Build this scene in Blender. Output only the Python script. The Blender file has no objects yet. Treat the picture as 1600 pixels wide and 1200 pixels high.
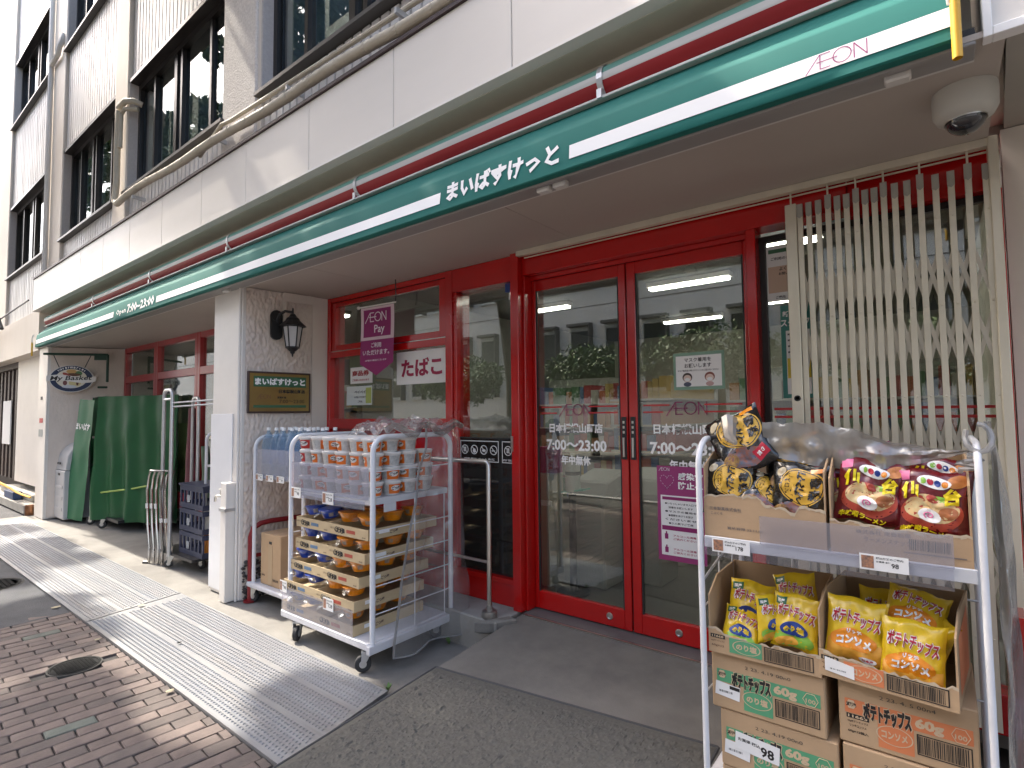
import bpy, bmesh, math, random
from mathutils import Vector, Matrix, noise
SC = bpy.context.scene
COL = SC.collection
random.seed(7)
pi = math.pi
V = Vector
# ------------------------------------------------------------------ camera
YAW, PITCH, ROLL = 0.664, 0.0534, -0.01084
_f = V((-math.sin(YAW)*math.cos(PITCH), math.cos(YAW)*math.cos(PITCH), math.sin(PITCH)))
_r = V((math.cos(YAW), math.sin(YAW), 0))
_u = _r.cross(_f)
_r2 = math.cos(ROLL)*_r + math.sin(ROLL)*_u
_u2 = -math.sin(ROLL)*_r + math.cos(ROLL)*_u
cam = bpy.data.cameras.new('camera')
cam.sensor_width = 36.0
cam.lens = 850.6/1600*36
cam.clip_start = 0.05
cam.clip_end = 600
camo = bpy.data.objects.new('camera', cam)
COL.objects.link(camo)
M4 = Matrix((_r2, _u2, -_f)).transposed().to_4x4()
M4.translation = V((0, 0, 1.5))
camo.matrix_world = M4
SC.camera = camo
# ------------------------------------------------------------------ sky, sun, exposure
SUN_EL = math.radians(52)
SUN_TRAVEL = V((0.993, 0.115, 0)).normalized()          # horizontal way the light goes
W = bpy.data.worlds.new('World'); SC.world = W; W.use_nodes = True
nt = W.node_tree
sky = nt.nodes.new('ShaderNodeTexSky'); sky.sky_type = 'NISHITA'; sky.sun_disc = False
sky.sun_elevation = SUN_EL
sky.sun_rotation = math.atan2(-SUN_TRAVEL.x, -SUN_TRAVEL.y)
sky.air_density = 1.0; sky.dust_density = 5.0; sky.ozone_density = 0.2
bg = nt.nodes['Background']; bg.inputs[1].default_value = 0.15
nt.links.new(sky.outputs[0], bg.inputs[0])
sl = bpy.data.lights.new('sun', 'SUN'); sl.energy = 2.0; sl.angle = math.radians(0.8); sl.color = (1, 0.93, 0.82)
so = bpy.data.objects.new('sun', sl); COL.objects.link(so)
_d = V((SUN_TRAVEL.x*math.cos(SUN_EL), SUN_TRAVEL.y*math.cos(SUN_EL), -math.sin(SUN_EL)))
so.rotation_euler = _d.to_track_quat('-Z', 'Y').to_euler()
so.location = (-6, -6, 12)
SC.view_settings.view_transform = 'Standard'; SC.view_settings.look = 'None'
SC.view_settings.exposure = 2.32; SC.view_settings.gamma = 1.0
SC.view_settings.use_curve_mapping = False
SC.cycles.max_bounces = 5; SC.cycles.transparent_max_bounces = 12; SC.cycles.diffuse_bounces = 3; SC.cycles.glossy_bounces = 3; SC.cycles.transmission_bounces = 2
SC.cycles.sample_clamp_indirect = 6.0
# ------------------------------------------------------------------ materials
MATS = {}
def mat(name, col, rough=0.6, metal=0.0, var=0.0, vscale=6.0, bump=0.0, bscale=60.0, coat=0.0,
        emit=0.0, col2=None, spec=0.5, trans=0.0, kind='noise', stretch=None, objvar=0.0, rvar=0.0, detail=5):
    if name in MATS: return MATS[name]
    m = bpy.data.materials.new(name); m.use_nodes = True; MATS[name] = m
    n = m.node_tree; b = n.nodes['Principled BSDF']; L = n.links.new
    b.inputs['Base Color'].default_value = (*col, 1); b.inputs['Roughness'].default_value = rough
    b.inputs['Metallic'].default_value = metal; b.inputs['Coat Weight'].default_value = coat
    b.inputs['Coat Roughness'].default_value = 0.08
    b.inputs['Specular IOR Level'].default_value = spec
    if trans: b.inputs['Transmission Weight'].default_value = trans
    if emit:
        b.inputs['Emission Color'].default_value = (*col, 1); b.inputs['Emission Strength'].default_value = emit
    tc = n.nodes.new('ShaderNodeTexCoord')
    mp = n.nodes.new('ShaderNodeMapping'); L(tc.outputs['Object'], mp.inputs[0])
    if stretch: mp.inputs['Scale'].default_value = stretch
    src = None
    if var or col2:
        t = n.nodes.new('ShaderNodeTexNoise'); t.inputs['Scale'].default_value = vscale; t.inputs['Detail'].default_value = detail
        t.inputs['Roughness'].default_value = 0.65
        L(mp.outputs[0], t.inputs['Vector'])
        rp = n.nodes.new('ShaderNodeMapRange'); rp.inputs[1].default_value = 0.3; rp.inputs[2].default_value = 0.7
        L(t.outputs['Fac'], rp.inputs[0])
        mx = n.nodes.new('ShaderNodeMix'); mx.data_type = 'RGBA'
        c2 = col2 if col2 else tuple(max(0, c*(1-var)) for c in col)
        mx.inputs[6].default_value = (*col, 1); mx.inputs[7].default_value = (*c2, 1)
        L(rp.outputs[0], mx.inputs[0]); src = mx.outputs[2]
        if rvar:
            r2 = n.nodes.new('ShaderNodeMapRange'); r2.inputs[3].default_value = max(0, rough-rvar); r2.inputs[4].default_value = min(1, rough+rvar)
            L(rp.outputs[0], r2.inputs[0]); L(r2.outputs[0], b.inputs['Roughness'])
    if objvar:
        oi = n.nodes.new('ShaderNodeObjectInfo')
        r3 = n.nodes.new('ShaderNodeMapRange'); r3.inputs[3].default_value = 1-objvar; r3.inputs[4].default_value = 1+objvar
        L(oi.outputs['Random'], r3.inputs[0])
        hs = n.nodes.new('ShaderNodeHueSaturation'); L(r3.outputs[0], hs.inputs['Value'])
        if src: L(src, hs.inputs['Color'])
        else: hs.inputs['Color'].default_value = (*col, 1)
        src = hs.outputs[0]
    if src: L(src, b.inputs['Base Color'])
    if bump:
        if kind == 'voronoi':
            t2 = n.nodes.new('ShaderNodeTexVoronoi'); t2.feature = 'SMOOTH_F1'; out = t2.outputs['Distance']
        elif kind == 'wave':
            t2 = n.nodes.new('ShaderNodeTexWave'); out = t2.outputs['Fac']
        else:
            t2 = n.nodes.new('ShaderNodeTexNoise'); t2.inputs['Detail'].default_value = 4; out = t2.outputs['Fac']
        t2.inputs['Scale'].default_value = bscale; L(mp.outputs[0], t2.inputs['Vector'])
        bp = n.nodes.new('ShaderNodeBump'); bp.inputs['Strength'].default_value = bump; bp.inputs['Distance'].default_value = 0.01
        L(out, bp.inputs['Height']); L(bp.outputs[0], b.inputs['Normal'])
    return m
def glassmat(name, tint=(0.9, 0.93, 0.91), ior=1.75, rough=0.0, film=0.0, bump=0.0, bscale=20, filmcol=(0.85, 0.85, 0.85)):
    """thin pane: clear by Fresnel, mirror by Fresnel; film adds a milky diffuse share"""
    if name in MATS: return MATS[name]
    m = bpy.data.materials.new(name); m.use_nodes = True; MATS[name] = m
    n = m.node_tree; n.nodes.clear(); L = n.links.new
    o = n.nodes.new('ShaderNodeOutputMaterial'); t = n.nodes.new('ShaderNodeBsdfTransparent'); g = n.nodes.new('ShaderNodeBsdfGlossy')
    t.inputs[0].default_value = (*tint, 1); g.inputs['Roughness'].default_value = rough; g.inputs[0].default_value = (0.95, 0.97, 0.96, 1)
    fr = n.nodes.new('ShaderNodeFresnel')
    ge = n.nodes.new('ShaderNodeNewGeometry'); im = n.nodes.new('ShaderNodeMapRange')   # same reflectance from either side of a thin sheet
    im.inputs[3].default_value = ior; im.inputs[4].default_value = 1/ior; L(ge.outputs['Backfacing'], im.inputs[0]); L(im.outputs[0], fr.inputs[0])
    mx = n.nodes.new('ShaderNodeMixShader')
    L(fr.outputs[0], mx.inputs[0]); L(g.outputs[0], mx.inputs[2])
    if film:
        df = n.nodes.new('ShaderNodeBsdfDiffuse'); df.inputs[0].default_value = (*filmcol, 1)
        tl = n.nodes.new('ShaderNodeBsdfTranslucent'); tl.inputs[0].default_value = (*filmcol, 1)
        ad = n.nodes.new('ShaderNodeMixShader'); L(df.outputs[0], ad.inputs[1]); L(tl.outputs[0], ad.inputs[2])
        m2 = n.nodes.new('ShaderNodeMixShader'); m2.inputs[0].default_value = film
        L(t.outputs[0], m2.inputs[1]); L(ad.outputs[0], m2.inputs[2]); L(m2.outputs[0], mx.inputs[1])
    else: L(t.outputs[0], mx.inputs[1])
    if bump:
        tc = n.nodes.new('ShaderNodeTexCoord'); nz = n.nodes.new('ShaderNodeTexNoise'); nz.inputs['Scale'].default_value = bscale
        L(tc.outputs['Object'], nz.inputs['Vector']); bp = n.nodes.new('ShaderNodeBump'); bp.inputs['Strength'].default_value = bump
        bp.inputs['Distance'].default_value = 0.02; L(nz.outputs['Fac'], bp.inputs['Height'])
        L(bp.outputs[0], g.inputs['Normal']); L(bp.outputs[0], fr.inputs['Normal'])
    L(mx.outputs[0], o.inputs[0])
    return m
def emat(name, col, s):
    if name in MATS: return MATS[name]
    m = bpy.data.materials.new(name); m.use_nodes = True; MATS[name] = m
    b = m.node_tree.nodes['Principled BSDF']; b.inputs['Base Color'].default_value = (*col, 1)
    b.inputs['Emission Color'].default_value = (*col, 1); b.inputs['Emission Strength'].default_value = s
    return m
# ------------------------------------------------------------------ mesh builder
TXT = {}
def textmesh(s, bold=0.0, res=2, fine=False):
    k = (s, bold, res, fine)
    if k in TXT: return TXT[k]
    c = bpy.data.curves.new('t', 'FONT'); c.body = s; c.size = 1.0; c.offset = bold; c.align_x = 'CENTER'; c.align_y = 'CENTER'
    c.resolution_u = res; c.fill_mode = 'BOTH'
    o = bpy.data.objects.new('t', c)
    me = bpy.data.meshes.new_from_object(o)
    if fine and len(me.vertices):
        bm = bmesh.new(); bm.from_mesh(me); bmesh.ops.triangulate(bm, faces=bm.faces)
        for _ in range(2):
            es = [e for e in bm.edges if e.calc_length() > 0.22]
            if es: bmesh.ops.subdivide_edges(bm, edges=es, cuts=1); bmesh.ops.triangulate(bm, faces=bm.faces)
        bm.to_mesh(me); bm.free()
    vs = [tuple(v.co) for v in me.vertices]; fs = [tuple(p.vertices) for p in me.polygons]
    bpy.data.objects.remove(o); bpy.data.curves.remove(c); bpy.data.meshes.remove(me)
    if vs:
        x0 = min(v[0] for v in vs); x1 = max(v[0] for v in vs); y0 = min(v[1] for v in vs); y1 = max(v[1] for v in vs)
        vs = [(v[0]-(x0+x1)/2, v[1]-(y0+y1)/2) for v in vs]
        TXT[k] = (vs, fs, x1-x0, y1-y0)
    else: TXT[k] = ([], [], 1, 1)
    return TXT[k]
OFF = {}
class MB:
    def __init__(s): s.v = []; s.f = []; s.m = []
    def add(s, vs, fs, mi=0):
        b = len(s.v); s.v += [V(p) for p in vs]
        for q in fs: s.f.append(tuple(i+b for i in q)); s.m.append(mi)
        return s
    def box(s, x0, x1, y0, y1, z0, z1, mi=0, T=None):
        vs = [V((x, y, z)) for z in (z0, z1) for y in (y0, y1) for x in (x0, x1)]
        if T: vs = [T @ p for p in vs]
        return s.add(vs, [(0, 2, 3, 1), (4, 5, 7, 6), (0, 1, 5, 4), (1, 3, 7, 5), (3, 2, 6, 7), (2, 0, 4, 6)], mi)
    def quad(s, a, b, c, d, mi=0): return s.add([a, b, c, d], [(0, 1, 2, 3)], mi)
    def poly(s, ps, mi=0): return s.add(ps, [tuple(range(len(ps)))], mi)
    def slab(s, ps, d, mi=0):
        """polygon ps thickened by vector d"""
        n = len(ps); ps = [V(p) for p in ps]; d = V(d)
        return s.add(ps+[p+d for p in ps], [tuple(range(n))[::-1], tuple(range(n, 2*n))]+[(i, (i+1) % n, n+(i+1) % n, n+i) for i in range(n)], mi)
    def tube(s, path, r, n=8, mi=0, closed=False, caps=True, squash=1.0):
        P = [V(p) for p in path]; N = len(P); rings = []
        prev = None
        for i, p in enumerate(P):
            if closed: t = P[(i+1) % N]-P[i-1]
            else: t = P[min(i+1, N-1)]-P[max(i-1, 0)]
            t.normalize()
            if prev is None:
                a = V((0, 0, 1)) if abs(t.z) < 0.9 else V((1, 0, 0))
                prev = t.cross(a).normalized()
            prev = (prev - t*prev.dot(t)).normalized(); q = t.cross(prev)
            ri = r[i] if isinstance(r, (list, tuple)) else r
            rings.append([p+prev*math.cos(2*pi*k/n)*ri+q*math.sin(2*pi*k/n)*ri*squash for k in range(n)])
        vs = [x for rg in rings for x in rg]; fs = []
        for i in range(N if closed else N-1):
            j = (i+1) % N
            for k in range(n): fs.append((i*n+k, i*n+(k+1) % n, j*n+(k+1) % n, j*n+k))
        if caps and not closed: fs += [tuple(range(n))[::-1], tuple(range((N-1)*n, N*n))]
        return s.add(vs, fs, mi)
    def cyl(s, a, b, r, n=12, mi=0, r2=None): return s.tube([a, b], [r, r if r2 is None else r2], n, mi)
    def lathe(s, prof, c=(0, 0, 0), n=16, mi=0, axis='z', cap=True):
        c = V(c); vs = []
        for r, h in prof:
            for k in range(n):
                a = 2*pi*k/n; p = (r*math.cos(a), r*math.sin(a), h)
                if axis == 'y': p = (p[0], p[2], p[1])
                if axis == 'x': p = (p[2], p[0], p[1])
                vs.append(c+V(p))
        fs = [(i*n+k, i*n+(k+1) % n, (i+1)*n+(k+1) % n, (i+1)*n+k) for i in range(len(prof)-1) for k in range(n)]
        if cap: fs += [tuple(range(n))[::-1], tuple(range((len(prof)-1)*n, len(prof)*n))]
        return s.add(vs, fs, mi)
    def extr(s, prof, x0, x1, mi=0, closed=True):
        n = len(prof); vs = [V((x, y, z)) for x in (x0, x1) for y, z in prof]
        fs = [(i, (i+1) % n, n+(i+1) % n, n+i) for i in range(n if closed else n-1)]
        if closed: fs += [tuple(range(n))[::-1], tuple(range(n, 2*n))]
        return s.add(vs, fs, mi)
    def grid(s, fn, nu, nv, mi=0):
        vs = [V(fn(i/nu, j/nv)) for j in range(nv+1) for i in range(nu+1)]
        fs = [(j*(nu+1)+i, j*(nu+1)+i+1, (j+1)*(nu+1)+i+1, (j+1)*(nu+1)+i) for j in range(nv) for i in range(nu)]
        return s.add(vs, fs, mi)
    def text(s, body, o, r, u, h, mi=0, bold=0.02, w=None, thick=0.0, res=2):
        """h: cap height wanted (m); w: total width wanted"""
        vs, fs, tw, th = textmesh(body, bold, res)
        o = V(o); r = V(r).normalized(); u = V(u).normalized(); sy = h/th; sx = (w/tw) if w else sy
        s.add([o+r*x*sx+u*y*sy for x, y in vs], fs, mi)
        return s
    def tmap(s, body, fn, cx, cy, h, mi=0, bold=0.02, w=None, rot=0.0):
        vs, fs, tw, th = textmesh(body, bold, 1, True)
        sy = h/th; sx = (w/tw) if w else sy; ca, sa = math.cos(rot), math.sin(rot)
        s.add([fn(cx+x*sx*ca-y*sy*sa, cy+x*sx*sa+y*sy*ca) for x, y in vs], fs, mi)
        return s
    def emap(s, fn, cx, cy, rx, ry, mi=0, n=20, rings=3, rot=0.0, hole=0.0):
        ca, sa = math.cos(rot), math.sin(rot); vs = []; R = rings
        for j in range(R+1):
            q = hole+(1-hole)*j/R
            for k in range(n):
                x = rx*q*math.cos(2*pi*k/n); y = ry*q*math.sin(2*pi*k/n)
                vs.append(fn(cx+x*ca-y*sa, cy+x*sa+y*ca))
        return s.add(vs, [(j*n+k, j*n+(k+1) % n, (j+1)*n+(k+1) % n, (j+1)*n+k) for j in range(R) for k in range(n)], mi)
    def rmap(s, fn, x0, x1, y0, y1, mi=0, nx=4, ny=3, rot=0.0):
        cx, cy = (x0+x1)/2, (y0+y1)/2; ca, sa = math.cos(rot), math.sin(rot)
        def g(a, b):
            x = (a-0.5)*(x1-x0); y = (b-0.5)*(y1-y0); return fn(cx+x*ca-y*sa, cy+x*sa+y*ca)
        return s.grid(g, nx, ny, mi)
    def build(s, name, mats, parent=None, smooth=False, bev=0.0, seg=1, normals=True):
        me = bpy.data.meshes.new(name); off = OFF.get(parent.name, V((0, 0, 0))) if parent else V((0, 0, 0))
        me.from_pydata([tuple(p-off) for p in s.v], [], s.f)
        if not isinstance(mats, (list, tuple)): mats = [mats]
        for m in mats: me.materials.append(m)
        if len(mats) > 1:
            me.polygons.foreach_set('material_index', s.m)
        if bev or normals:
            bm = bmesh.new(); bm.from_mesh(me)
            if normals: bmesh.ops.recalc_face_normals(bm, faces=bm.faces)
            if bev:
                es = [e for e in bm.edges if len(e.link_faces) == 2 and e.calc_face_angle(0) > 0.6]
                bmesh.ops.bevel(bm, geom=es, offset=bev, segments=seg, affect='EDGES', profile=0.6)
            bm.to_mesh(me); bm.free()
        if smooth:
            me.polygons.foreach_set('use_smooth', [True]*len(me.polygons))
            try: me.set_sharp_from_angle(angle=0.7)
            except Exception: pass
        o = bpy.data.objects.new(name, me); COL.objects.link(o)
        if parent: o.parent = parent; OFF[o.name] = off
        return o
def box(name, m, x0, x1, y0, y1, z0, z1, parent=None, bev=0.0):
    return MB().box(x0, x1, y0, y1, z0, z1).build(name, m, parent, bev=bev)
def tag(o, label, cat, group=None):
    o['label'] = label; o['category'] = cat
    if group: o['group'] = group
    return o
def thing(name, label, cat, loc=(0, 0, 0), group=None):
    o = bpy.data.objects.new(name, None); COL.objects.link(o); o.location = loc; o.empty_display_size = 0.1
    OFF[o.name] = V(loc); return tag(o, label, cat, group)
def struct(o): o['kind'] = 'structure'; return o
def stuff(o): o['kind'] = 'stuff'; return o
def copytree(o, loc=None, rz=None, parent=None, label=None, group=None, rot=None):
    c = o.copy(); COL.objects.link(c)
    if parent: c.parent = parent
    if loc is not None: c.location = loc
    if rz is not None: c.rotation_euler = (0, 0, rz)
    if rot is not None: c.rotation_euler = rot
    if label: c['label'] = label
    if group: c['group'] = group
    for ch in o.children: copytree(ch, parent=c)
    return c
def arc(c, r, a0, a1, n, ax=(1, 0, 0), ay=(0, 0, 1)):
    c = V(c); ax = V(ax); ay = V(ay)
    return [c+ax*r*math.cos(a0+(a1-a0)*i/n)+ay*r*math.sin(a0+(a1-a0)*i/n) for i in range(n+1)]
X1, Y1, Z1 = V((1, 0, 0)), V((0, 1, 0)), V((0, 0, 1))
def nz(x, y=0, z=0): return noise.noise(V((x, y, z)))
# shared materials
m_cream = mat('cream_paint', (0.70, 0.665, 0.62), 0.55, var=0.10, vscale=1.3, bump=0.05, bscale=300)
m_fascia = mat('fascia_enamel', (0.76, 0.70, 0.62), 0.38, var=0.07, vscale=0.9, stretch=(0.4, 1, 2.2), rvar=0.06)
m_wall = mat('wall_paint', (0.71, 0.645, 0.565), 0.6, col2=(0.645, 0.575, 0.495), vscale=1.6, stretch=(1, 1, 0.35), bump=0.04, bscale=200)
m_stucco = mat('stucco', (0.68, 0.59, 0.51), 0.85, var=0.12, vscale=4, bump=0.9, bscale=26, stretch=(1, 1, 0.55))
m_spray = mat('sprayed_stone', (0.72, 0.665, 0.60), 0.9, col2=(0.52, 0.465, 0.42), vscale=55, bump=0.7, bscale=60)
m_white = mat('white_paint', (0.79, 0.745, 0.68), 0.45, var=0.08, vscale=3)
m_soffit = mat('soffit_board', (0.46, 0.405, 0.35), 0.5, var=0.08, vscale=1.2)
m_red = mat('red_enamel', (0.50, 0.006, 0.005), 0.22, var=0.18, vscale=2.5, coat=0.5, rvar=0.06)
m_redold = mat('faded_red_enamel', (0.42, 0.025, 0.03), 0.3, var=0.2, vscale=4, coat=0.3)
m_dark = mat('dark_gap', (0.02, 0.02, 0.02), 0.6)
m_black = mat('black_metal', (0.02, 0.02, 0.022), 0.4, var=0.3, vscale=20)
m_bronze = mat('bronze_frame', (0.035, 0.03, 0.028), 0.35, metal=0.6)
m_steel = mat('stainless', (0.62, 0.60, 0.56), 0.28, metal=1.0, var=0.15, vscale=3, stretch=(1, 1, 0.1))
m_gate = mat('gate_steel', (0.78, 0.71, 0.56), 0.33, metal=0.45, var=0.18, vscale=5, stretch=(1, 1, 0.3))
m_zinc = mat('zinc_tube', (0.62, 0.62, 0.62), 0.35, metal=0.7, var=0.15, vscale=12)
m_tube = mat('white_tube', (0.74, 0.74, 0.75), 0.32, var=0.1, vscale=8)
m_rubber = mat('rubber', (0.03, 0.03, 0.03), 0.7)
m_card = mat('cardboard', (0.50, 0.335, 0.19), 0.85, var=0.14, vscale=5, bump=0.04, bscale=120)
m_cardin = mat('cardboard_inside', (0.43, 0.285, 0.16), 0.9, var=0.1, vscale=6)
m_glass = glassmat('shop_glass', (0.84, 0.87, 0.82), 1.98)
m_glass2 = glassmat('upper_glass', (0.62, 0.68, 0.70), 1.75)
m_vinyl = glassmat('clear_vinyl', (0.93, 0.93, 0.93), 1.6, 0.06, film=0.17, bump=0.7, bscale=14)
m_guard = glassmat('frosted_guard', (0.86, 0.87, 0.92), 1.45, 0.15, film=0.20, filmcol=(0.72, 0.72, 0.78))
m_ink = mat('black_ink', (0.02, 0.018, 0.016), 0.6)
m_wink = mat('white_lettering', (0.92, 0.91, 0.88), 0.45)
m_paper = mat('paper', (0.80, 0.79, 0.76), 0.7, var=0.04, vscale=8)
m_yellow = mat('yellow_plastic', (0.75, 0.42, 0.03), 0.4, var=0.1)
# ================================================================== THE SETTING
m_asph = mat('asphalt', (0.055, 0.055, 0.058), 0.9, var=0.35, vscale=3, bump=0.5, bscale=180)
m_apron = mat('apron_concrete', (0.24, 0.228, 0.205), 0.85, col2=(0.135, 0.127, 0.114), vscale=1.7, bump=0.15, bscale=90)
m_mortar = mat('paving_bed', (0.05, 0.045, 0.042), 0.95, var=0.3, vscale=20, bump=0.3, bscale=120)
struct(MB().quad((-120, -120, -0.16), (120, -120, -0.16), (120, 120, -0.16), (-120, 120, -0.16)).build('ground', mat('ground_soil', (0.12, 0.11, 0.10), 0.95, var=0.3, vscale=0.6)))
struct(box('road', m_asph, -60, 40, -10.5, -2.6, -0.5, -0.14))
struct(box('far_pavement', m_apron, -60, 40, -16, -10.5, -0.5, -0.02))
struct(box('kerb', mat('kerb_stone', (0.30, 0.29, 0.28), 0.85, var=0.2, bump=0.2), -60, 40, -2.6, -2.45, -0.5, 0.012))
walk = struct(box('pavement', m_mortar, -60, 40, -2.45, 1.27, -0.5, -0.016))
apron = struct(box('forecourt', m_apron, -11.2, 0.6, 1.27, 4.0, -0.5, -0.006))
struct(box('side_lane', m_asph, -60, -11.2, 1.27, 4.0, -0.5, -0.02))
# asphalt patch in the pavement, far left
struct(box('asphalt_patch', mat('patched_asphalt', (0.075, 0.078, 0.085), 0.9, var=0.4, vscale=5, bump=0.4, bscale=150), -12.0, -5.35, -2.0, 1.262, -0.3, 0.001))
# ---- brick pavers: rows run away from the street, half bond
m_pv = [mat('paver_red', (0.172, 0.132, 0.114), 0.88, col2=(0.118, 0.092, 0.081), vscale=14, bump=0.35, bscale=160, objvar=0.13),
        mat('paver_brown', (0.132, 0.106, 0.094), 0.9, col2=(0.095, 0.078, 0.07), vscale=14, bump=0.35, bscale=160, objvar=0.12),
        mat('paver_green', (0.13, 0.142, 0.118), 0.9, col2=(0.092, 0.103, 0.088), vscale=14, bump=0.35, bscale=160, objvar=0.15)]
pvm = []
for i in range(3):
    for k in range(3):
        g = MB(); random.seed(40+k)
        j = [random.uniform(-0.0025, 0.0025) for _ in range(8)]
        w, l = 0.0415, 0.098
        g.add([(-w+j[0], -l, -0.05), (w, -l+j[1], -0.05), (w, l, -0.05), (-w, l, -0.05),
               (-w+j[0], -l+j[2], -0.004), (w+j[3], -l, -0.004), (w, l+j[4], -0.004), (-w+j[5], l, -0.004),
               (-w+0.005, -l+0.005, 0), (w-0.005, -l+0.006, 0), (w-0.006, l-0.005, 0), (-w+0.005, l-0.005, 0)],
              [(0, 1, 5, 4), (1, 2, 6, 5), (2, 3, 7, 6), (3, 0, 4, 7), (4, 5, 9, 8), (5, 6, 10, 9), (6, 7, 11, 10), (7, 4, 8, 11), (8, 9, 10, 11)])
        o = g.build('brick', m_pv[i]); pvm.append(o.data); bpy.data.objects.remove(o)
inv = camo.matrix_world.inverted()
def seen(p):
    q = inv @ V(p)
    if q.z > -0.3: return 0
    x = q.x/-q.z*850.6; y = q.y/-q.z*850.6
    return 1/(-q.z) if abs(x) < 840 and abs(y) < 640 else 0
cand = []; lasty = {}
tilt = 0.055
for r in range(-70, 46):
    for c in range(-14, 1):
        yy = 1.125+(c+(0.5 if r % 2 else 0))*0.204
        xx = -2.732+r*0.0893+(yy-1.125)*0.1
        if yy > 1.17 or yy < -1.7 or xx < -5.42 or (xx > -2.27 and yy > 0.79): continue
        lasty[r] = max(lasty.get(r, -9), yy)
        if (xx+4.18)**2+(yy-1.02)**2 < 0.165**2: continue
        cand.append((seen((xx, yy, 0)), xx, yy))
cand.sort(reverse=True)
random.seed(5); rest = MB()
def pvpick(x, y):
    q = random.random()
    if q < 0.045: return 2
    return 1 if q < 0.35+0.25*nz(x*0.8, y*0.8) else 0
for i, (s, x, y) in enumerate(cand):
    k = pvpick(x, y)*3+random.randrange(3); z = random.uniform(-0.003, 0.002); rz = -0.085+random.uniform(-0.012, 0.012)
    if s and i < 300:
        o = bpy.data.objects.new('brick', pvm[k]); COL.objects.link(o); o.parent = walk
        o.location = (x, y, z); o.rotation_euler = (random.uniform(-.01, .01), random.uniform(-.01, .01), rz)
    else:
        T = Matrix.Translation((x, y, z)) @ Matrix.Rotation(rz, 4, 'Z')
        rest.add([T @ v.co for v in pvm[k].vertices], [tuple(p.vertices) for p in pvm[k].polygons], k//3)
# end pavers cut along the plates
for r in lasty:
    y0 = lasty[r]+0.098+0.006
    if y0 < 1.25 and -2.732+r*0.0893 < -2.29:
        ym = (y0+1.264)/2; xx = -2.732+r*0.0893+(ym-1.125)*0.1; T = Matrix.Translation((xx, ym, 0)) @ Matrix.Rotation(-0.085, 4, 'Z')
        rest.box(-0.0405, 0.0405, y0-ym, 1.264-ym, -0.03, random.uniform(-0.004, 0.0), random.randrange(2), T)
stuff(rest.build('far_bricks', m_pv, walk))
# ---- manhole covers
m_iron = mat('cast_iron', (0.016, 0.0165, 0.016), 0.85, metal=0.0, spec=0.12, var=0.4, vscale=30)
def manhole(x, y, R, label):
    t = thing('manhole_cover', label, 'manhole cover', (x, y, 0))
    MB().lathe([(R*1.09, -0.02), (R*1.09, 0.002), (R*1.02, 0.003), (R*1.02, -0.02)], (x, y, 0), 40, cap=False).build('rim', mat('rim_iron', (0.07, 0.068, 0.062), 0.9, spec=0.15), t)
    MB().lathe([(R, -0.02), (R, 0.004), (R*0.93, 0.005), (R*0.9, 0.001), (0.001, 0.001)], (x, y, 0), 40).build('lid', m_iron, t)
    g = MB()
    for i in range(-6, 7):
        for j in range(-6, 7):
            px, py = i*R*0.14, j*R*0.14
            if px*px+py*py < (R*0.82)**2: g.box(x+px-R*.04, x+px+R*.04, y+py-R*.055, y+py+R*.055, 0.0, 0.005)
    stuff(g.build('lid_pattern', m_iron, t))
manhole(-4.18, 1.02, 0.125, 'small round iron cover set in the red brick paving')
manhole(-6.78, 0.98, 0.25, 'larger round iron cover in dark asphalt at the left edge')
# ---- ribbed steel gutter plates, two lengths
m_plate = mat('galvanised_plate', (0.36, 0.37, 0.39), 0.40, metal=0.5, col2=(0.235, 0.23, 0.225), vscale=2.6, stretch=(0.18, 4.0, 1), rvar=0.10)
def plate(x0, x1, xa, xb, label):
    t = thing('gutter_plate', label, 'steel plate', ((x0+x1)/2, 1.6, 0))
    y0, y1 = 1.272, 1.955
    g = MB(); g.slab([(x0, y0, 0.004), (x1, y0, 0.004), (xb, y1, 0.004), (xa, y1, 0.004)], (0, 0, 0.008)); g.build('sheet', m_plate, t)
    e = MB()
    e.slab([(x0, y0-0.004, 0.0), (x1, y0-0.004, 0.0), (x1, y0+0.008, 0.0), (x0, y0+0.008, 0.0)], (0, 0, 0.0145))
    e.slab([(x1, y0, 0.0), (xb, y1, 0.0), (xb-0.012, y1, 0.0), (x1-0.012, y0, 0.0)], (0, 0, 0.0152))
    e.build('edge_strip', m_plate, t)
    b = MB(); nr = 26; dy = (y1-y0-0.03)/nr
    for j in range(nr):
        if j % 9 == 8: continue
        y = y0+0.02+dy*(j+0.5); sx = 0.027 if x0 > -6 else 0.04
        n = int((x1-x0)/sx)
        for i in range(n):
            x = x0+0.02+(i+(0.5 if j % 2 else 0))*sx
            if x > x1-0.03+(xb-x1)*(y-y0)/(y1-y0): continue
            a, c = 0.0048, 0.0088
            b.add([(x-a, y, 0.0118), (x, y-c, 0.0118), (x+a, y, 0.0118), (x, y+c, 0.0118), (x, y-0.003, 0.0172), (x, y+0.003, 0.0172)],
                  [(0, 1, 4), (1, 2, 4), (2, 3, 5), (3, 0, 5), (0, 4, 5), (2, 5, 4)])
    stuff(b.build('tread_studs', m_plate, t, normals=False))
plate(-4.955, -2.262, -5.105, -2.40, 'near ribbed steel plate over the gutter beside the entrance mat')
plate(-10.35, -4.965, -10.95, -5.115, 'far ribbed steel plate over the gutter running to the left')
m_leaf = mat('dry_leaf', (0.42, 0.36, 0.24), 0.8, var=0.3, vscale=30)
random.seed(3)
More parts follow.
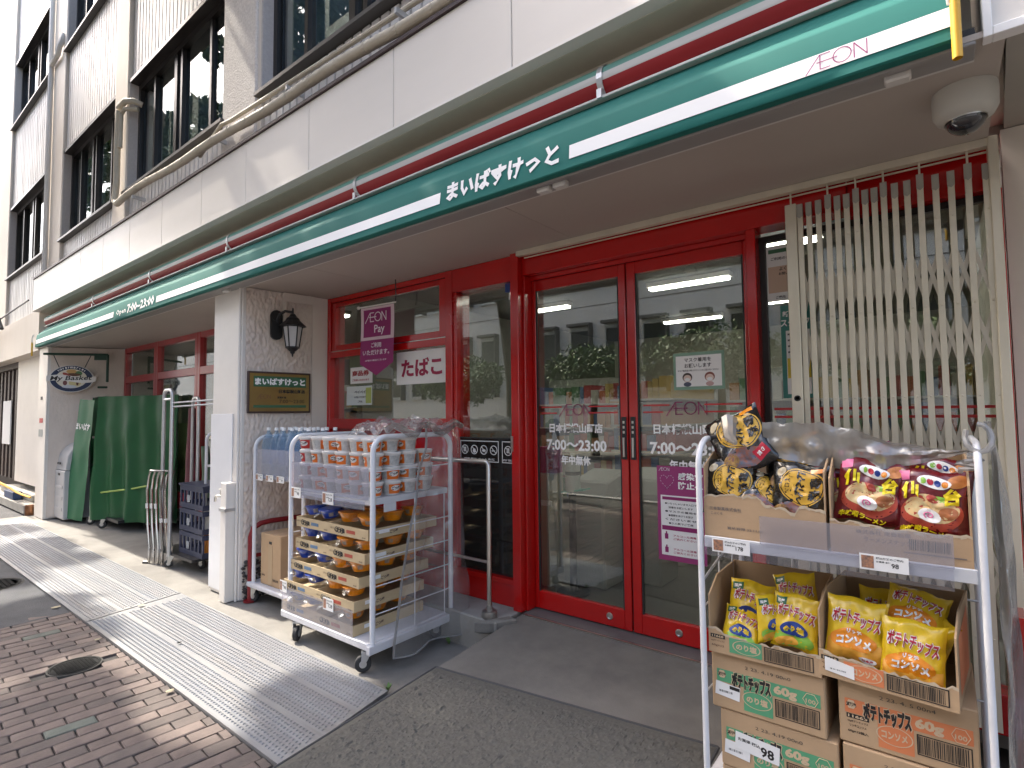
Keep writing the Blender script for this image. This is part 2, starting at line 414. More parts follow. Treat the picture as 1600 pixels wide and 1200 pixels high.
for i, (x, y, s, lab) in enumerate([(-3.36, 1.24, 0.02, 'pale dry leaf on the bricks at the near edge of the steel plate'), (-4.52, 1.22, 0.016, 'small dry leaf on shaded bricks by the far part of the near plate'), (-3.98, 1.52, 0.014, 'dark leaf scrap lying on the near steel plate'), (-5.55, 1.22, 0.03, 'pale litter scrap at the corner of the asphalt patch'), (-5.0, 1.63, 0.02, 'leaf scrap lying on the seam of the steel plates')]):
    g = MB(); g.grid(lambda u, v: (x+(u-.5)*s*2*(1-abs(v-.5)), y+(v-.5)*s*2, 0.02 if 1.27 < y < 1.96 else 0.006+0.006*math.sin(u*3)), 4, 4)
    o = g.build('fallen_leaf', m_leaf if i != 2 else m_iron); 
    o.data.transform(Matrix.Translation((0, 0, 0.004)))
    tag(o, lab, 'leaf')
for i, (x, y) in enumerate([(-2.42, 1.97), (-2.58, 2.60)]):
    t = thing('weed', ['small green weed at the corner of plate and entrance mat', 'small weed growing at the foot of the concrete step'][i], 'weed', (x, y, 0))
    for k in range(9):
        a = random.uniform(0, 6.28); L = random.uniform(0.03, 0.06); p = V((x, y, 0)); d = V((math.cos(a)*0.5, math.sin(a)*0.5, 0.8))
        s = V((-math.sin(a), math.cos(a), 0))*0.008
        MB().add([p-s*0.3, p+d*L*0.6-s, p+d*L, p+d*L*0.6+s, p+s*0.3], [(0, 1, 2, 3, 4)]).build('leaf', mat('weed_green', (0.10, 0.19, 0.04), 0.6), t)
# ---- entrance ramp: smooth rise to the threshold, coil mat on its lower half
m_ramp = mat('ramp_rubber', (0.185, 0.170, 0.148), 0.92, col2=(0.12, 0.111, 0.098), vscale=3.2, bump=0.25, bscale=240)
m_coil = mat('coil_mat', (0.105, 0.099, 0.085), 0.8, var=0.35, vscale=60)
def rampz(y): return 0.018+(0.195-0.018)*min(1, max(0, (y-1.0)/1.87))
rp = MB()
rp.add([(-2.235, 0.9, -0.02), (-0.75, 0.9, -0.02), (-0.72, 2.88, -0.02), (-2.19, 2.88, -0.02), (-2.235, 0.9, 0.004), (-0.75, 0.9, 0.004), (-0.72, 2.88, 0.192), (-2.19, 2.88, 0.192)],
       [(0, 1, 5, 4), (1, 2, 6, 5), (2, 3, 7, 6), (3, 0, 4, 7), (4, 5, 6, 7)])
struct(rp.build('entrance_ramp', m_ramp))
cm = thing('entrance_mat', 'dark grey coil mat lying on the entrance ramp', 'mat', (-1.5, 1.6, 0))
def matpt(u, v):
    yb = 0.92+v*1.0
    xl = -2.245+0.03*v; xr = -0.76
    yl = 0.92+v*(2.13-0.92); yr = 0.92+v*(2.30-0.92)
    x = xl+(xr-xl)*u; y = yl+(yr-yl)*u
    zb = 0.004+(0.188)*(y-0.9)/1.98
    e = min(u*40, (1-u)*40, (1-v)*26, 1)
    b = 0.0
    if e >= 1: b = 0.0045*abs(nz(x*95, y*95, 1))*2.4+0.003*nz(x*33, y*33, 5)
    return (x, y, zb+0.006*min(1, e+0.4)+b)
cg = MB(); cg.grid(matpt, 300, 250); cg.build('coil_pile', m_coil, cm, smooth=True, normals=False)
eb = MB()
def edge(u0, v0, u1, v1):
    eb.tube([V(matpt(u0+(u1-u0)*k/20, v0+(v1-v0)*k/20))+V((0, 0, -0.001)) for k in range(21)], 0.007, 6)
edge(0, 0, 0, 1); edge(0, 1, 1, 1); edge(1, 0, 1, 1)
eb.build('edge_binding', mat('mat_border', (0.05, 0.05, 0.052), 0.7), cm)
# threshold
th = thing('door_threshold', 'dark threshold track with bright metal strip under the red doors', 'threshold', (-1.5, 2.95, 0.2))
box('track_base', mat('threshold_dark', (0.13, 0.12, 0.115), 0.6, var=0.2), -2.185, -0.70, 2.882, 3.06, 0.0, 0.198, th)
box('metal_strip', m_steel, -2.17, -0.70, 2.872, 2.8815, 0.17, 0.2, th)
# concrete step under the fixed panes
m_step = mat('step_concrete', (0.36, 0.345, 0.31), 0.9, col2=(0.22, 0.21, 0.185), vscale=3, bump=0.25, bscale=60)
st = MB(); st.box(-4.40, -2.225, 2.648, 3.0, -0.05, 0.2)
tag(st.build('concrete_step', m_step, bev=0.008), 'worn concrete step below the fixed red window panels', 'step')
# ================================================================== THE SHOP BUILDING
SH = thing('shop_building', 'cream shop building with red glazed front and upper office windows', 'building', (-5, 3, 0))
def S(name, m, x0, x1, y0, y1, z0, z1, p=SH, bev=0.0): return box(name, m, x0, x1, y0, y1, z0, z1, p, bev)
# upper storeys: textured piers, ribbed panels, windows
PY = 2.10; GY = 2.235
piers = [(-4.83, -4.25, m_spray), (-7.70, -7.26, m_wall), (-10.75, -9.98, m_wall), (-14.5, -13.56, m_wall), (-1.75, -1.2, m_spray)]
for a, b, m in piers: S('pier', m, a, b, PY, 3.2, 3.2, 13.0, bev=0.01)
S('pier_edge', m_wall, -4.25, -4.19, PY+0.02, 3.2, 3.2, 13.0)
m_rib = mat('ribbed_sheet', (0.68, 0.66, 0.645), 0.45, col2=(0.585, 0.555, 0.525), vscale=2.4, stretch=(2, 1, 0.25), rvar=0.08)
def ribbed(x0, x1, z0, z1, pitch):
    g = MB(); n = max(1, int(round((x1-x0)/pitch))); p = (x1-x0)/n; pr = []
    for i in range(n):
        a = x0+i*p
        pr += [(a, 2.165), (a+p*0.12, 2.165), (a+p*0.18, 2.142), (a+p*0.94, 2.142), (a+p*0.99, 2.165)]
    pr.append((x1, 2.165))
    vs = []
    for z in (z0, z1): vs += [(x, y, z) for x, y in pr]
    m = len(pr); g.add(vs, [(i, i+1, m+i+1, m+i) for i in range(m-1)])
    g.box(x0, x1, 2.17, 2.5, z0, z1)
    return g.build('ribbed_panel', m_rib, SH, normals=False)
bays = [(-13.56, -10.75), (-9.98, -7.70), (-7.26, -4.83), (-4.19, -1.75)]
for bi, (a, b) in enumerate(bays):
    for z0, z1 in ((3.2, 4.05), (5.43, 6.92), (8.25, 9.75)): ribbed(a, b, z0, z1, 0.098 if bi != 0 else 0.12)
m_rev = mat('window_reveal', (0.50, 0.46, 0.435), 0.8, col2=(0.42, 0.38, 0.36), vscale=50, bump=0.3, bscale=80)
def upwin(a, b, z0, z1):
    w = MB()
    # dark lining: head, jambs
    w.box(a, b, PY+0.012, 2.50, z1-0.03, z1+0.012)
    w.box(a+0.02, a+0.075, GY-0.03, GY+0.06, z0, z1-0.03); w.box(b-0.075, b-0.02, GY-0.03, GY+0.06, z0, z1-0.03)
    w.box(a+0.075, b-0.075, GY-0.03, GY+0.06, z1-0.09, z1-0.03); w.box(a+0.075, b-0.075, GY-0.03, GY+0.06, z0+0.012, z0+0.06)
    W3 = (b-a-0.15); xs = [a+0.075+W3*q for q in (0.18, 0.44, 0.50, 0.80)]
    for q, x in enumerate(xs): w.box(x-0.022-(0.025 if q == 1 else 0), x+0.022, GY-0.02, GY+0.05, z0+0.06, z1-0.09)
    o = w.build('window', m_bronze, SH)
    S('reveal', m_rev, a, a+0.02, PY+0.014, 2.5, z0+0.012, z1-0.03, o)
    S('sill', mat('sill_metal', (0.10, 0.095, 0.09), 0.4, metal=0.5), a-0.03, b+0.03, PY-0.03, GY+0.02, z0-0.018, z0+0.0115, o)
    ed = [a+0.075]+xs+[b-0.075]
    for q in range(len(ed)-1):
        if ed[q+1]-ed[q] > 0.12: S('pane', m_glass2, ed[q]+0.023, ed[q+1]-0.023, GY+0.006+0.012*(q % 2), GY+0.01+0.012*(q % 2), z0+0.06, z1-0.09, o)
    for q, (u0, u1, dz) in enumerate(((0.0, 0.20, 0.0), (0.22, 0.46, 0.45), (0.52, 0.78, 0.25), (0.80, 1.0, 0.7))):  # blinds added behind the panes, coloured to stand in for grey-blue reflections
        S('added_blind', mat('pane_tone_%d' % (q % 2), [(0.40, 0.47, 0.52), (0.52, 0.56, 0.58)][q % 2], 0.8, var=0.12, vscale=3, stretch=(4, 1, 0.3)), a+0.075+W3*u0, a+0.075+W3*u1, GY+0.11+0.01*q, GY+0.115+0.01*q, z0+0.05+dz*(0.5+0.5*math.sin(a*7+z0+q)), z1-0.1, o)
for a, b in bays:
    upwin(a, b, 4.075, 5.41); upwin(a, b, 6.945, 8.22)
# dark office rooms behind the panes, with a lit tube each
S('office_back_wall', mat('office_wall', (0.34, 0.36, 0.35), 0.9), -14.4, -1.3, 5.4, 5.5, 3.3, 9.7)
S('office_floor', mat('office_floor', (0.2, 0.2, 0.2), 0.9), -14.4, -1.3, 2.52, 5.4, 6.5, 6.6)
S('office_ceiling', mat('office_ceiling', (0.6, 0.6, 0.58), 0.9), -14.4, -1.3, 2.52, 5.4, 5.75, 5.85)
S('office_floor', mat('office_floor', (0.2, 0.2, 0.2), 0.9), -14.4, -1.3, 2.52, 5.4, 3.25, 3.35)
S('roof_slab', m_wall, -14.5, 2.0, 2.1, 6.0, 13.0, 13.2)
S('back_wall', m_wall, -14.5, 2.0, 9.4, 9.6, 0, 13.0)
S('rear_block', m_wall, -14.5, 2.0, 5.6, 9.4, 3.3, 13.0)
lm = emat('tube_light', (1.0, 0.98, 0.93), 9.0)
for x, y, lb in ((-5.9, 3.6, 'lit office tube lamp nearest the pane of the middle upper window'), (-3.2, 3.3, 'lit office tube lamp behind the rightmost upper window'), (-6.6, 4.4, 'lit office tube lamp deeper behind the middle upper window')):
    t = thing('office_light', lb, 'ceiling light', (x, y, 5.7), 'office tube lights'); box('tube', lm, x-0.5, x+0.5, y-0.03, y+0.03, 5.66, 5.72, t)
# fascia band of enamel panels
m_flash = mat('dark_flashing', (0.05, 0.03, 0.03), 0.5)
xs = [-11.0, -9.46, -8.58, -7.69, -6.8, -5.91, -5.02, -4.22, -3.33, -2.44, -1.56, -0.68, 0.13]
for a, b in zip(xs[:-1], xs[1:]): S('fascia_panel', m_fascia, a+0.002, b-0.002, 2.02, 2.06, 3.165, 3.655, bev=0.003)
S('fascia_backing', m_dark, -10.99, 0.125, 2.045, 2.0995, 3.17, 3.65)
S('fascia_cap', m_flash, -11.02, 0.14, 2.005, 2.0995, 3.656, 3.68)
S('fascia_drip_edge', m_white, -11.0, 0.135, 2.006, 2.075, 3.15, 3.164)
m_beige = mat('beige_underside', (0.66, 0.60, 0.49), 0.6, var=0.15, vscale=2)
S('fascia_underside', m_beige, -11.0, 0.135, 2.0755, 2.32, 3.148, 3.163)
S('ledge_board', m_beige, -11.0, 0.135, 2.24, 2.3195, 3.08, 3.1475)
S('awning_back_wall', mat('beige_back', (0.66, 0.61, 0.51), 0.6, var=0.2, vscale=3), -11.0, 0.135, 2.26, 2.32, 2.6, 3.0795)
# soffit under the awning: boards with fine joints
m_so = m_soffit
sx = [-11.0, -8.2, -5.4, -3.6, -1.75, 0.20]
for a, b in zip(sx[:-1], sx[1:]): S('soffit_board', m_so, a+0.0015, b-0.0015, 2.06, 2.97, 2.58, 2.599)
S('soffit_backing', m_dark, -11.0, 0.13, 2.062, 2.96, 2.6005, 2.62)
# free column with tap box, and splayed side wall to the window
S('column', m_white, -5.05, -4.535, 2.16, 2.68, 0.0, 2.579, bev=0.006)
S('column_lower_cladding', mat('column_clad', (0.80, 0.80, 0.80), 0.4, var=0.05), -5.056, -4.66, 2.150, 2.1595, 0.03, 1.52, bev=0.002)
S('tap_cover', m_white, -4.672, -4.577, 2.072, 2.158, 0.0, 0.955, bev=0.004)
MB().cyl((-4.55, 2.148, 0.0), (-4.55, 2.148, 2.57), 0.011, 8).build('drain_pipe', m_white, SH, smooth=True)
wA, wB = V((-4.534, 2.19, 0)), V((-4.452, 2.92, 0))
wd = (wB-wA).normalized(); wn = V((wd.y, -wd.x, 0))
def swall(name, m, s0, s1, z0, z1, th, out=0.0):
    p = [wA+wd*s0+wn*out, wA+wd*s1+wn*out]
    return MB().slab([(p[0].x, p[0].y, z0), (p[1].x, p[1].y, z0), (p[1].x, p[1].y, z1), (p[0].x, p[0].y, z1)], -wn*th).build(name, m, SH)
g = MB()
def stu(u, v):
    s = u*0.565; z = 0.32+v*2.255
    b = 0.011*abs(nz(s*24, z*12, 3))+0.007*nz(s*55, z*30, 9)
    p = wA+wd*s+wn*(0.012+b); return (p.x, p.y, z)
g.grid(stu, 90, 340); g.build('stucco_wall', m_stucco, SH, smooth=True, normals=False)
swall('side_wall_core', m_stucco, 0.0, 0.734, 0.0, 2.578, 0.1)
swall('wall_trim', m_wall, 0.57, 0.733, 0.2, 2.577, 0.004, 0.016)
swall('wall_trim', m_wall, 0.30, 0.58, 2.50, 2.576, 0.01, 0.034)
swall('wall_trim', m_wall, 0.30, 0.325, 2.30, 2.4995, 0.01, 0.034)
pb = MB(); random.seed(11)
for i in range(420):
    s = random.uniform(0.0, 0.56); z = random.uniform(0.01, 0.31); r = random.uniform(0.008, 0.016); p = wA+wd*s+wn*0.012
    pb.lathe([(0.001, -r), (r*0.8, -r*0.5), (r, 0), (r*0.8, r*0.5), (0.001, r)], (p.x, p.y, z), 6)
stuff(pb.build('pebble_plinth', mat('dark_pebbles', (0.06, 0.05, 0.045), 0.5, objvar=0.3, var=0.5, vscale=60), SH, smooth=True))
# ------------------------------------------------------------------ red glazed front
def R(name, x0, x1, y0, y1, z0, z1, p=SH, m=None, bev=0.003): return box(name, m or m_red, x0, x1, y0, y1, z0, z1, p, bev)
BK = 3.06
# window left (tobacco window)
wl = MB()
wl.box(-4.455, -4.395, 2.90, BK, 0.35, 2.578); wl.box(-2.905, -2.835, 2.90, BK, 0.35, 2.578)
wl.box(-4.394, -2.906, 2.905, BK, 2.535, 2.5775); wl.box(-4.394, -2.906, 2.90, BK, 2.02, 2.075); wl.box(-4.394, -2.906, 2.90, BK, 1.375, 1.465)
w1 = wl.build('window', m_red, SH, bev=0.004)
us = MB(); us.box(-4.39, -4.33, 2.915, 2.965, 2.085, 2.53); us.box(-2.985, -2.915, 2.915, 2.965, 2.085, 2.53); us.box(-4.3295, -2.9855, 2.917, 2.963, 2.49, 2.53); us.box(-4.3295, -2.9855, 2.917, 2.963, 2.085, 2.135)
us.build('top_sash', m_red, w1, bev=0.004)
R('pane', -4.335, -2.98, 2.94, 2.946, 2.13, 2.495, w1, m_glass, 0)
R('pane', -4.395, -2.905, 2.95, 2.956, 1.46, 2.03, w1, m_glass, 0)
R('seal', -4.394, -2.906, 2.912, 2.93, 2.0755, 2.084, w1, m_steel, 0)
R('spandrel_panel', -4.394, -2.906, 2.95, 3.0, 0.35, 1.3745, w1)
R('plinth', -4.455, -2.2665, 2.92, 3.055, 0.2005, 0.349, SH)
# tall fixed panel next to it
fp = MB()
fp.box(-2.8345, -2.265, 2.905, BK, 2.405, 2.5775); fp.box(-2.8345, -2.265, 2.905, BK, 0.3495, 0.385)
fp.box(-2.8345, -2.80, 2.915, BK, 0.3855, 2.4045); fp.box(-2.285, -2.265, 2.915, BK, 0.3855, 2.4045)
w2 = fp.build('window', m_red, SH, bev=0.003)
R('pane', -2.805, -2.28, 2.95, 2.956, 1.33, 2.41, w2, m_glass, 0)
m_grey = glassmat('smoked_panel', (0.10, 0.10, 0.095), 1.6, 0.05, film=0.35, filmcol=(0.10, 0.10, 0.095))
R('smoked_pane', -2.805, -2.28, 2.95, 2.956, 0.38, 1.318, w2, m_grey, 0)
R('glazing_bar', -2.80, -2.285, 2.945, 2.957, 1.3185, 1.3295, w2, m_dark, 0)
# door post, header, mullion
R('door_post', -2.262, -2.196, 2.878, BK, 0.2, 2.60)
R('door_post_stop', -2.1955, -2.178, 2.93, BK, 0.2, 2.43)
R('door_header', -2.1955, -0.3, 2.925, BK, 2.432, 2.565)
R('header_lip', -2.1955, -0.745, 2.99, BK, 2.405, 2.4315)
R('mullion', -0.752, -0.705, 2.93, BK, 0.2, 2.4315)
R('header_rail', -0.299, 0.235, 2.95, BK, 2.40, 2.575)
R('side_jamb', 0.215, 0.24, 2.95, BK, 0.2, 2.3995)
R('side_plinth', -0.7045, 0.2145, 2.95, BK, 0.2, 0.36)
sp = R('side_window_frame', -0.7045, 0.2145, 3.0, 3.04, 2.37, 2.399, SH, m_bronze)
R('pane', -0.70, 0.21, 3.012, 3.018, 0.36, 2.37, sp, m_glass, 0)
R('frame_bar', -0.7045, -0.675, 3.0, 3.04, 0.361, 2.369, sp, m_bronze, 0)
R('red_line', -0.66, 0.20, 3.0095, 3.0115, 1.50, 1.512, sp, mat('red_tape', (0.5, 0.03, 0.03), 0.5), 0)
R('red_line', -0.66, 0.20, 3.0095, 3.0115, 1.46, 1.472, sp, mat('red_tape', (0.5, 0.03, 0.03), 0.5), 0)
# the two sliding door leaves
m_tape = mat('red_tape', (0.5, 0.03, 0.03), 0.5)
def aeon(g, o, r, u, h, sw, mi=0):
    """slanting letters of the chain mark: long slash, E, ring, N, drawn as flat strokes"""
    o = V(o); r = V(r).normalized(); u = V(u).normalized()
    def st(pts, w=sw):
        for a, b in zip(pts[:-1], pts[1:]):
            A = V((a[0], a[1])); B = V((b[0], b[1])); d = (B-A).normalized(); n = V((-d.y, d.x))*w/2; d = d*w*0.35
            q = [A-n-d, B-n+d, B+n+d, A+n-d]; g.poly([o+r*p.x*h+u*p.y*h for p in q], mi)
    st([(-1.75, -0.62), (-0.95, 0.5), (-0.35, 0.5)]); st([(-0.92, 0.5), (-0.92, -0.5), (-0.35, -0.5)]); st([(-1.1, 0.0), (0.05, 0.0)])
    c = [(0.32+0.5*math.cos(2*pi*k/20), 0.5*math.sin(2*pi*k/20)) for k in range(21)]; st(c)
    st([(0.98, -0.5), (0.98, 0.5), (1.66, -0.5), (1.66, 0.5)])
def doorleaf(x0, x1, hx, gx0, gx1, flip):
    g = MB()
    g.box(x0, gx0, 3.012, 3.052, 0.205, 2.404); g.box(gx1, x1, 3.012, 3.052, 0.205, 2.404)
    g.box(gx0+0.0003, gx1-0.0003, 3.0125, 3.0515, 2.333, 2.4035); g.box(gx0+0.0003, gx1-0.0003, 3.0125, 3.0515, 0.2055, 0.318)
    d = g.build('door', m_red, SH, bev=0.003)
    box('pane', m_glass, gx0-0.01, gx1+0.01, 3.03, 3.036, 0.31, 2.34, d)
    b = MB()
    for a in ((gx0, gx0+0.01), (gx1-0.01, gx1)): b.box(a[0], a[1], 3.018, 3.029, 0.318, 2.333)
    b.build('gasket', m_dark, d)
    # pull plate
    h = MB(); h.box(hx-0.016, hx+0.016, 3.004, 3.0115, 1.215, 1.47); o = h.build('handle', m_black, d, bev=0.002)
    h = MB(); h.cyl((hx, 3.0, 1.23), (hx, 3.0, 1.345), 0.0075, 8)
    for k in range(3): h.box(hx-0.006, hx+0.006, 3.0025, 3.0038, 1.37+k*0.03, 1.385+k*0.03)
    h.build('handle_insert', m_steel, o)
    lk = gx1-0.10 if not flip else gx0+0.22
    MB().lathe([(0.021, 0), (0.021, -0.004), (0.015, -0.006), (0.012, -0.003), (0.001, -0.003)], (lk, 3.012, 0.265), 20, axis='y').build('floor_lock', m_steel, d, smooth=True)
    # door lettering
    cx = (gx0+gx1)/2-0.02
    def tx(s, z, hh, w): t = MB(); t.text(s, (cx, 3.0285, z), X1, Z1, hh, w=w, bold=0.032); t.build('lettering', m_wink, d)
    tx('日本橋横山町店', 1.398, 0.062, 0.40); tx('7:00～23:00', 1.288, 0.072, 0.45); tx('年中無休', 1.192, 0.062, 0.22)
    t = MB(); t.box(gx0+0.03, cx-0.10, 3.0275, 3.0288, 1.532, 1.541); t.box(gx0+0.03, cx-0.14, 3.0275, 3.0288, 1.492, 1.501)
    t.box(cx+0.10, gx1-0.03, 3.0275, 3.0288, 1.532, 1.541); t.box(cx+0.10, gx1-0.03, 3.0275, 3.0288, 1.492, 1.501)
    t.build('red_line', m_tape, d)
    t = MB(); aeon(t, (cx, 3.0282, 1.517), X1, Z1, 0.068, 0.085); t.build('chain_mark', mat('mauve_line', (0.30, 0.05, 0.12), 0.5), d)
    return d
dl = doorleaf(-2.1755, -1.477, -1.500, -2.148, -1.523, False)
dr = doorleaf(-1.467, -0.757, -1.441, -1.412, -0.79, True)
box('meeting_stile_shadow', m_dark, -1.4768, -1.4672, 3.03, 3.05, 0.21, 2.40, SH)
box('door_panel_lock', m_steel, -2.2625, -2.246, 2.87, 2.8775, 1.245, 1.345, SH)
# red framed windows in the left recess
RW = 2.965
def leftwin(x0, x1):
    g = MB()
    g.box(x0, x0+0.075, RW, RW+0.08, 0.3, 2.575); g.box(x1-0.075, x1, RW, RW+0.08, 0.3, 2.575)
    for a, b in ((2.50, 2.574), (2.03, 2.13), (0.3, 0.5)): g.box(x0+0.0755, x1-0.0755, RW+0.002, RW+0.078, a, b)
    o = g.build('window', m_redold, SH, bev=0.004)
    box('pane', m_glass, x0+0.07, x1-0.07, RW+0.04, RW+0.046, 2.125, 2.505, o); box('pane', m_glass, x0+0.07, x1-0.07, RW+0.04, RW+0.046, 0.495, 2.035, o)
for a, b in ((-10.06, -8.78), (-8.775, -7.40), (-7.395, -6.1), (-6.095, -4.9)): leftwin(a, b)
S('recess_top_beam', m_soffit, -10.06, -4.9, 2.966, 3.05, 2.5755, 2.60)
# left end of the recess: slanting cream wall and end column
g = MB()
def stu2(u, v):
    a = V((-10.52, 2.16, 0)); b = V((-10.055, 2.97, 0)); p = a+(b-a)*u; z = 0.02+v*2.55
    n = V((0.86, -0.5, 0)); p += n*(0.004*abs(nz(u*16, z*14, 7))); return (p.x, p.y, z)
g.grid(stu2, 40, 120); g.build('recess_side_wall', m_stucco, SH, smooth=True, normals=False)
S('end_column', m_white, -11.02, -10.52, 2.12, 3.2, 0.0, 2.579, bev=0.006)
S('column_sticker', mat('red_sticker', (0.5, 0.02, 0.03), 0.5), -10.88, -10.68, 2.117, 2.119, 1.43, 1.50); S('column_sticker', mat('grey_sticker', (0.30, 0.32, 0.31), 0.5), -10.90, -10.68, 2.117, 2.119, 1.22, 1.33)
S('column_sticker', m_dark, -10.85, -10.74, 2.117, 2.119, 1.78, 1.83)
# ------------------------------------------------------------------ shop interior
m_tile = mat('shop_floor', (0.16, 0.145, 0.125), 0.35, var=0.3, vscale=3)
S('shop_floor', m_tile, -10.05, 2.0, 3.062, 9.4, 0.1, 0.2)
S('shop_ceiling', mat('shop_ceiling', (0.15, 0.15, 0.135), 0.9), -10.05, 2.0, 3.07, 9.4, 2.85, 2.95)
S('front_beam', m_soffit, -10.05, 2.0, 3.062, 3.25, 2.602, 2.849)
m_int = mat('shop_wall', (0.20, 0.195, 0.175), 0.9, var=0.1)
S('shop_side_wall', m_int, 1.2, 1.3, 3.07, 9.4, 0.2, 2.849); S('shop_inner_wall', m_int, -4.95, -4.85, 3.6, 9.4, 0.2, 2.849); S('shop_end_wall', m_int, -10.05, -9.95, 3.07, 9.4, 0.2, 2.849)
# ================================================================== AWNING
m_teal = mat('teal_canvas', (0.006, 0.150, 0.123), 0.8, var=0.16, vscale=2.2, stretch=(0.5, 1, 2), bump=0.05, bscale=400)
AW = thing('shop_awning', 'long teal canvas awning with white stripe over the shop front', 'awning', (-5, 2.0, 2.56))
ax0, ax1 = -10.60, 0.085
def aprof(x):
    s = 0.006*math.sin(x*2.1)+0.004*nz(x*1.3)
    return [(1.986+s*0.4, 2.557), (1.980, 2.563), (1.984, 2.60), (1.997+s, 2.735), (2.004+s, 2.748), (2.075, 2.825+s*0.6), (2.135, 2.893)]
N = 120
g = MB(); g.grid(lambda u, v: (lambda p: (ax0+(ax1-ax0)*u, p[int(round(v*6))][0], p[int(round(v*6))][1]))(aprof(ax0+(ax1-ax0)*u)), N, 6)
g.poly([(ax0, a, b) for a, b in aprof(ax0)]); g.poly([(ax1, a, b) for a, b in aprof(ax1)])
g.extr([(1.9875, 2.5575), (2.02, 2.557), (2.02, 2.562), (1.9875, 2.562)], ax0, ax1)
g.build('canvas', m_teal, AW, smooth=True, normals=False)
def vface(x, z, out=0.003):
    p = aprof(x); t = (z-2.60)/(2.735-2.60); y = p[2][0]+(p[3][0]-p[2][0])*t; return (x, y-out, z)
for a, b in ((-10.56, -7.12), (-5.90, -2.02), (-1.222, 0.078)):
    g = MB(); g.grid(lambda u, v: vface(a+(b-a)*u, 2.602+0.062*v), 40, 2); g.build('stripe', m_wink, AW, normals=False)
g = MB(); g.tmap('まいばすけっと', lambda x, z: vface(x, z, 0.004), -1.625, 2.648, 0.108, bold=0.045, w=0.70); g.build('lettering', m_wink, AW)
g = MB(); g.tmap('7:00~23:00', lambda x, z: vface(x, z, 0.004), -6.32, 2.640, 0.10, bold=0.03, w=0.74); g.build('lettering', m_wink, AW); g = MB(); g.tmap('Open', lambda x, z: vface(x, z, 0.004), -6.88, 2.630, 0.075, bold=0.012, w=0.30); g.build('lettering', m_wink, AW)
g = MB(); aeon(g, vface(-0.213, 2.634, 0.0045), X1, V((0, 0.09, 1)), 0.05, 0.06); g.build('chain_mark', mat('mauve_mark', (0.33, 0.03, 0.16), 0.5), AW)
# rolled canvas above: teal, white and red bands
rc = (2.175, 2.992); rr = 0.076
def rollband(a0, a1, m, r=rr):
    g = MB(); n = 8; N2 = 60
    def f(u, v):
        a = a0+(a1-a0)*v; x = -10.72+10.9*u; q = r+0.0022*nz(x*2.2, v*2)
        return (x, rc[0]-q*math.cos(a), rc[1]+q*math.sin(a))
    g.grid(f, N2, n); g.build('canvas_roll', m, AW, smooth=True, normals=False)
m_rollw = mat('roll_white', (0.62, 0.60, 0.56), 0.5, var=0.15, vscale=4, stretch=(0.4, 1, 1)); m_rollr = mat('roll_red', (0.32, 0.008, 0.012), 0.5, var=0.15, vscale=3)
rollband(0.20, 2.6, mat('roll_teal', (0.16, 0.36, 0.29), 0.6, var=0.15)); rollband(-0.25, 0.20, m_rollw); rollband(-1.25, -0.25, m_rollr); rollband(-3.6, -1.25, m_rollr, rr-0.001)
for x in (ax0-0.11, ax1+0.09): MB().lathe([(0.001, 0), (rr, 0)], (x, rc[0], rc[1]), 20, axis='x', cap=False).build('roll_end', m_white, AW)
m_rail = mat('awning_rail', (0.66, 0.64, 0.60), 0.4, var=0.15, vscale=6)
g = MB(); g.box(-10.7, 0.12, 2.10, 2.15, 2.892, 2.904); g.box(-10.7, 0.12, 2.112, 2.15, 2.905, 2.912); g.build('rail', m_rail, AW, bev=0.002)
for x in (-8.35, -6.45, -4.70, -2.92, -1.13):
    g = MB(); pts = [V((x, rc[0]-(rr+0.006)*math.cos(a), rc[1]+(rr+0.006)*math.sin(a))) for a in [(-1.0+k*0.3) for k in range(10)]]
    for a, b in zip(pts[:-1], pts[1:]): g.slab([a+V((-.014, 0, 0)), a+V((.014, 0, 0)), b+V((.014, 0, 0)), b+V((-.014, 0, 0))], V((0, 0.004, 0)))
    g.box(x-0.012, x+0.012, 2.092, 2.0995, 2.893, 2.935); g.build('strap', m_zinc, AW)
m_gbar = mat('grey_bar', (0.30, 0.29, 0.275), 0.45, var=0.1)
g = MB(); g.box(-10.5, 0.08, 2.022, 2.055, 2.55, 2.5775); g.build('front_bar', m_gbar, AW, bev=0.004)
g = MB(); g.box(-10.5, 0.13, 2.0575, 2.155, 2.566, 2.5785); g.build('under_rail', m_gbar, AW, bev=0.003)
box('rail_edge', m_rail, -10.5, 0.13, 2.156, 2.168, 2.568, 2.5785, AW)
for x in (-4.65, -1.42, -1.33, -0.06, -10.3):
    g = MB(); g.box(x-0.035, x+0.035, 2.058, 2.10, 2.535, 2.5655); g.build('arm_bracket', m_rail, AW, bev=0.006)
# pull cords with yellow grip tubes at both ends
for x, zt, zb, lab in ((0.083, 2.665, 2.488, 'thick yellow grip tube hanging from the right end of the awning'), (-10.63, 2.63, 2.43, 'thin yellow grip tube hanging at the left end of the awning')):
    t = thing('awning_pull', lab, 'pull handle', (x, 1.955, zb))
    g = MB(); g.lathe([(0.012, zb), (0.0125, zt), (0.009, zt+0.004), (0.009, zb+0.002)], (x, 1.955, 0), 16, cap=False); g.build('grip_tube', m_yellow, t, smooth=True)
    g = MB(); g.tube([(x-0.014, 1.953, zt-0.012), (x-0.018, 1.95, zt+0.03), (x-0.008, 1.955, zt+0.09), (x+0.004, 1.97, zt+0.12), (x+0.018, 1.955, zt+0.07), (x+0.018, 1.952, zt+0.02), (x+0.012, 1.953, zt-0.008), (x, 1.95, zt-0.02)], 0.0045, 6, closed=True); g.build('white_cord', m_white, t, smooth=True)
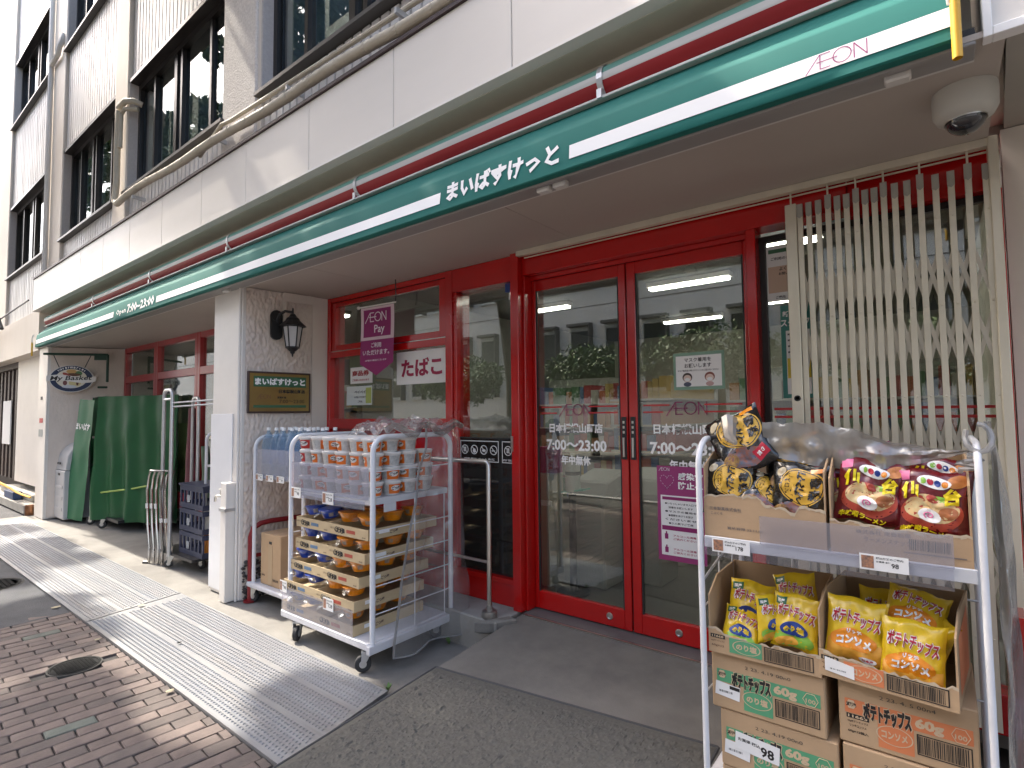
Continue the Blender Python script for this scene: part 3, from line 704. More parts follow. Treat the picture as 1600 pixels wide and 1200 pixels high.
# ================================================================== FOLDING GATE
GY0 = 2.86
def gz(z): return 1.5+(z-1.5)*2.86/2.78
GT = thing('folding_gate', 'stainless steel folding lattice gate gathered at the right of the doors', 'gate', (-0.15, 2.86, 0.2))
bx = [q*2.86/2.78 for q in (-0.470, -0.433, -0.3945, -0.356, -0.320, -0.2845, -0.2485, -0.215, -0.1815, -0.148, -0.1095, -0.067, -0.0235, 0.0265, 0.0755, 0.1285, 0.1825)]
g = MB(); g.box(-2.185, 0.2, 2.845, 2.885, 2.546, 2.5795); g.build('top_rail', m_gate, GT, bev=0.002)
box('rail_slot', m_dark, -2.18, 0.198, 2.8855, 2.92, 2.56, 2.579, GT)
box('guide_rod', m_gate, -2.15, 0.2, 2.892, 2.9, 2.535, 2.541, GT)
def bar(x, w, top, k):
    g = MB(); g.box(x-w, x+w, GY0-0.006, GY0+0.006, 0.25, top)
    for z in (gz(2.272), gz(1.915), gz(1.55), 1.05, 0.6):
        g.lathe([(0.005, 0), (0.0045, -0.002), (0.001, -0.004)], (x, GY0-0.006, z), 8, axis='y')
    b = g.build('bar', m_gate, GT, bev=0.001)
    g = MB(); g.box(x-w-0.0012, x+w+0.0012, GY0-0.0075, GY0+0.0075, top-0.055, top+0.004)
    g.add([(x-w-0.001, GY0-0.0078, top-0.055), (x+w+0.001, GY0-0.0078, top-0.055), (x, GY0-0.0078, top-0.066)], [(0, 1, 2)])
    g.build('bar_cap', mat('gate_cap', (0.40, 0.375, 0.32), 0.4, metal=0.4), GT)
    if k:
        g = MB(); g.cyl((x, GY0, top), (x, GY0, 2.545), 0.004, 8); g.build('hanger_bolt', m_gate, GT)
for i, x in enumerate(bx): bar(x, 0.0112, gz(2.463) if i in (3, 6, 9, 12, 15) else gz(2.448), i in (3, 6, 9, 12, 15))
g = MB(); g.box(-0.545, -0.497, GY0-0.018, GY0+0.014, 0.25, gz(2.456)); b = g.build('end_stile', m_gate, GT, bev=0.002)
g = MB(); g.cyl((-0.521, GY0, gz(2.456)), (-0.521, GY0, 2.545), 0.004, 8); g.build('hanger_bolt', m_gate, GT)
g = MB(); g.lathe([(0.014, 0), (0.014, -0.002), (0.009, -0.002), (0.009, 0.0)], (-0.521, GY0-0.018, 1.555), 16, axis='y'); g.build('keyhole', m_dark, GT)
m_lat = mat('lattice_steel', (0.60, 0.55, 0.45), 0.4, metal=0.35)
lx = [-0.497]+bx
for i in range(len(lx)-1):
    a, b = lx[i], lx[i+1]
    for q, (z0, z1) in enumerate(((1.955, 2.165), (1.685, 1.895), (1.25, 1.46), (0.75, 0.96))):
        for s in (0, 1):
            g = MB(); p0 = V((a, GY0+0.010+0.006*s, z0 if s else z1)); p1 = V((b, GY0+0.010+0.006*s, z1 if s else z0))
            d = (p1-p0).normalized(); n = V((-d.z, 0, d.x))*0.0078
            p0 = p0-d*0.02; p1 = p1+d*0.02
            g.slab([p0-n, p1-n, p1+n, p0+n], (0, 0.004, 0)); g.build('lattice_strip', m_lat, GT)
g = MB(); g.box(0.195, 0.227, 2.835, 2.90, 0.0, 2.579); g.build('wall_post', m_gate, GT, bev=0.003)
# ================================================================== NEIGHBOURS
NB = thing('neighbour_building', 'cream wall and framed white panel of the building at the right edge', 'building', (1, 2.5, 0))
m_nb = mat('neighbour_cream', (0.72, 0.665, 0.57), 0.6, var=0.06, vscale=1.5)
box('wall', m_nb, 0.249, 4.0, 3.0, 5.0, 0.0, 2.655, NB)
g = MB(); g.add([(0.20, 2.10, 2.585), (4, 2.10, 2.585), (4, 3.02, 2.66), (0.262, 3.02, 2.66), (0.20, 2.10, 2.70), (4, 2.10, 2.70), (4, 3.02, 2.70), (0.262, 3.02, 2.70)], [(0, 1, 2, 3), (4, 5, 6, 7), (0, 3, 7, 4), (0, 1, 5, 4)])
g.build('soffit', mat('neighbour_soffit', (0.42, 0.395, 0.34), 0.7, var=0.06), NB)
box('panel', m_white, 0.168, 4.0, 2.072, 2.0995, 2.60, 6.0, NB)
g = MB(); g.box(0.146, 0.1675, 2.052, 2.0995, 2.574, 6.0); g.box(0.168, 4.0, 2.052, 2.0995, 2.574, 2.601); g.build('panel_frame', mat('frame_white', (0.84, 0.83, 0.81), 0.4), NB, bev=0.002)
box('upper_wall', m_nb, 0.2, 4.0, 2.101, 5, 2.702, 12.0, NB)
g = MB(); g.box(0.155, 0.198, 2.103, 2.579, 2.60, 12.0); g.build('side_return', m_soffit, NB)
# left neighbour: wall over a dark doorway
NL = thing('side_building', 'pale wall over a dark slatted doorway at the left edge', 'building', (-13, 2.6, 0))
box('wall', m_wall, -22.0, -11.025, 2.1, 2.4, 2.56, 3.199, NL); box('wall_panel', m_white, -13.5, -11.8, 2.30, 2.6, 0.36, 2.559, NL)
box('door_recess', mat('recess_brown', (0.06, 0.045, 0.04), 0.7), -20.0, -13.51, 2.5, 2.6, 0.0, 2.559, NL)
for k in range(16): box('door_slat', mat('dark_timber', (0.075, 0.05, 0.042), 0.6, objvar=0.3), -13.70-k*0.34, -13.56-k*0.34, 2.36, 2.499, 0.35, 2.45, NL)
box('door_lintel', mat('dark_timber2', (0.05, 0.035, 0.03), 0.6), -20, -13.51, 2.30, 2.499, 2.451, 2.558, NL)
MB().box(-14.9, -14.2, 2.33, 2.348, 1.0, 1.85).build('posted_notice', m_paper, NL)
g = MB(); g.box(-16.0, -11.3, 2.05, 3.2, 0.0, 0.14); g.build('stone_step', m_step, NL, bev=0.01)
g = MB(); g.box(-14.0, -11.6, 2.2, 2.8, 0.141, 0.25); g.build('stone_step', m_step, NL, bev=0.01)
t = tag(MB().box(-12.9, -12.2, 2.07, 2.19, 0.142, 0.27).build('blue_crate', mat('navy_plastic', (0.03, 0.06, 0.14), 0.5), bev=0.01), 'flat navy crate on the stone step at the far left', 'crate')
g = MB(); g.lathe([(0.001, 0), (0.05, 0), (0.055, 0.01), (0.055, 0.15), (0.048, 0.165), (0.001, 0.165)], (-11.22, 2.10, -0.01), 16, cap=False)
tag(g.build('drink_can', mat('brown_can', (0.25, 0.11, 0.05), 0.35, metal=0.5, var=0.5, vscale=20), smooth=True), 'brown can standing by the left end column', 'can')
g = MB()
for dz in (0.0, 0.045): g.tube([(-16.5+5.6*k/12, 2.06+0.02*math.sin(k), 0.62-0.32*(k/12)+dz*(1-k/12)-0.10*math.sin(pi*k/12)) for k in range(13)], 0.014, 6)
tag(g.build('yellow_rope', mat('rope_yellow', (0.62, 0.36, 0.03), 0.7, var=0.3, vscale=60), smooth=True), 'doubled yellow rope tied to the left end column', 'rope')
g = MB(); g.tube([(-14.2, 1.9, 3.17), (-11.1, 1.98, 3.34)], 0.012, 6); g.box(-14.6, -14.0, 1.8, 1.95, 3.02, 3.22); g.tube([(-13.2, 1.86, 3.2), (-12.9, 1.9, 3.28), (-12.7, 1.93, 3.05)], 0.03, 6)
tag(g.build('bracket_arm', m_black), 'black iron bracket arm sticking out at the left edge', 'bracket')
DT = thing('distant_building', 'pale blue-grey building far down the street at the top left', 'building', (-28, 8, 0))
box('wall', mat('pale_blue_wall', (0.50, 0.55, 0.58), 0.5, var=0.1), -45, -20, 3.4, 14, 0, 26, DT)
for k in range(7):
    for j in range(3): box('window', m_glass2, -19.99, -19.98, 4.0+j*2.2, 5.6+j*2.2, 2.0+k*3.0, 3.7+k*3.0, DT)
g = MB(); g.tube([(-30, 2.0, 9.6), (-14.3, 1.75, 8.15), (-9, 1.4, 9.6)], 0.012, 5)
tag(g.build('utility_cable', m_black), 'thin black cable crossing the wall at the top left', 'cable')
# ================================================================== ACROSS THE STREET (seen in the glass)
OP = thing('opposite_building', 'pale concrete office block across the street, mirrored in the shop glass', 'building', (-8, -16, 0))
m_op = mat('pale_concrete', (0.82, 0.76, 0.70), 0.8, col2=(0.74, 0.68, 0.62), vscale=0.8, stretch=(1, 1, 0.3))
box('wall', m_op, -60, 30, -24, -15.0, 0, 17, OP)
m_opf = mat('window_alu', (0.55, 0.54, 0.50), 0.4, metal=0.3); m_opg = mat('dark_glazing', (0.03, 0.035, 0.035), 0.08, spec=0.8)
w0 = None
def opwin(x, z, w, h):
    global w0
    if w0 is None:
        g = MB()
        for a, b, c, d in ((-0.5, 0.5, 0.94, 1.0), (-0.5, 0.5, 0.0, 0.06), (-0.5, 0.5, 0.38, 0.43), (-0.5, -0.45, 0.06, 0.94), (0.45, 0.5, 0.06, 0.94)): g.box(a, b, -0.12, 0.10, c, d)
        w0 = g.build('window', m_opf, OP); w0.location = V((x, -15.0, z))-OFF[OP.name]
        w0.data.transform(Matrix.Translation(OFF[OP.name])); w0.scale = (w, 1, h)
        p = box('pane', m_opg, -0.47, 0.47, 0.0, 0.02, 0.03, 0.97); p.parent = w0
        s = box('hood', mat('hood_dark', (0.12, 0.11, 0.10), 0.7), -0.56, 0.56, 0.0, 0.35, 1.01, 1.05); s.parent = w0
        s = box('hood', mat('hood_dark', (0.12, 0.11, 0.10), 0.7), 0.51, 0.57, 0.0, 0.35, 0.0, 1.0); s.parent = w0
    else:
        c = copytree(w0, parent=OP); c.location = V((x, -15.0, z))-OFF[OP.name]; c.scale = (w, 1, h)
for k in range(26):
    x = -30+k*1.75
    opwin(x, 2.3, 1.05, 3.0); opwin(x, 7.0, 1.15, 1.7); opwin(x, 10.6, 1.15, 1.7)
    # joints between storeys
for z in (6.2, 9.8, 13.4): box('storey_joint', mat('joint_dark', (0.18, 0.16, 0.15), 0.9), -60, 30, -15.0, -14.985, z, z+0.03, OP)
m_bark = mat('bark', (0.10, 0.075, 0.055), 0.9, var=0.4, vscale=15, bump=0.6, bscale=30)
m_lf = [mat('leaf_dark', (0.035, 0.075, 0.022), 0.55, objvar=0.1), mat('leaf_mid', (0.06, 0.115, 0.03), 0.55, objvar=0.1), mat('leaf_light', (0.10, 0.165, 0.045), 0.55, objvar=0.1)]
def leaves(g, c, rad, n, s, rnd):
    c = V(c)
    for i in range(n):
        while True:
            p = V((rnd.uniform(-1, 1), rnd.uniform(-1, 1), rnd.uniform(-1, 1)))
            if 0.15 < p.length < 1: break
        p *= (p.length**-0.45)
        q = V((p.x*rad[0], p.y*rad[1], p.z*rad[2]))*(0.85+0.3*nz(p.x*2.5+c.x, p.y*2.5+c.y, p.z*2.5))
        a = V((rnd.uniform(-1, 1), rnd.uniform(-1, 1), rnd.uniform(-1, 1))).normalized(); b = a.cross(V((rnd.uniform(-1, 1), rnd.uniform(-1, 1), rnd.uniform(-1, 1)))).normalized()
        L = s*rnd.uniform(0.7, 1.3); o = c+q
        g.add([o-a*L, o-b*L*0.45, o+a*L, o+b*L*0.45], [(0, 1, 2, 3)], rnd.choice((0, 0, 1, 1, 2)))
def tree(name, label, base, trunk, clumps, s, group, seed):
    rnd = random.Random(seed); t = thing(name, label, 'tree', base, group)
    b = V(base); top = V(trunk)
    g = MB(); g.tube([b+(top-b)*(k/6)+V((0.06*math.sin(k*1.3+seed), 0.05*math.cos(k*1.7), 0)) for k in range(7)], [0.16-0.012*k for k in range(7)], 9)
    for c, r, n in clumps[::max(1, len(clumps)//14)]: g.tube([b+(top-b)*0.82, (b+(top-b)*0.95+V(c))/2+V((0, 0, -0.15)), V(c)], [0.05, 0.03, 0.012], 6)
    g.build('trunk', m_bark, t, smooth=True)
    g = MB()
    for c, r, n in clumps: leaves(g, c, r, n, s, rnd)
    stuff(g.build('crown', m_lf, t, normals=False))
for i, (x, y, r, h) in enumerate([(-9.6, -10.9, 2.0, 3.4), (-5.3, -11.2, 2.3, 3.7), (-0.9, -11.0, 1.9, 3.5), (-16, -11.3, 2.0, 3.4)]):
    rnd = random.Random(i); cl = [((x, y, h-0.5), (r, r*0.9, 1.15), 2600)]+[((x+rnd.uniform(-1, 1)*r*0.8, y+rnd.uniform(-.6, .6), h-0.6+rnd.uniform(-.4, .6)), (r*0.5, r*0.5, 0.6), 500) for _ in range(5)]
    tree('clipped_tree', ['left clipped round tree across the street, mirrored beside the door post', 'middle clipped tree across the street mirrored in the right door leaf', 'right clipped tree across the street mirrored behind the folding gate', 'far clipped tree across the street mirrored in the tobacco window'][i], (x, y, -0.03), (x, y, h-0.7), cl, 0.09, 'clipped trees across the street', i+2)
# unseen trees added beside the kerb; crowns placed to leave the sunlit bands
SK = 1/math.tan(SUN_EL)
def gpos(x, y, h): return (x-SUN_TRAVEL.x*SK*h, y-SUN_TRAVEL.y*SK*h, h)
rnd = random.Random(9)
def lit(x, y):
    for xb, wb in ((-9.2, 0.42), (-6.35, 0.36), (-4.05, 0.34)):
        if abs(x-(xb+0.33*(y-1.3))) < wb: return True
    if 1.75 < y < 2.25 and -3.7 < x < -2.5: return True
    if 2.12+0.06*(x+1.4) < y < 2.4 and -2.0 < x < -0.75: return True
    return 1.95 < y < 2.4 and -5.0 < x < -4.1
cl = [[], [], []]
yy = -0.9
while yy < 2.75:
    xx = -10.2
    while xx < 1.2:
        x = xx+rnd.uniform(-.1, .1); y = yy+rnd.uniform(-.1, .1)
        if not lit(x, y):
            h = rnd.uniform(6.2, 8.4); p = gpos(x, y, h)
            if not seen(p) and not seen((p[0], p[1]+0.5, p[2]-0.5)):
                cl[0 if x < -6.5 else (1 if x < -2.5 else 2)].append((p, (0.36, 0.33, 0.28), 290))
        xx += 0.42
    yy += 0.42
for k, (bx_, lab) in enumerate(((-14.2, 'unseen leafy tree added farthest left at the kerb, casting striped shade'), (-10.0, 'unseen leafy tree added beyond the left edge, shading the brick paving'), (-6.2, 'unseen leafy tree added behind the viewer, shading the entrance'))):
    tree('added_shade_tree', lab, (bx_, -2.3, 0), (bx_+0.1, -1.2, 6.2), cl[k], 0.085, 'unseen shade trees added at the kerb', 21+k)
# ================================================================== THINGS FIXED TO THE FRONT
# --- wall lantern on the stucco side wall
def wp(s, z, out=0.0): p = wA+wd*s+wn*out; return V((p.x, p.y, z))
LT = thing('wall_lantern', 'black coach lantern with frosted panes on the stucco wall', 'lantern', wp(0.30, 2.05))
def prof_at(name, prof, c, n, m, p, smooth=False, rot=0.0):
    g = MB(); g.lathe(prof, c, n, cap=False); return g.build(name, m, p, smooth=smooth)
c = wp(0.33, 0, 0.155)
g = MB(); q0 = wp(0.20, 2.30, 0.02)
for k in range(2): g.tube([wp(0.24, 2.20+0.16*k, 0.02), wp(0.24, 2.20+0.16*k+0.001, 0.045)], 0.05, 12)
g.slab([wp(0.19, 2.20, 0.018), wp(0.29, 2.20, 0.018), wp(0.29, 2.36, 0.018), wp(0.19, 2.36, 0.018)], wn*0.025)
g.tube([wp(0.24, 2.30, 0.03), wp(0.25, 2.37, 0.07), wp(0.28, 2.395, 0.12), V((c.x, c.y, 2.385))], 0.012, 8); g.build('bracket', m_black, LT, smooth=True)
prof_at('roof', [(0.001, 2.425), (0.006, 2.42), (0.008, 2.375), (0.02, 2.37), (0.035, 2.345), (0.05, 2.335), (0.06, 2.315), (0.105, 2.272), (0.112, 2.264), (0.10, 2.262), (0.001, 2.262)], (c.x, c.y, 0), 12, m_black, LT)
prof_at('glass_body', [(0.075, 2.258), (0.050, 2.085)], (c.x, c.y, 0), 6, mat('frosted_pane', (0.50, 0.50, 0.50), 0.3), LT)
g = MB()
for k in range(6):
    a = 2*pi*k/6; g.cyl((c.x+0.077*math.cos(a), c.y+0.077*math.sin(a), 2.262), (c.x+0.052*math.cos(a), c.y+0.052*math.sin(a), 2.08), 0.006, 6)
g.build('corner_bars', m_black, LT)
prof_at('base_finial', [(0.058, 2.088), (0.06, 2.076), (0.045, 2.068), (0.03, 2.052), (0.018, 2.044), (0.02, 2.034), (0.008, 2.026), (0.006, 2.005), (0.001, 2.0)], (c.x, c.y, 0), 12, m_black, LT, True)
# --- brass plaque
m_brass = mat('brass_plate', (0.36, 0.245, 0.075), 0.32, metal=0.75, col2=(0.28, 0.19, 0.07), vscale=2.5)
PL = thing('shop_plaque', 'brass shop plaque with green name band below the lantern', 'plaque', wp(0.27, 1.52))
g = MB(); g.slab([wp(0.006, 1.521, 0.02), wp(0.55, 1.521, 0.02), wp(0.55, 1.875, 0.02), wp(0.006, 1.875, 0.02)], wn*0.018); g.build('frame', mat('plaque_frame', (0.055, 0.03, 0.025), 0.4), PL, bev=0.008, seg=2)
g = MB(); g.slab([wp(0.024, 1.538, 0.0385), wp(0.532, 1.538, 0.0385), wp(0.532, 1.858, 0.0385), wp(0.024, 1.858, 0.0385)], wn*0.002); g.build('plate', m_brass, PL)
m_pg = mat('plaque_green', (0.04, 0.13, 0.06), 0.5)
def wr(name, m, s0, s1, z0, z1, out, p): g = MB(); g.slab([wp(s0, z0, out), wp(s1, z0, out), wp(s1, z1, out), wp(s0, z1, out)], wn*0.0008); return g.build(name, m, p)
wr('name_band', m_pg, 0.055, 0.505, 1.745, 1.835, 0.041, PL); wr('foot_band', m_pg, 0.055, 0.505, 1.568, 1.590, 0.041, PL)
def wt(s, sc, z, h, w, m, p, out=0.0422, bold=0.03, name='lettering'):
    g = MB(); g.text(s, wp(sc, z, out), wd, Z1, h, w=w, bold=bold); return g.build(name, m, p)
wt('まいばすけっと', 0.28, 1.79, 0.062, 0.43, m_wink, PL, bold=0.05); wt('日本橋横山町店', 0.38, 1.708, 0.034, 0.23, m_ink, PL)
wt('営業時間', 0.29, 1.655, 0.018, 0.075, m_ink, PL); wt('7:00～23:00', 0.38, 1.622, 0.03, 0.22, m_ink, PL, bold=0.0)
g = MB(); aeon(g, wp(0.14, 1.662, 0.0422), wd, Z1, 0.032, 0.08); g.build('chain_mark', mat('plaque_mark', (0.22, 0.10, 0.06), 0.5), PL)
# --- tap on the column box
TP = thing('water_tap', 'chrome garden tap on the white column box', 'tap', (-4.7, 2.1, 0.83))
g = MB(); g.cyl((-4.673, 2.115, 0.835), (-4.78, 2.10, 0.835), 0.012, 10); g.tube([(-4.77, 2.10, 0.835), (-4.81, 2.10, 0.832), (-4.83, 2.10, 0.81), (-4.835, 2.10, 0.785)], 0.011, 10); g.cyl((-4.74, 2.105, 0.84), (-4.74, 2.105, 0.885), 0.008, 8); g.lathe([(0.016, 0), (0.016, 0.02)], (-4.675, 2.115, 0.835), 12, axis='x'); g.build('spout', m_steel, TP, smooth=True)
g = MB(); g.tube([(-4.765, 2.105, 0.888), (-4.74, 2.105, 0.895), (-4.715, 2.105, 0.888)], 0.007, 8); g.build('tap_handle', m_steel, TP, smooth=True)
g = MB(); g.box(-4.676, -4.6725, 2.06, 2.16, 0.725, 0.75); g.box(-4.6725, -4.57, 2.060, 2.0715, 0.725, 0.75); g.box(-4.5765, -4.573, 2.06, 2.16, 0.725, 0.75)
g.build('pipe_clamp', m_zinc, SH)
# --- red pipe guard at the foot of the stucco wall
RP = thing('pipe_guard', 'dark red bent pipe guard at the foot of the stucco wall', 'pipe guard', wp(0.03, 0))
m_rp = mat('guard_red', (0.26, 0.012, 0.016), 0.4, var=0.25, vscale=12)
pth = [wp(0.04, 0.0, 0.07), wp(0.04, 0.52, 0.07), wp(0.06, 0.585, 0.07), wp(0.12, 0.615, 0.07), wp(0.20, 0.622, 0.07), wp(0.66, 0.622, 0.07)]
g = MB(); g.tube(pth, 0.021, 12); g.build('tube', m_rp, RP, smooth=True)
g = MB(); g.tube([wp(0.04, 0.36, 0.07), wp(0.66, 0.36, 0.07)], 0.016, 10); g.build('cross_tube', m_rp, RP, smooth=True)
g = MB(); g.lathe([(0.05, 0), (0.05, 0.012), (0.001, 0.012)], (pth[0].x, pth[0].y, 0), 16); g.build('foot_plate', m_rp, RP)
# --- stainless guard rail on the step
GR = thing('guard_rail', 'stainless guard rail standing on the concrete step before the panel', 'railing', (-2.31, 2.72, 0.2))
g = MB(); px, py = -2.315, 2.70
g.tube([(-3.5, py, 1.185), (px-0.03, py, 1.185), (px-0.008, py, 1.18), (px, py, 1.16), (px, py, 0.2)], 0.0155, 12); g.build('post_and_top_rail', m_steel, GR, smooth=True)
g = MB(); g.cyl((-3.5, py, 0.545), (px, py, 0.545), 0.010, 10); g.build('lower_rail', m_steel, GR, smooth=True)
g = MB(); g.lathe([(0.05, 0.2), (0.052, 0.215), (0.048, 0.24), (0.02, 0.245), (0.02, 0.275), (0.001, 0.275)], (px, py, 0), 20); g.build('foot_flange', mat('worn_steel', (0.42, 0.40, 0.37), 0.4, metal=0.8, var=0.3), GR, smooth=True)
# --- loose stone wedge by the ramp
g = MB(); g.slab([(-2.34, 2.57, 0.13), (-2.25, 2.63, 0.13), (-2.14, 2.77, 0.13), (-2.22, 2.79, 0.13)], (0, 0, 0.075))
tag(g.build('rubber_wedge', mat('wedge_rubber', (0.20, 0.19, 0.17), 0.8, var=0.3, vscale=20), bev=0.01), 'grey rubber wedge at the foot of the guard rail', 'wedge')
# --- security camera under the soffit
SCM = thing('security_camera', 'grey dome security camera under the soffit at the top right', 'camera', (0.10, 2.36, 2.58))
cx, cy = 0.112, 2.372
m_cam = mat('camera_grey', (0.50, 0.48, 0.42), 0.5)
g = MB(); g.lathe([(0.088, 2.5795), (0.09, 2.56), (0.088, 2.505), (0.078, 2.485), (0.058, 2.476), (0.052, 2.480)], (cx, cy, 0), 40, cap=False); g.build('housing', m_cam, SCM, smooth=True)
g = MB(); g.lathe([(0.056, 2.48)]+[(0.055*math.cos(a), 2.478-0.05*math.sin(a)) for a in [k*pi/16 for k in range(9)]], (cx, cy, 0), 32, cap=False); g.build('dome', mat('dome_black', (0.012, 0.012, 0.014), 0.06, coat=1.0), SCM, smooth=True)
g = MB(); g.lathe([(0.0575, 2.472), (0.0585, 2.478)], (cx, cy, 0), 32, cap=False); g.build('trim_ring', m_steel, SCM, smooth=True)
# --- hanging oval sign in the recess
OS = thing('hanging_sign', 'oval hanging shop sign with script banner on a green bracket', 'sign', (-10.35, 2.33, 1.85))
sx, sy, sz = -10.28, 2.36, 2.09
sr = V((0.60, 0.80, 0)); sn = V((0.80, -0.60, 0)); rx, rz = 0.275, 0.195; KS = 0.797
def ell(a, k=1.0, out=0.0): return V((sx, sy, sz))+sr*rx*k*math.cos(a)+Z1*rz*k*math.sin(a)+sn*out
m_navy = mat('sign_navy', (0.012, 0.025, 0.07), 0.5); m_sw = mat('sign_white', (0.66, 0.64, 0.60), 0.5)
def disc(name, k, out, th, m): g = MB(); g.slab([ell(2*pi*i/48, k, out) for i in range(48)], sn*th); return g.build(name, m, OS)
disc('board', 1.04, -0.012, 0.018, m_sw); disc('navy_ring', 1.0, 0.0065, 0.002, m_navy); disc('centre', 0.74, 0.009, 0.002, mat('sign_cream', (0.62, 0.57, 0.46), 0.5))
def spt(x, z, out): return V((sx, sy, sz))+sr*x*KS+Z1*z*KS+sn*out
def blob(x, z, a, b, m, out=0.0116, n=18, rot=0): g = MB(); g.emap(lambda p, q: spt(p, q, out), x, z, a, b, rot=rot); g.build('picture', m, OS)
blob(0.0, 0.135, 0.085, 0.04, mat('bread_tan', (0.50, 0.30, 0.10), 0.6)); blob(0.115, 0.10, 0.06, 0.045, mat('sign_leaf', (0.06, 0.16, 0.06), 0.6)); blob(-0.08, 0.075, 0.07, 0.03, mat('sign_redbrown', (0.30, 0.05, 0.03), 0.6), 0.0122, rot=-0.5)
blob(0.02, 0.075, 0.13, 0.03, mat('sign_dark', (0.10, 0.04, 0.02), 0.6), 0.0119); blob(0.06, -0.08, 0.10, 0.07, mat('sign_straw', (0.52, 0.45, 0.22), 0.6)); blob(0.10, -0.085, 0.02, 0.045, mat('sign_dark', (0.10, 0.04, 0.02), 0.6), 0.0124)
blob(-0.10, -0.08, 0.035, 0.045, mat('sign_brownred', (0.16, 0.05, 0.05), 0.6)); blob(-0.03, -0.15, 0.12, 0.03, mat('sign_pale', (0.50, 0.52, 0.55), 0.6), 0.012)
g = MB(); g.grid(lambda u, v: spt(-0.40+0.80*u, -0.055+0.105*v+0.025*math.sin(u*6.3), 0.014), 24, 2); g.build('script_banner', m_sw, OS, normals=False)
g = MB(); g.text('My Basket', spt(0, 0.0, 0.0155), sr+Z1*0.02, Z1+sr*0.25, 0.092, w=0.53, bold=0.02); g.build('lettering', m_ink, OS)
g = MB()
for i, ch in enumerate('Supermarket'):
    a = 2.35-(2.35-0.79)*i/10; g.text(ch, ell(a, 0.87, 0.0095), sr*math.sin(a)-Z1*math.cos(a), sr*math.cos(a)+Z1*math.sin(a), 0.027, bold=0.02)
stuff(g.build('rim_lettering', m_wink, OS))
for s in (-1, 1): g = MB(); g.tube([ell(pi/2-s*0.62, 1.0, 0), spt(s*0.30, 0.44, 0)], 0.006, 5); g.build('chain', m_black, OS)
m_gb = mat('bracket_green', (0.012, 0.05, 0.03), 0.5)
g = MB()
a = spt(-0.46, 0.465, 0); b = spt(0.58, 0.465, 0); g.tube([a, b], 0.018, 8); g.tube([b, b-Z1*0.42], 0.018, 8); g.slab([spt(0.36, 0.36, -0.01), spt(0.57, 0.36, -0.01), spt(0.57, 0.46, -0.01), spt(0.36, 0.46, -0.01)], sn*0.02); g.tube([b-Z1*0.5, b-Z1*0.5-sr*0.12], 0.016, 8)
g.build('bracket', m_gb, OS)
# --- pay banner and the papers behind the tobacco window
def panel(name, label, cat, x0, x1, y, z0, z1, m=m_paper, th=0.002, bev=0.0):
    t = thing(name, label, cat, ((x0+x1)/2, y, z0)); box('sheet', m, x0, x1, y, y+th, z0, z1, t, bev); return t
m_mag = mat('magenta_print', (0.26, 0.012, 0.12), 0.55, var=0.08); m_pinkw = mat('pale_pink', (0.66, 0.50, 0.53), 0.6)
by = 2.80
BN = thing('pay_banner', 'magenta pay banner hanging before the tobacco window', 'banner', (-3.75, by, 1.75))
bnx0, bnx1 = -3.80, -3.41
def bpt(u, z, o=0.0): return V((bnx0+(bnx1-bnx0)*u, by+0.03*u+0.006*math.sin(z*9)-o, z))
g = MB(); g.grid(lambda u, v: bpt(u, 1.92+0.46*v), 6, 10); g.add([bpt(0, 1.92), bpt(1, 1.92), bpt(0.5, 1.82)], [(0, 1, 2)]); g.build('cloth', m_mag, BN, normals=False)
g = MB(); g.grid(lambda u, v: bpt(u, 2.115+0.275*v, 0.002), 6, 8); g.build('pale_field', m_pinkw, BN, normals=False)
g = MB(); g.grid(lambda u, v: bpt(0.09+0.82*u, 2.14+0.23*v, 0.004), 6, 8); g.build('logo_field', m_mag, BN, normals=False)
m_bw = mat('banner_white', (0.78, 0.68, 0.72), 0.6)
g = MB(); aeon(g, bpt(0.47, 2.305, 0.007), V((1, 0.075, 0)), Z1, 0.072, 0.10); g.build('chain_mark', m_bw, BN)
g = MB(); g.text('Pay', bpt(0.58, 2.195, 0.007), V((1, 0.075, 0)), Z1, 0.085, bold=0.012); g.build('lettering', m_bw, BN)
g = MB(); g.text('ご利用', bpt(0.5, 2.07, 0.007), V((1, 0.075, 0)), Z1, 0.042, bold=0.02); g.text('いただけます。', bpt(0.5, 2.01, 0.007), V((1, 0.075, 0)), Z1, 0.042, w=0.31, bold=0.02); stuff(g.build('lettering', m_bw, BN))
g = MB(); g.text('※対象外の商品がございます', bpt(0.5, 1.945, 0.007), V((1, 0.075, 0)), Z1, 0.016, w=0.25); stuff(g.build('small_print', m_bw, BN))
g = MB(); g.tube([bpt(-0.06, 2.40), bpt(1.05, 2.40)], 0.006, 6); g.lathe([(0.001, -.016), (.012, -.011), (.016, 0), (.012, .011), (.001, .016)], bpt(-0.08, 2.40), 12); g.build('rod', m_white, BN, smooth=True)
g = MB(); g.tube([bpt(1.03, 2.40), bpt(1.06, 2.46), bpt(1.06, 2.52), bpt(1.06, 2.58)], 0.005, 6); g.build('hanger', m_black, BN)
t = panel('tobacco_sign', 'white paper sign with red tobacco lettering in the window', 'sign', -3.50, -2.915, 2.935, 1.74, 2.005)
g = MB(); g.text('たばこ', (-3.205, 2.933, 1.872), X1, Z1, 0.145, w=0.47, bold=0.04); g.build('lettering', mat('mag_red', (0.33, 0.012, 0.06), 0.5), t)
t = panel('notice_paper', 'white notice with red print and dark header left of the banner', 'notice', -4.16, -3.80, 2.946, 1.76, 2.02, mat('notice_green', (0.12, 0.14, 0.08), 0.6))
box('white_field', m_paper, -4.14, -3.83, 2.9425, 2.9455, 1.775, 1.92, t)
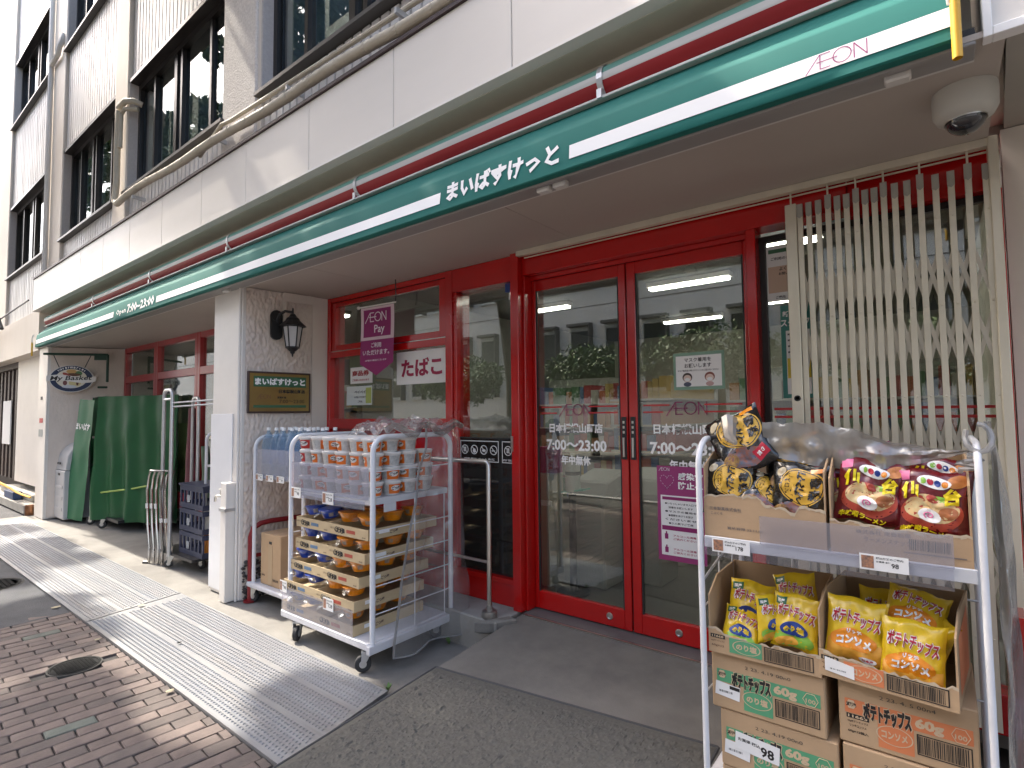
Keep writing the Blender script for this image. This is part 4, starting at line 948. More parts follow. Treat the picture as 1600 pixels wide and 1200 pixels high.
g = MB(); g.text('商品券', (-3.99, 2.94, 1.865), X1, Z1, 0.05, w=0.24, bold=0.03); g.text('ご利用いただけます', (-3.99, 2.94, 1.805), X1, Z1, 0.02, w=0.24); stuff(g.build('lettering', mat('notice_red', (0.4, 0.02, 0.03), 0.5), t))
t = panel('notice_paper', 'pale notice with green edge below the red print notice', 'notice', -4.20, -3.84, 2.946, 1.585, 1.752, mat('notice_pale', (0.62, 0.66, 0.62), 0.6))
g = MB(); g.text('ペイペイ', (-4.0, 2.942, 1.70), X1, Z1, 0.028, w=0.16); g.text('お支払いできます', (-4.0, 2.942, 1.655), X1, Z1, 0.018, w=0.16); g.text('ご案内', (-4.0, 2.942, 1.615), X1, Z1, 0.022); stuff(g.build('lettering', m_ink, t))
box('green_field', mat('notice_lime', (0.40, 0.45, 0.12), 0.6), -3.92, -3.845, 2.943, 2.9455, 1.60, 1.735, t)
# pictogram stickers on the panel
m_stk = mat('sticker_white', (0.72, 0.72, 0.70), 0.5)
def ring(g, x, z, r, w, y=2.9455, n=24): g.emap(lambda p, q: V((p, y, q)), x, z, r, r, hole=1-w/r, rings=1, n=n)
def rrect(g, x0, x1, z0, z1, w, y=2.946):
    for a in ((x0, x1, z0, z0+w), (x0, x1, z1-w, z1), (x0, x0+w, z0+w, z1-w), (x1-w, x1, z0+w, z1-w)): g.quad((a[0], y, a[2]), (a[1], y, a[2]), (a[1], y, a[3]), (a[0], y, a[3]))
for q, (x0, x1, n, lab) in enumerate(((-2.795, -2.43, 4, 'row of four white prohibition pictograms on the smoked panel'), (-2.40, -2.292, 1, 'single white pictogram sticker beside the door post'))):
    t = thing('pictogram_sticker', lab, 'sticker', (x0, 2.946, 1.16)); g = MB(); rrect(g, x0, x1, 1.155, 1.305, 0.006); g.build('border', m_stk, t)
    for k in range(n):
        x = x0+(x1-x0)*(k+0.5)/n; g = MB(); ring(g, x, 1.24, 0.034, 0.006); g.build('ring', m_stk, t)
        g = MB()
        if k == 0: g.box(x-0.012, x+0.012, 2.945, 2.9457, 1.225, 1.258)
        elif k == 1: g.emap(lambda p, r: V((p, 2.9455, r)), x, 1.232, 0.014, 0.016); 
        elif k == 2: g.emap(lambda p, r: V((p, 2.9455, r)), x, 1.236, 0.018, 0.009); 
        else: g.box(x-0.018, x+0.014, 2.945, 2.9457, 1.232, 1.239)
        g.build('symbol', m_stk, t)
        g = MB(); g.slab([(x-0.026, 2.945, 1.262), (x-0.022, 2.945, 1.266), (x+0.026, 2.945, 1.218), (x+0.022, 2.945, 1.214)], (0, 0.0005, 0)); g.build('slash', m_stk, t)
    g = MB(); g.text('撮影 持込 ペット 喫煙' if n == 4 else '防犯', ((x0+x1)/2, 2.9452, 1.175), X1, Z1, 0.014, w=(x1-x0)*0.8); stuff(g.build('small_print', m_stk, t))
t = thing('door_sensor', 'small blue and black sensor at the top of the fixed panel', 'sensor', (-2.35, 2.94, 2.36)); box('case', mat('sensor_blue', (0.015, 0.05, 0.2), 0.4), -2.345, -2.29, 2.93, 2.949, 2.34, 2.40, t); box('label', m_paper, -2.325, -2.29, 2.944, 2.949, 2.29, 2.335, t)
# mask poster on the right leaf
m_pg2 = mat('poster_green', (0.20, 0.33, 0.24), 0.6)
y = 3.026
t = panel('mask_poster', 'green bordered poster asking for masks on the right door', 'poster', -1.19, -0.905, y, 1.62, 1.83, m_pg2, 0.0015)
box('white_field', m_paper, -1.175, -0.92, y-0.0012, y-0.0002, 1.638, 1.812, t)
g = MB(); g.text('マスク着用を', (-1.05, y-0.002, 1.788), X1, Z1, 0.024, w=0.15, bold=0.02); g.text('お願いします', (-1.05, y-0.002, 1.755), X1, Z1, 0.024, w=0.15, bold=0.02); g.text('マスク着用及び咳エチケットのご協力をください', (-1.05, y-0.002, 1.728), X1, Z1, 0.011, w=0.23); stuff(g.build('lettering', m_ink, t))
for x, hc, bc in ((-1.11, (0.06, 0.04, 0.03), (0.08, 0.09, 0.13)), (-0.985, (0.22, 0.07, 0.05), (0.5, 0.32, 0.30))):
    fl = lambda p, q, o=0.002: V((p, y-o, q))
    for nm, cz, a, b, col, o in (('hair', 1.690, 0.028, 0.026, hc, 0.0016), ('face', 1.684, 0.022, 0.020, (0.68, 0.52, 0.44), 0.0020), ('mask', 1.677, 0.015, 0.010, (0.75, 0.75, 0.74), 0.0024), ('body', 1.651, 0.022, 0.013, bc, 0.0018)):
        g = MB(); g.emap(lambda p, q: V((p, y-o, q)), x, cz, a, b); g.build('drawn_'+nm, mat('print_%s_%d' % (nm, int(-x*1000)), col, 0.6), t)
# pink infection poster hung on the right leaf
t = panel('hygiene_poster', 'magenta infection notice hanging low on the right door', 'poster', -1.295, -1.02, 3.0, 0.66, 1.19, mat('poster_magenta', (0.30, 0.035, 0.15), 0.55), 0.0015)
y = 3.0; box('white_field', m_paper, -1.275, -1.035, y-0.0012, y-0.0002, 0.69, 1.025, t)
g = MB(); g.text('感染症', (-1.10, y-0.002, 1.135), X1, Z1, 0.042, w=0.14, bold=0.04); g.text('防止へ', (-1.10, y-0.002, 1.085), X1, Z1, 0.042, w=0.14, bold=0.04); stuff(g.build('lettering', m_wink, t))
g = MB(); aeon(g, (-1.25, y-0.002, 1.172), X1, Z1, 0.018, 0.09); g.build('chain_mark', m_wink, t)
g = MB(); hp = [(-1.235+0.0025*16*math.sin(a)**3, 1.105+0.0027*(13*math.cos(a)-5*math.cos(2*a)-2*math.cos(3*a)-math.cos(4*a))) for a in [2*pi*k/40 for k in range(40)]]
for a, b in zip(hp[::2], hp[1::2]): g.tube([(a[0], y-0.002, a[1]), (b[0], y-0.002, b[1])], 0.0012, 4)
stuff(g.build('heart_outline', m_bw, t))
g = MB(); g.quad((-1.265, y-0.002, 1.0), (-1.045, y-0.002, 1.0), (-1.045, y-0.002, 1.017), (-1.265, y-0.002, 1.017)); g.build('header_bar', m_mag, t)
g = MB()
for k, s in enumerate(('●いらっしゃいませ入口で', '消毒をお願いします', '●マスクの着用を', '●間隔をあけてお並び', 'くださいませ', '●少人数でご来店')): g.text(s, (-1.16, y-0.002, 0.98-k*0.022), X1, Z1, 0.012, w=0.18 if k % 2 == 0 else 0.14)
stuff(g.build('small_print', m_ink, t))
for k in range(2):
    z = 0.79-k*0.075; g = MB()
    if k == 0: g.quad((-1.27, y-0.0018, z+0.04), (-1.04, y-0.0018, z+0.04), (-1.04, y-0.0018, z+0.065), (-1.27, y-0.0018, z+0.065))
    g.box(-1.255, -1.235, y-0.0022, y-0.0016, z-0.01, z+0.02); g.box(-1.249, -1.241, y-0.0022, y-0.0016, z+0.02, z+0.032); g.build('pump_symbol' if k == 0 else 'person_symbol', m_mag, t)
    g = MB(); g.text('アルコール消毒', (-1.14, y-0.002, z+0.012), X1, Z1, 0.012, w=0.13); g.text('ご協力ください', (-1.14, y-0.002, z-0.006), X1, Z1, 0.012, w=0.13); stuff(g.build('small_print', mat('print_red', (0.4, 0.03, 0.08), 0.6), t))
# papers behind the side pane
t = panel('notice_paper', 'white notice with peach box behind the side pane by the gate', 'notice', -0.672, -0.50, 3.0085, 2.055, 2.345)
box('header', m_pg, -0.662, -0.51, 3.0065, 3.0083, 2.305, 2.325, t); box('peach_box', mat('peach', (0.62, 0.45, 0.33), 0.7), -0.665, -0.51, 3.0065, 3.0083, 2.10, 2.235, t)
g = MB(); g.text('よくある', (-0.575, 3.0055, 2.22), X1, Z1, 0.018); g.text('お問い合わせ', (-0.57, 3.0055, 2.195), X1, Z1, 0.015, w=0.09); g.text('ご利用のお客様へ', (-0.58, 3.0055, 2.275), X1, Z1, 0.016, w=0.14); g.text('ご案内', (-0.61, 3.0055, 2.075), X1, Z1, 0.015); stuff(g.build('lettering', m_ink, t))
t = panel('recruit_poster', 'narrow green and yellow poster half hidden by the gate', 'poster', -0.615, -0.48, 3.0085, 1.56, 2.03, mat('poster_teal', (0.05, 0.22, 0.18), 0.6))
box('white_field', m_paper, -0.593, -0.485, 3.0065, 3.0083, 1.58, 1.90, t); box('yellow_field', mat('poster_yellow', (0.65, 0.48, 0.04), 0.6), -0.59, -0.485, 3.005, 3.0063, 1.66, 1.76, t)
g = MB(); g.text('新規', (-0.575, 3.0055, 1.985), X1, Z1, 0.03); g.text('スタッフ', (-0.55, 3.0055, 1.94), X1, Z1, 0.04, w=0.13, bold=0.03); stuff(g.build('lettering', m_wink, t))
g = MB()
for k in range(4): g.text('時給のご案内', (-0.545, 3.0045, 1.88-k*0.03), X1, Z1, 0.012, w=0.08)
stuff(g.build('small_print', m_ink, t))
# --- air-conditioning pipes on the front
m_duct = mat('pipe_cover', (0.50, 0.45, 0.36), 0.6, col2=(0.40, 0.35, 0.27), vscale=6, bump=0.2, bscale=60)
ACP = thing('refrigerant_pipe', 'lagged beige air conditioning pipe running along above the fascia', 'pipe', (-5, 2.03, 3.9))
pts = [(-7.36, 2.05, 5.05), (-7.36, 2.04, 4.7), (-7.35, 2.04, 4.2), (-7.36, 2.03, 3.98), (-7.25, 2.02, 3.92), (-6.9, 2.02, 3.94)]+[(-6.9+0.3*k, 2.02, 3.94-0.0125*k+0.012*math.sin(k*1.1)) for k in range(1, 22)]
g = MB(); g.tube(pts, 0.034, 12); g.build('lagging', m_duct, ACP, smooth=True)
g = MB()
for k in range(5, len(pts)-1): p, q = V(pts[k]), V(pts[k+1]); d = (q-p).normalized()*0.008; g.tube([p-d, p+d], 0.0365, 12)
stuff(g.build('binding_ring', m_duct, ACP))
g = MB(); g.tube([(-7.38, 2.05, 5.1), (-7.2, 2.06, 5.12), (-7.12, 2.12, 5.12), (-7.1, 2.2, 5.1)], 0.032, 10); g.tube([(-7.3, 2.05, 4.6), (-7.29, 2.05, 5.0), (-7.2, 2.06, 5.03), (-7.1, 2.16, 5.03)], 0.025, 8); g.build('elbow', m_duct, ACP, smooth=True)
g = MB(); g.tube([(-5.2, 2.07, 3.86), (-4.75, 2.06, 4.0)]+[(-4.6+0.3*k, 2.07, 3.99-0.012*k) for k in range(12)], 0.016, 8); g.build('thin_cable', m_duct, ACP, smooth=True)
for x in (-6.7, -4.75, -3.6, -2.4): box('clip', m_zinc, x-0.01, x+0.01, 2.0, 2.13, 3.84, 3.875, ACP)
g = MB(); g.tube([(-10.66, 2.06, 12), (-10.66, 2.06, 7.0), (-10.62, 2.06, 6.96), (-10.2, 2.05, 6.96), (-10.12, 2.05, 7.05), (-10.1, 2.1, 7.25)], 0.035, 8); g.tube([(-10.62, 2.06, 6.94), (-10.6, 2.06, 3.7)], 0.035, 8)
tag(g.build('drain_pipe', m_cream, smooth=True), 'thin cream drain pipe running down the pier between far windows', 'pipe')
# ================================================================== CARTS
def caster(x, y, t, r=0.048, ang=0.5, zt=0.125):
    d = V((math.cos(ang), math.sin(ang), 0)); n = V((-d.y, d.x, 0)); c = V((x, y, r))-d*0.02
    w = MB(); w.tube([c-n*0.015, c+n*0.015], r, 20); o = w.build('wheel', m_rubber, t, bev=0.005)
    h = MB(); h.tube([c-n*0.017, c+n*0.017], r*0.45, 12); h.build('hub', m_zinc, o)
    f = MB()
    for s in (-1, 1): f.slab([c+n*0.021*s-d*0.012, c+n*0.021*s+d*0.012, V((x, y, zt-0.012))+n*0.024*s+d*0.028, V((x, y, zt-0.012))+n*0.024*s-d*0.028], n*0.003*s)
    f.slab([V((x, y, zt-0.012))+d*0.03+n*0.027, V((x, y, zt-0.012))+d*0.03-n*0.027, V((x, y, zt-0.012))-d*0.03-n*0.027, V((x, y, zt-0.012))-d*0.03+n*0.027], (0, 0, 0.011))
    f.build('fork', mat('caster_steel', (0.55, 0.55, 0.54), 0.35, metal=0.8), t)
def uframe(t, x, y0, y1, z0, z1, r, m, rad=0.09, name='end_frame'):
    p = [V((x, y0, z0)), V((x, y0, z1-rad))]+arc((x, y0+rad, z1-rad), rad, pi, pi/2, 6, (0, 1, 0))[1:]+arc((x, y1-rad, z1-rad), rad, pi/2, 0, 6, (0, 1, 0))+[V((x, y1, z0))]
    g = MB(); g.tube(p, r, 10); return g.build(name, m, t, smooth=True)
def wires(t, x, y0, y1, zs, ys, z0, z1, m=None):
    for z in zs: g = MB(); g.cyl((x, y0, z), (x, y1, z), 0.0035, 6); g.build('wire', m or m_tube, t)
    for y in ys: g = MB(); g.cyl((x+0.005, y, z0), (x+0.005, y, z1), 0.0035, 6); g.build('wire', m or m_tube, t)
m_deck = mat('cart_deck', (0.66, 0.65, 0.66), 0.45, var=0.18, vscale=9, stretch=(1, 1, 1))
m_plast = mat('deck_plastic', (0.60, 0.60, 0.60), 0.5, var=0.12)
# --- cart A: noodle cart beside the entrance
CA = thing('display_cart', 'white wire cart of cup noodles beside the entrance under clear plastic', 'cart', (-3.1, 2.35, 0))
g = MB(); g.box(-3.61, -2.655, 2.01, 2.70, 0.13, 0.175); g.build('deck', m_deck, CA, bev=0.006)
g = MB(); g.box(-2.654, -2.622, 2.0, 2.705, 0.118, 0.168); g.build('deck_bumper', m_deck, CA, bev=0.004)
for x, y, a in ((-3.45, 2.05, 2.2), (-2.70, 2.04, 0.9), (-3.45, 2.64, 0.3), (-2.72, 2.65, 0.7)): caster(x, y, CA, ang=a)
uframe(CA, -3.53, 2.035, 2.68, 0.17, 1.36, 0.0155, m_tube); uframe(CA, -2.64, 2.035, 2.68, 0.165, 1.365, 0.0165, m_tube)
wires(CA, -2.645, 2.04, 2.68, [0.33, 0.49, 0.65, 0.81, 1.16], [2.36, 2.62], 0.18, 0.97)
wires(CA, -3.53, 2.04, 2.68, [0.4, 0.7], [2.36], 0.18, 0.97)
g = MB(); g.box(-3.515, -2.66, 2.04, 2.67, 0.985, 1.0); g.box(-3.515, -2.66, 2.028, 2.0395, 0.965, 1.012); g.build('shelf', m_plast, CA, bev=0.002)
g = MB(); g.box(-2.6595, -2.648, 2.06, 2.66, 0.965, 1.0); g.box(-2.647, -2.64, 2.12, 2.21, 0.915, 0.965); g.build('shelf_side_rail', m_plast, CA)
box('shelf_guard', m_guard, -3.50, -2.665, 2.020, 2.0235, 0.995, 1.185, CA)
def tagcard(t, x0, x1, y, z0, z1, price, pic=(0.55, 0.25, 0.12)):
    o = box('price_tag', m_paper, x0, x1, y, y+0.0012, z0, z1, t)
    w, h = x1-x0, z1-z0
    g = MB(); g.text(price, (x1-w*0.27, y-0.0006, z0+h*0.42), X1, Z1, h*0.30, bold=0.02); g.build('price', m_ink, o)
    g = MB(); g.text('税込価格のご案内', (x0+w*0.62, y-0.0006, z0+h*0.80), X1, Z1, h*0.14, w=w*0.55); g.text('お買得 本体', (x0+w*0.5, y-0.0006, z0+h*0.58), X1, Z1, h*0.12, w=w*0.3); stuff(g.build('small_print', m_ink, o))
    box('tag_picture', mat('tag_pic_%d' % int(pic[0]*100), pic, 0.6, col2=(0.10, 0.08, 0.08), vscale=120), x0+w*0.04, x0+w*0.30, y-0.0008, y-0.0002, z0+h*0.12, z0+h*0.90, o)
tagcard(CA, -3.50, -3.385, 2.017, 0.945, 1.015, '98'); tagcard(CA, -3.13, -3.01, 2.017, 0.935, 1.01, '128')
box('tag_rail', m_guard, -3.385, -3.14, 2.018, 2.021, 0.95, 0.99, CA); box('tag_rail', m_guard, -3.0, -2.70, 2.018, 2.021, 0.935, 0.985, CA)
# clear bin at the bottom
BN2 = thing('clear_bin', 'clear plastic front bin round the lowest noodle trays', 'bin', (-3.2, 2.02, 0.18))
box('front', glassmat('bin_clear', (0.9, 0.9, 0.93), 1.45, 0.1, film=0.2, filmcol=(0.62, 0.60, 0.64)), -3.60, -2.80, 2.012, 2.0145, 0.178, 0.335, BN2)
tagcard(BN2, -3.615, -3.53, 2.008, 0.30, 0.375, '98'); tagcard(BN2, -3.10, -2.99, 2.008, 0.285, 0.36, '128')
# clear vinyl cover thrown over the cart
VC = thing('vinyl_cover', 'clear vinyl cover hanging over the side of the noodle cart', 'cover', (-2.7, 2.4, 0.1))
def vtop(u, v):
    x = -3.36+0.79*u; y = 2.30+0.42*v
    z = 1.405+0.06*(1-abs(2*v-1))+0.05*nz(u*5, v*4, 2)+0.04*nz(u*11, v*7, 5)+0.02*nz(u*23, v*15, 6)-0.10*max(0, 0.18-u)/0.18-0.06*max(0, 0.25-v)
    return (x, y, z)
g = MB(); g.grid(vtop, 44, 24); g.build('top_sheet', m_vinyl, VC, smooth=True, normals=False)
def vside(u, v):
    z = 0.06+1.36*v; yf = 2.155+0.27*v**1.6; y = yf+(2.76-yf)*u
    x = -2.595+0.045*math.sin(u*9+v*2)*(1-0.5*v)+0.03*nz(u*6, v*7, 8)+0.05*(1-v)*u-0.03*max(0, v-0.9)*10
    return (x, y, z)
g = MB(); g.grid(vside, 40, 60); g.build('side_sheet', m_vinyl, VC, smooth=True, normals=False)
m_hem = glassmat('vinyl_hem', (0.8, 0.8, 0.8), 1.5, 0.1, film=0.5, filmcol=(0.55, 0.54, 0.52))
m_vin3 = glassmat('folded_vinyl', (0.75, 0.74, 0.73), 1.6, 0.08, film=0.22, bump=0.8, bscale=30, filmcol=(0.5, 0.49, 0.47))
g = MB(); g.tube([vside(0, k/30) for k in range(31)], 0.010, 6, squash=0.4); g.tube([vside(k/20, 0) for k in range(21)], 0.010, 6, squash=0.4); g.build('hem', m_hem, VC, smooth=True)
g = MB(); g.tube([(-2.60+0.02*nz(k*.7), 2.10+0.65*k/14, 1.405+0.03*math.sin(k*1.1)+0.02*nz(k*.9, 4)) for k in range(15)], [0.022+0.008*nz(k*1.3) for k in range(15)], 9); g.build('rolled_edge', m_vin3, VC, smooth=True)
# --- cart B: bottles, behind to the left
CB = thing('bottle_cart', 'white cart with water bottles behind the noodle cart', 'cart', (-4.05, 2.5, 0))
g = MB(); g.box(-4.47, -3.66, 2.19, 2.80, 0.125, 0.165); g.build('deck', m_deck, CB, bev=0.01)
for x, y, a in ((-4.41, 2.245, 0.3), (-3.75, 2.25, 0.9), (-4.38, 2.72, 1.3)): caster(x, y, CB, ang=a)
uframe(CB, -4.40, 2.22, 2.78, 0.16, 1.33, 0.0155, m_tube); uframe(CB, -3.68, 2.22, 2.78, 0.16, 1.33, 0.0155, m_tube)
g = MB(); g.cyl((-4.30, 2.60, 0.16), (-4.30, 2.60, 1.0), 0.006, 6); g.build('wire', m_zinc, CB); g = MB(); g.cyl((-4.0, 2.62, 0.16), (-4.0, 2.62, 1.0), 0.006, 6); g.build('wire', m_zinc, CB)
g = MB(); g.box(-4.385, -3.695, 2.225, 2.77, 1.0, 1.015); g.build('shelf', m_plast, CB)
box('shelf_guard', m_guard, -4.38, -3.70, 2.212, 2.216, 1.0, 1.235, CB)
for k in range(3): tagcard(CB, -4.36+0.16*k, -4.25+0.16*k, 2.205, 0.985, 1.035, ('78', '98', '68')[k])
m_pet = glassmat('pet_blue', (0.72, 0.84, 0.93), 1.5, 0.02, film=0.18, bump=0.3, bscale=60, filmcol=(0.55, 0.70, 0.85))
ORD = ['first', 'second', 'third', 'fourth', 'fifth', 'last']
ROW = ['front', 'second', 'third', 'rear']
b0 = thing('water_bottle', 'first water bottle from the left in the front row on the bottle cart', 'bottle', (0, 0, 0), 'water bottles on the cart')
g = MB(); pr = [(0.001, 0), (0.044, 0.0), (0.05, 0.012), (0.05, 0.09)]
for k in range(4): pr += [(0.0475, 0.10+k*0.035), (0.05, 0.115+k*0.035)]
pr += [(0.05, 0.25), (0.046, 0.275), (0.034, 0.315), (0.018, 0.345), (0.0135, 0.355), (0.0135, 0.37)]
g.lathe(pr, (0, 0, 0), 16, cap=False); g.build('body', m_pet, b0, smooth=True)
g = MB(); g.lathe([(0.0155, 0.365), (0.0155, 0.388), (0.001, 0.389)], (0, 0, 0), 14, cap=False); g.build('cap', m_wink, b0)
g = MB(); g.lathe([(0.0508, 0.10), (0.0508, 0.21)], (0, 0, 0), 16, cap=False); g.build('wrap_label', glassmat('label_film', (0.6, 0.72, 0.88), 1.4, 0.1, film=0.45, filmcol=(0.55, 0.66, 0.82)), b0, smooth=True)
pos = [(-4.325+0.118*i, 2.29+0.115*j) for j in range(3) for i in range(6)]
for i, (x, y) in enumerate(pos):
    if i == 0: b0.location = (x, y, 1.016)
    else: copytree(b0, (x+random.uniform(-.006, .006), y, 1.016), random.uniform(0, 3), label='%s water bottle from the left in the %s row on the bottle cart' % (ORD[i % 6], ('front', 'middle', 'rear')[i//6]))
# brown carton on deck B
def carton(name, label, x0, x1, y0, y1, z0, z1, rot=0.0, group=None, cat='carton', open_top=False):
    t = thing(name, label, cat, ((x0+x1)/2, (y0+y1)/2, z0), group); box('body', m_card, x0, x1, y0, y1, z0, z1, t, bev=0.004); t.rotation_euler = (0, 0, rot); return t
t = carton('brown_carton', 'plain brown carton standing on the bottle cart deck', -4.33, -4.03, 2.24, 2.63, 0.167, 0.565)
g = MB(); g.box(-4.20, -4.16, 2.238, 2.2398, 0.49, 0.51); g.build('hand_hole', m_dark, t)
box('tape', mat('card_tape', (0.44, 0.30, 0.16), 0.4), -4.21, -4.15, 2.2375, 2.2395, 0.18, 0.48, t); box('flap_seam', m_cardin, -4.182, -4.178, 2.24, 2.63, 0.5652, 0.5662, t)
g = MB(); g.text('取扱注意', (-4.10, 2.2375, 0.22), X1, Z1, 0.02, w=0.08); g.text('上積厳禁', (-4.29, 2.2375, 0.24), X1, Z1, 0.016, w=0.06); stuff(g.build('print', m_ink, t))
# --- cart C: snack rack on the right
CC = thing('snack_cart', 'white wire cart of snacks in front of the folding gate', 'cart', (-0.3, 2.25, 0))
g = MB(); g.box(-0.73, 0.10, 1.99, 2.52, 0.12, 0.165); g.build('deck', m_deck, CC, bev=0.006)
for x, y, a in ((-0.64, 2.05, 2.0), (0.02, 2.05, 0.4), (-0.64, 2.46, 0.3), (0.02, 2.46, 0.7)): caster(x, y, CC, ang=a, zt=0.12)
uframe(CC, -0.702, 2.0, 2.50, 0.165, 1.395, 0.0108, m_tube, 0.10); uframe(CC, 0.080, 2.0, 2.50, 0.165, 1.40, 0.0095, m_tube, 0.10)
g = MB(); g.box(-0.686, 0.066, 2.005, 2.48, 1.036, 1.046); g.box(-0.686, 0.066, 1.993, 2.0045, 1.012, 1.052); g.build('shelf', m_plast, CC, bev=0.002)
g = MB(); g.grid(lambda u, v: (-0.686+0.70*u, 1.990-0.004*v, 0.985+0.062*v), 1, 1); g.build('tag_rail', m_guard, CC)
box('shelf_guard', m_guard, -0.495, 0.0165, 1.984, 1.9865, 1.048, 1.142, CC)
wires(CC, -0.695, 2.0, 2.5, [0.5, 0.80], [2.16, 2.33], 0.17, 1.03, m_zinc)
for z in (0.5, 0.835): g = MB(); g.cyl((-0.70, 2.49, z), (0.08, 2.49, z), 0.004, 6); g.build('wire', m_zinc, CC)
for x in (-0.5, -0.3, -0.1): g = MB(); g.cyl((x, 2.495, 0.17), (x, 2.495, 1.03), 0.004, 6); g.build('wire', m_zinc, CC)
g = MB(); g.cyl((-0.70, 2.0, 0.885), (-0.66, 2.35, 1.02), 0.005, 6); g.build('brace_wire', m_zinc, CC)
tagcard(CC, -0.655, -0.528, 1.982, 1.003, 1.05, '178'); tagcard(CC, -0.21, -0.088, 1.979, 1.016, 1.063, '98')
VR = thing('rolled_vinyl', 'grey clear vinyl cover rolled up over the snack cart', 'cover', (-0.2, 2.2, 1.4))
m_vin2 = glassmat('smoky_vinyl', (0.60, 0.58, 0.55), 1.9, 0.13, film=0.72, bump=0.35, bscale=26, filmcol=(0.40, 0.385, 0.36))
def vr(u, v):
    a = -0.9+v*4.6; x = -0.545+0.635*u
    k = (0.056+0.016*nz(u*5, v*3, 1)+0.010*nz(u*14+v*6, v*5, 4)+0.005*nz(u*34-v*9, v*9, 7))*(0.55+0.45*min(1, u*5))
    zc = 1.485-0.045*u+0.035*math.sin(pi*min(1, u*1.3)+0.3)
    y = 2.175-0.10*math.cos(a)*(1+0.2*nz(u*6, v*3)); z = zc+k*1.35*math.sin(a)+0.012*nz(u*4, 2)
    return (x, y, z)
def vr2(u, v):
    x = -0.50+0.58*u; q = vr(0.10+0.88*u, 0.02); z = q[2]*(1-v)+(1.345-0.055*math.sin(pi*u)+0.03*u)*v
    return (x, q[1]-0.012+0.02*nz(u*9, v*3)+0.01*math.sin(u*40)*v, z)
g = MB(); g.grid(vr2, 60, 8); g.build('front_drape', m_vin2, VR, smooth=True, normals=False)
def vr3(u, v):
    z = 1.46-1.2*v; w = 0.028+0.03*min(1, v*4)-0.012*v
    x = 0.098+w*u+0.012*nz(v*6, u*3)+0.03*min(1, v*5)*0.5; y = 2.03+0.05*math.sin(u*7+v*5)+0.28*u*(1-0.3*v)+0.02*nz(v*9, u*4, 2)
    return (x, y, z)
g = MB(); g.grid(vr3, 16, 70); g.build('side_drape', m_vin2, VR, smooth=True, normals=False)
g = MB(); g.tube([V((0.085+0.03*math.sin(a), 2.05+0.02*math.cos(a), 1.415+0.04*math.cos(a))) for a in [k*pi/6 for k in range(11)]], 0.008, 6); g.tube([(0.06+0.03*math.sin(k*1.7), 2.04+0.01*math.cos(k*2.1), 1.36-0.006*k) for k in range(8)], 0.007, 6); g.build('tie', m_hem, VR, smooth=True)
g = MB(); g.tube([V((-0.60, 2.16, 1.44)), V((-0.62, 2.10, 1.46)), V((-0.60, 2.05, 1.40)), V((-0.575, 2.02, 1.385))], [0.03, 0.03, 0.02, 0.008], 8); g.build('loose_end', m_hem, VR, smooth=True)
# small red and pink boxes behind the rack at the right edge
t = thing('red_post', 'red post with pink paper at the lower right edge behind the snack cart', 'post', (0.17, 2.3, 0)); box('body', m_red, 0.145, 0.185, 2.28, 2.40, 0, 0.86, t); box('pink_paper', mat('pink_paper', (0.60, 0.20, 0.36), 0.7), 0.142, 0.176, 2.2775, 2.2795, 0.50, 0.62, t)
# ================================================================== LEFT RECESS
m_gr = mat('green_canvas', (0.010, 0.105, 0.030), 0.36, var=0.22, vscale=3, bump=0.1, bscale=250)
GC = thing('covered_cart', 'cart under a dark green canvas cover in the left recess', 'cart', (-9.2, 2.7, 0))
def wrink(p, k=1.0): return V((p.x+0.018*k*nz(p.y*7, p.z*2.2, 1)+0.012*k*nz(p.x*6, p.z*5, 3), p.y-0.015*k*nz(p.x*6, p.z*2.4, 5), p.z))
A_, B_, C_, D_ = V((-9.20, 2.43, 0)), V((-7.85, 2.93, 0)), V((-9.2, 2.94, 0)), V((-9.88, 2.52, 0))
def face(P, Q, z0, z1, nu=26, nv=40, fold=0.0):
    def f(u, v):
        p = P+(Q-P)*u; z = z0+(z1-z0)*v; n = (Q-P).cross(Z1).normalized()
        d = fold*(1-v*0.85)*(0.5+0.35*math.sin(u*13+1+v*1.5)+0.25*math.sin(u*29+v*3))+0.035*nz(u*6, v*3.5, 7)*(1-v*0.6)
        p = p+n*d; return wrink(V((p.x, p.y, z)))
    return f
g = MB(); g.grid(face(A_, B_, 0.115, 1.79, fold=0.11), 60, 60); g.grid(face(B_, C_, 0.12, 1.79), 8, 8); g.grid(face(C_, D_, 0.3, 1.79), 8, 8)
g.grid(lambda u, v: (lambda p: (p.x, p.y, 1.79+0.012*nz(u*6, v*6)))((A_+(B_-A_)*u)*(1-v)+(D_+(C_-D_)*u)*v), 12, 12)
g.build('canvas', m_gr, GC, smooth=True, normals=False)
def flap(u, v):
    t0 = V((-9.86, 2.37, 1.77)); t1 = V((-9.30, 2.40, 1.74)); b0_ = V((-10.12, 2.30, 0.06)); b1 = V((-9.66, 2.36, 0.03))
    p = (t0+(t1-t0)*u)*v+(b0_+(b1-b0_)*u)*(1-v); return V((p.x, p.y-0.03*math.sin(u*4+v*2)*(1-v)-0.02*nz(u*3, v*4), p.z))
g = MB(); g.grid(flap, 12, 30); g.build('front_flap', mat('green_canvas_worn', (0.03, 0.17, 0.07), 0.45, var=0.15, vscale=4), GC, smooth=True, normals=False)
g = MB(); q = lambda u, v: V(flap(u, v))+V((0.01, -0.008, 0)); g.tmap('まいばす', lambda x, z: q(x, z), 0.45, 0.775, 0.062, bold=0.04, w=0.86); g.build('lettering', m_wink, GC)
g = MB()
for z in (0.16, 0.42, 0.8, 1.2): g.box(-9.75, -9.22, 2.50, 2.53, z, z+0.03)
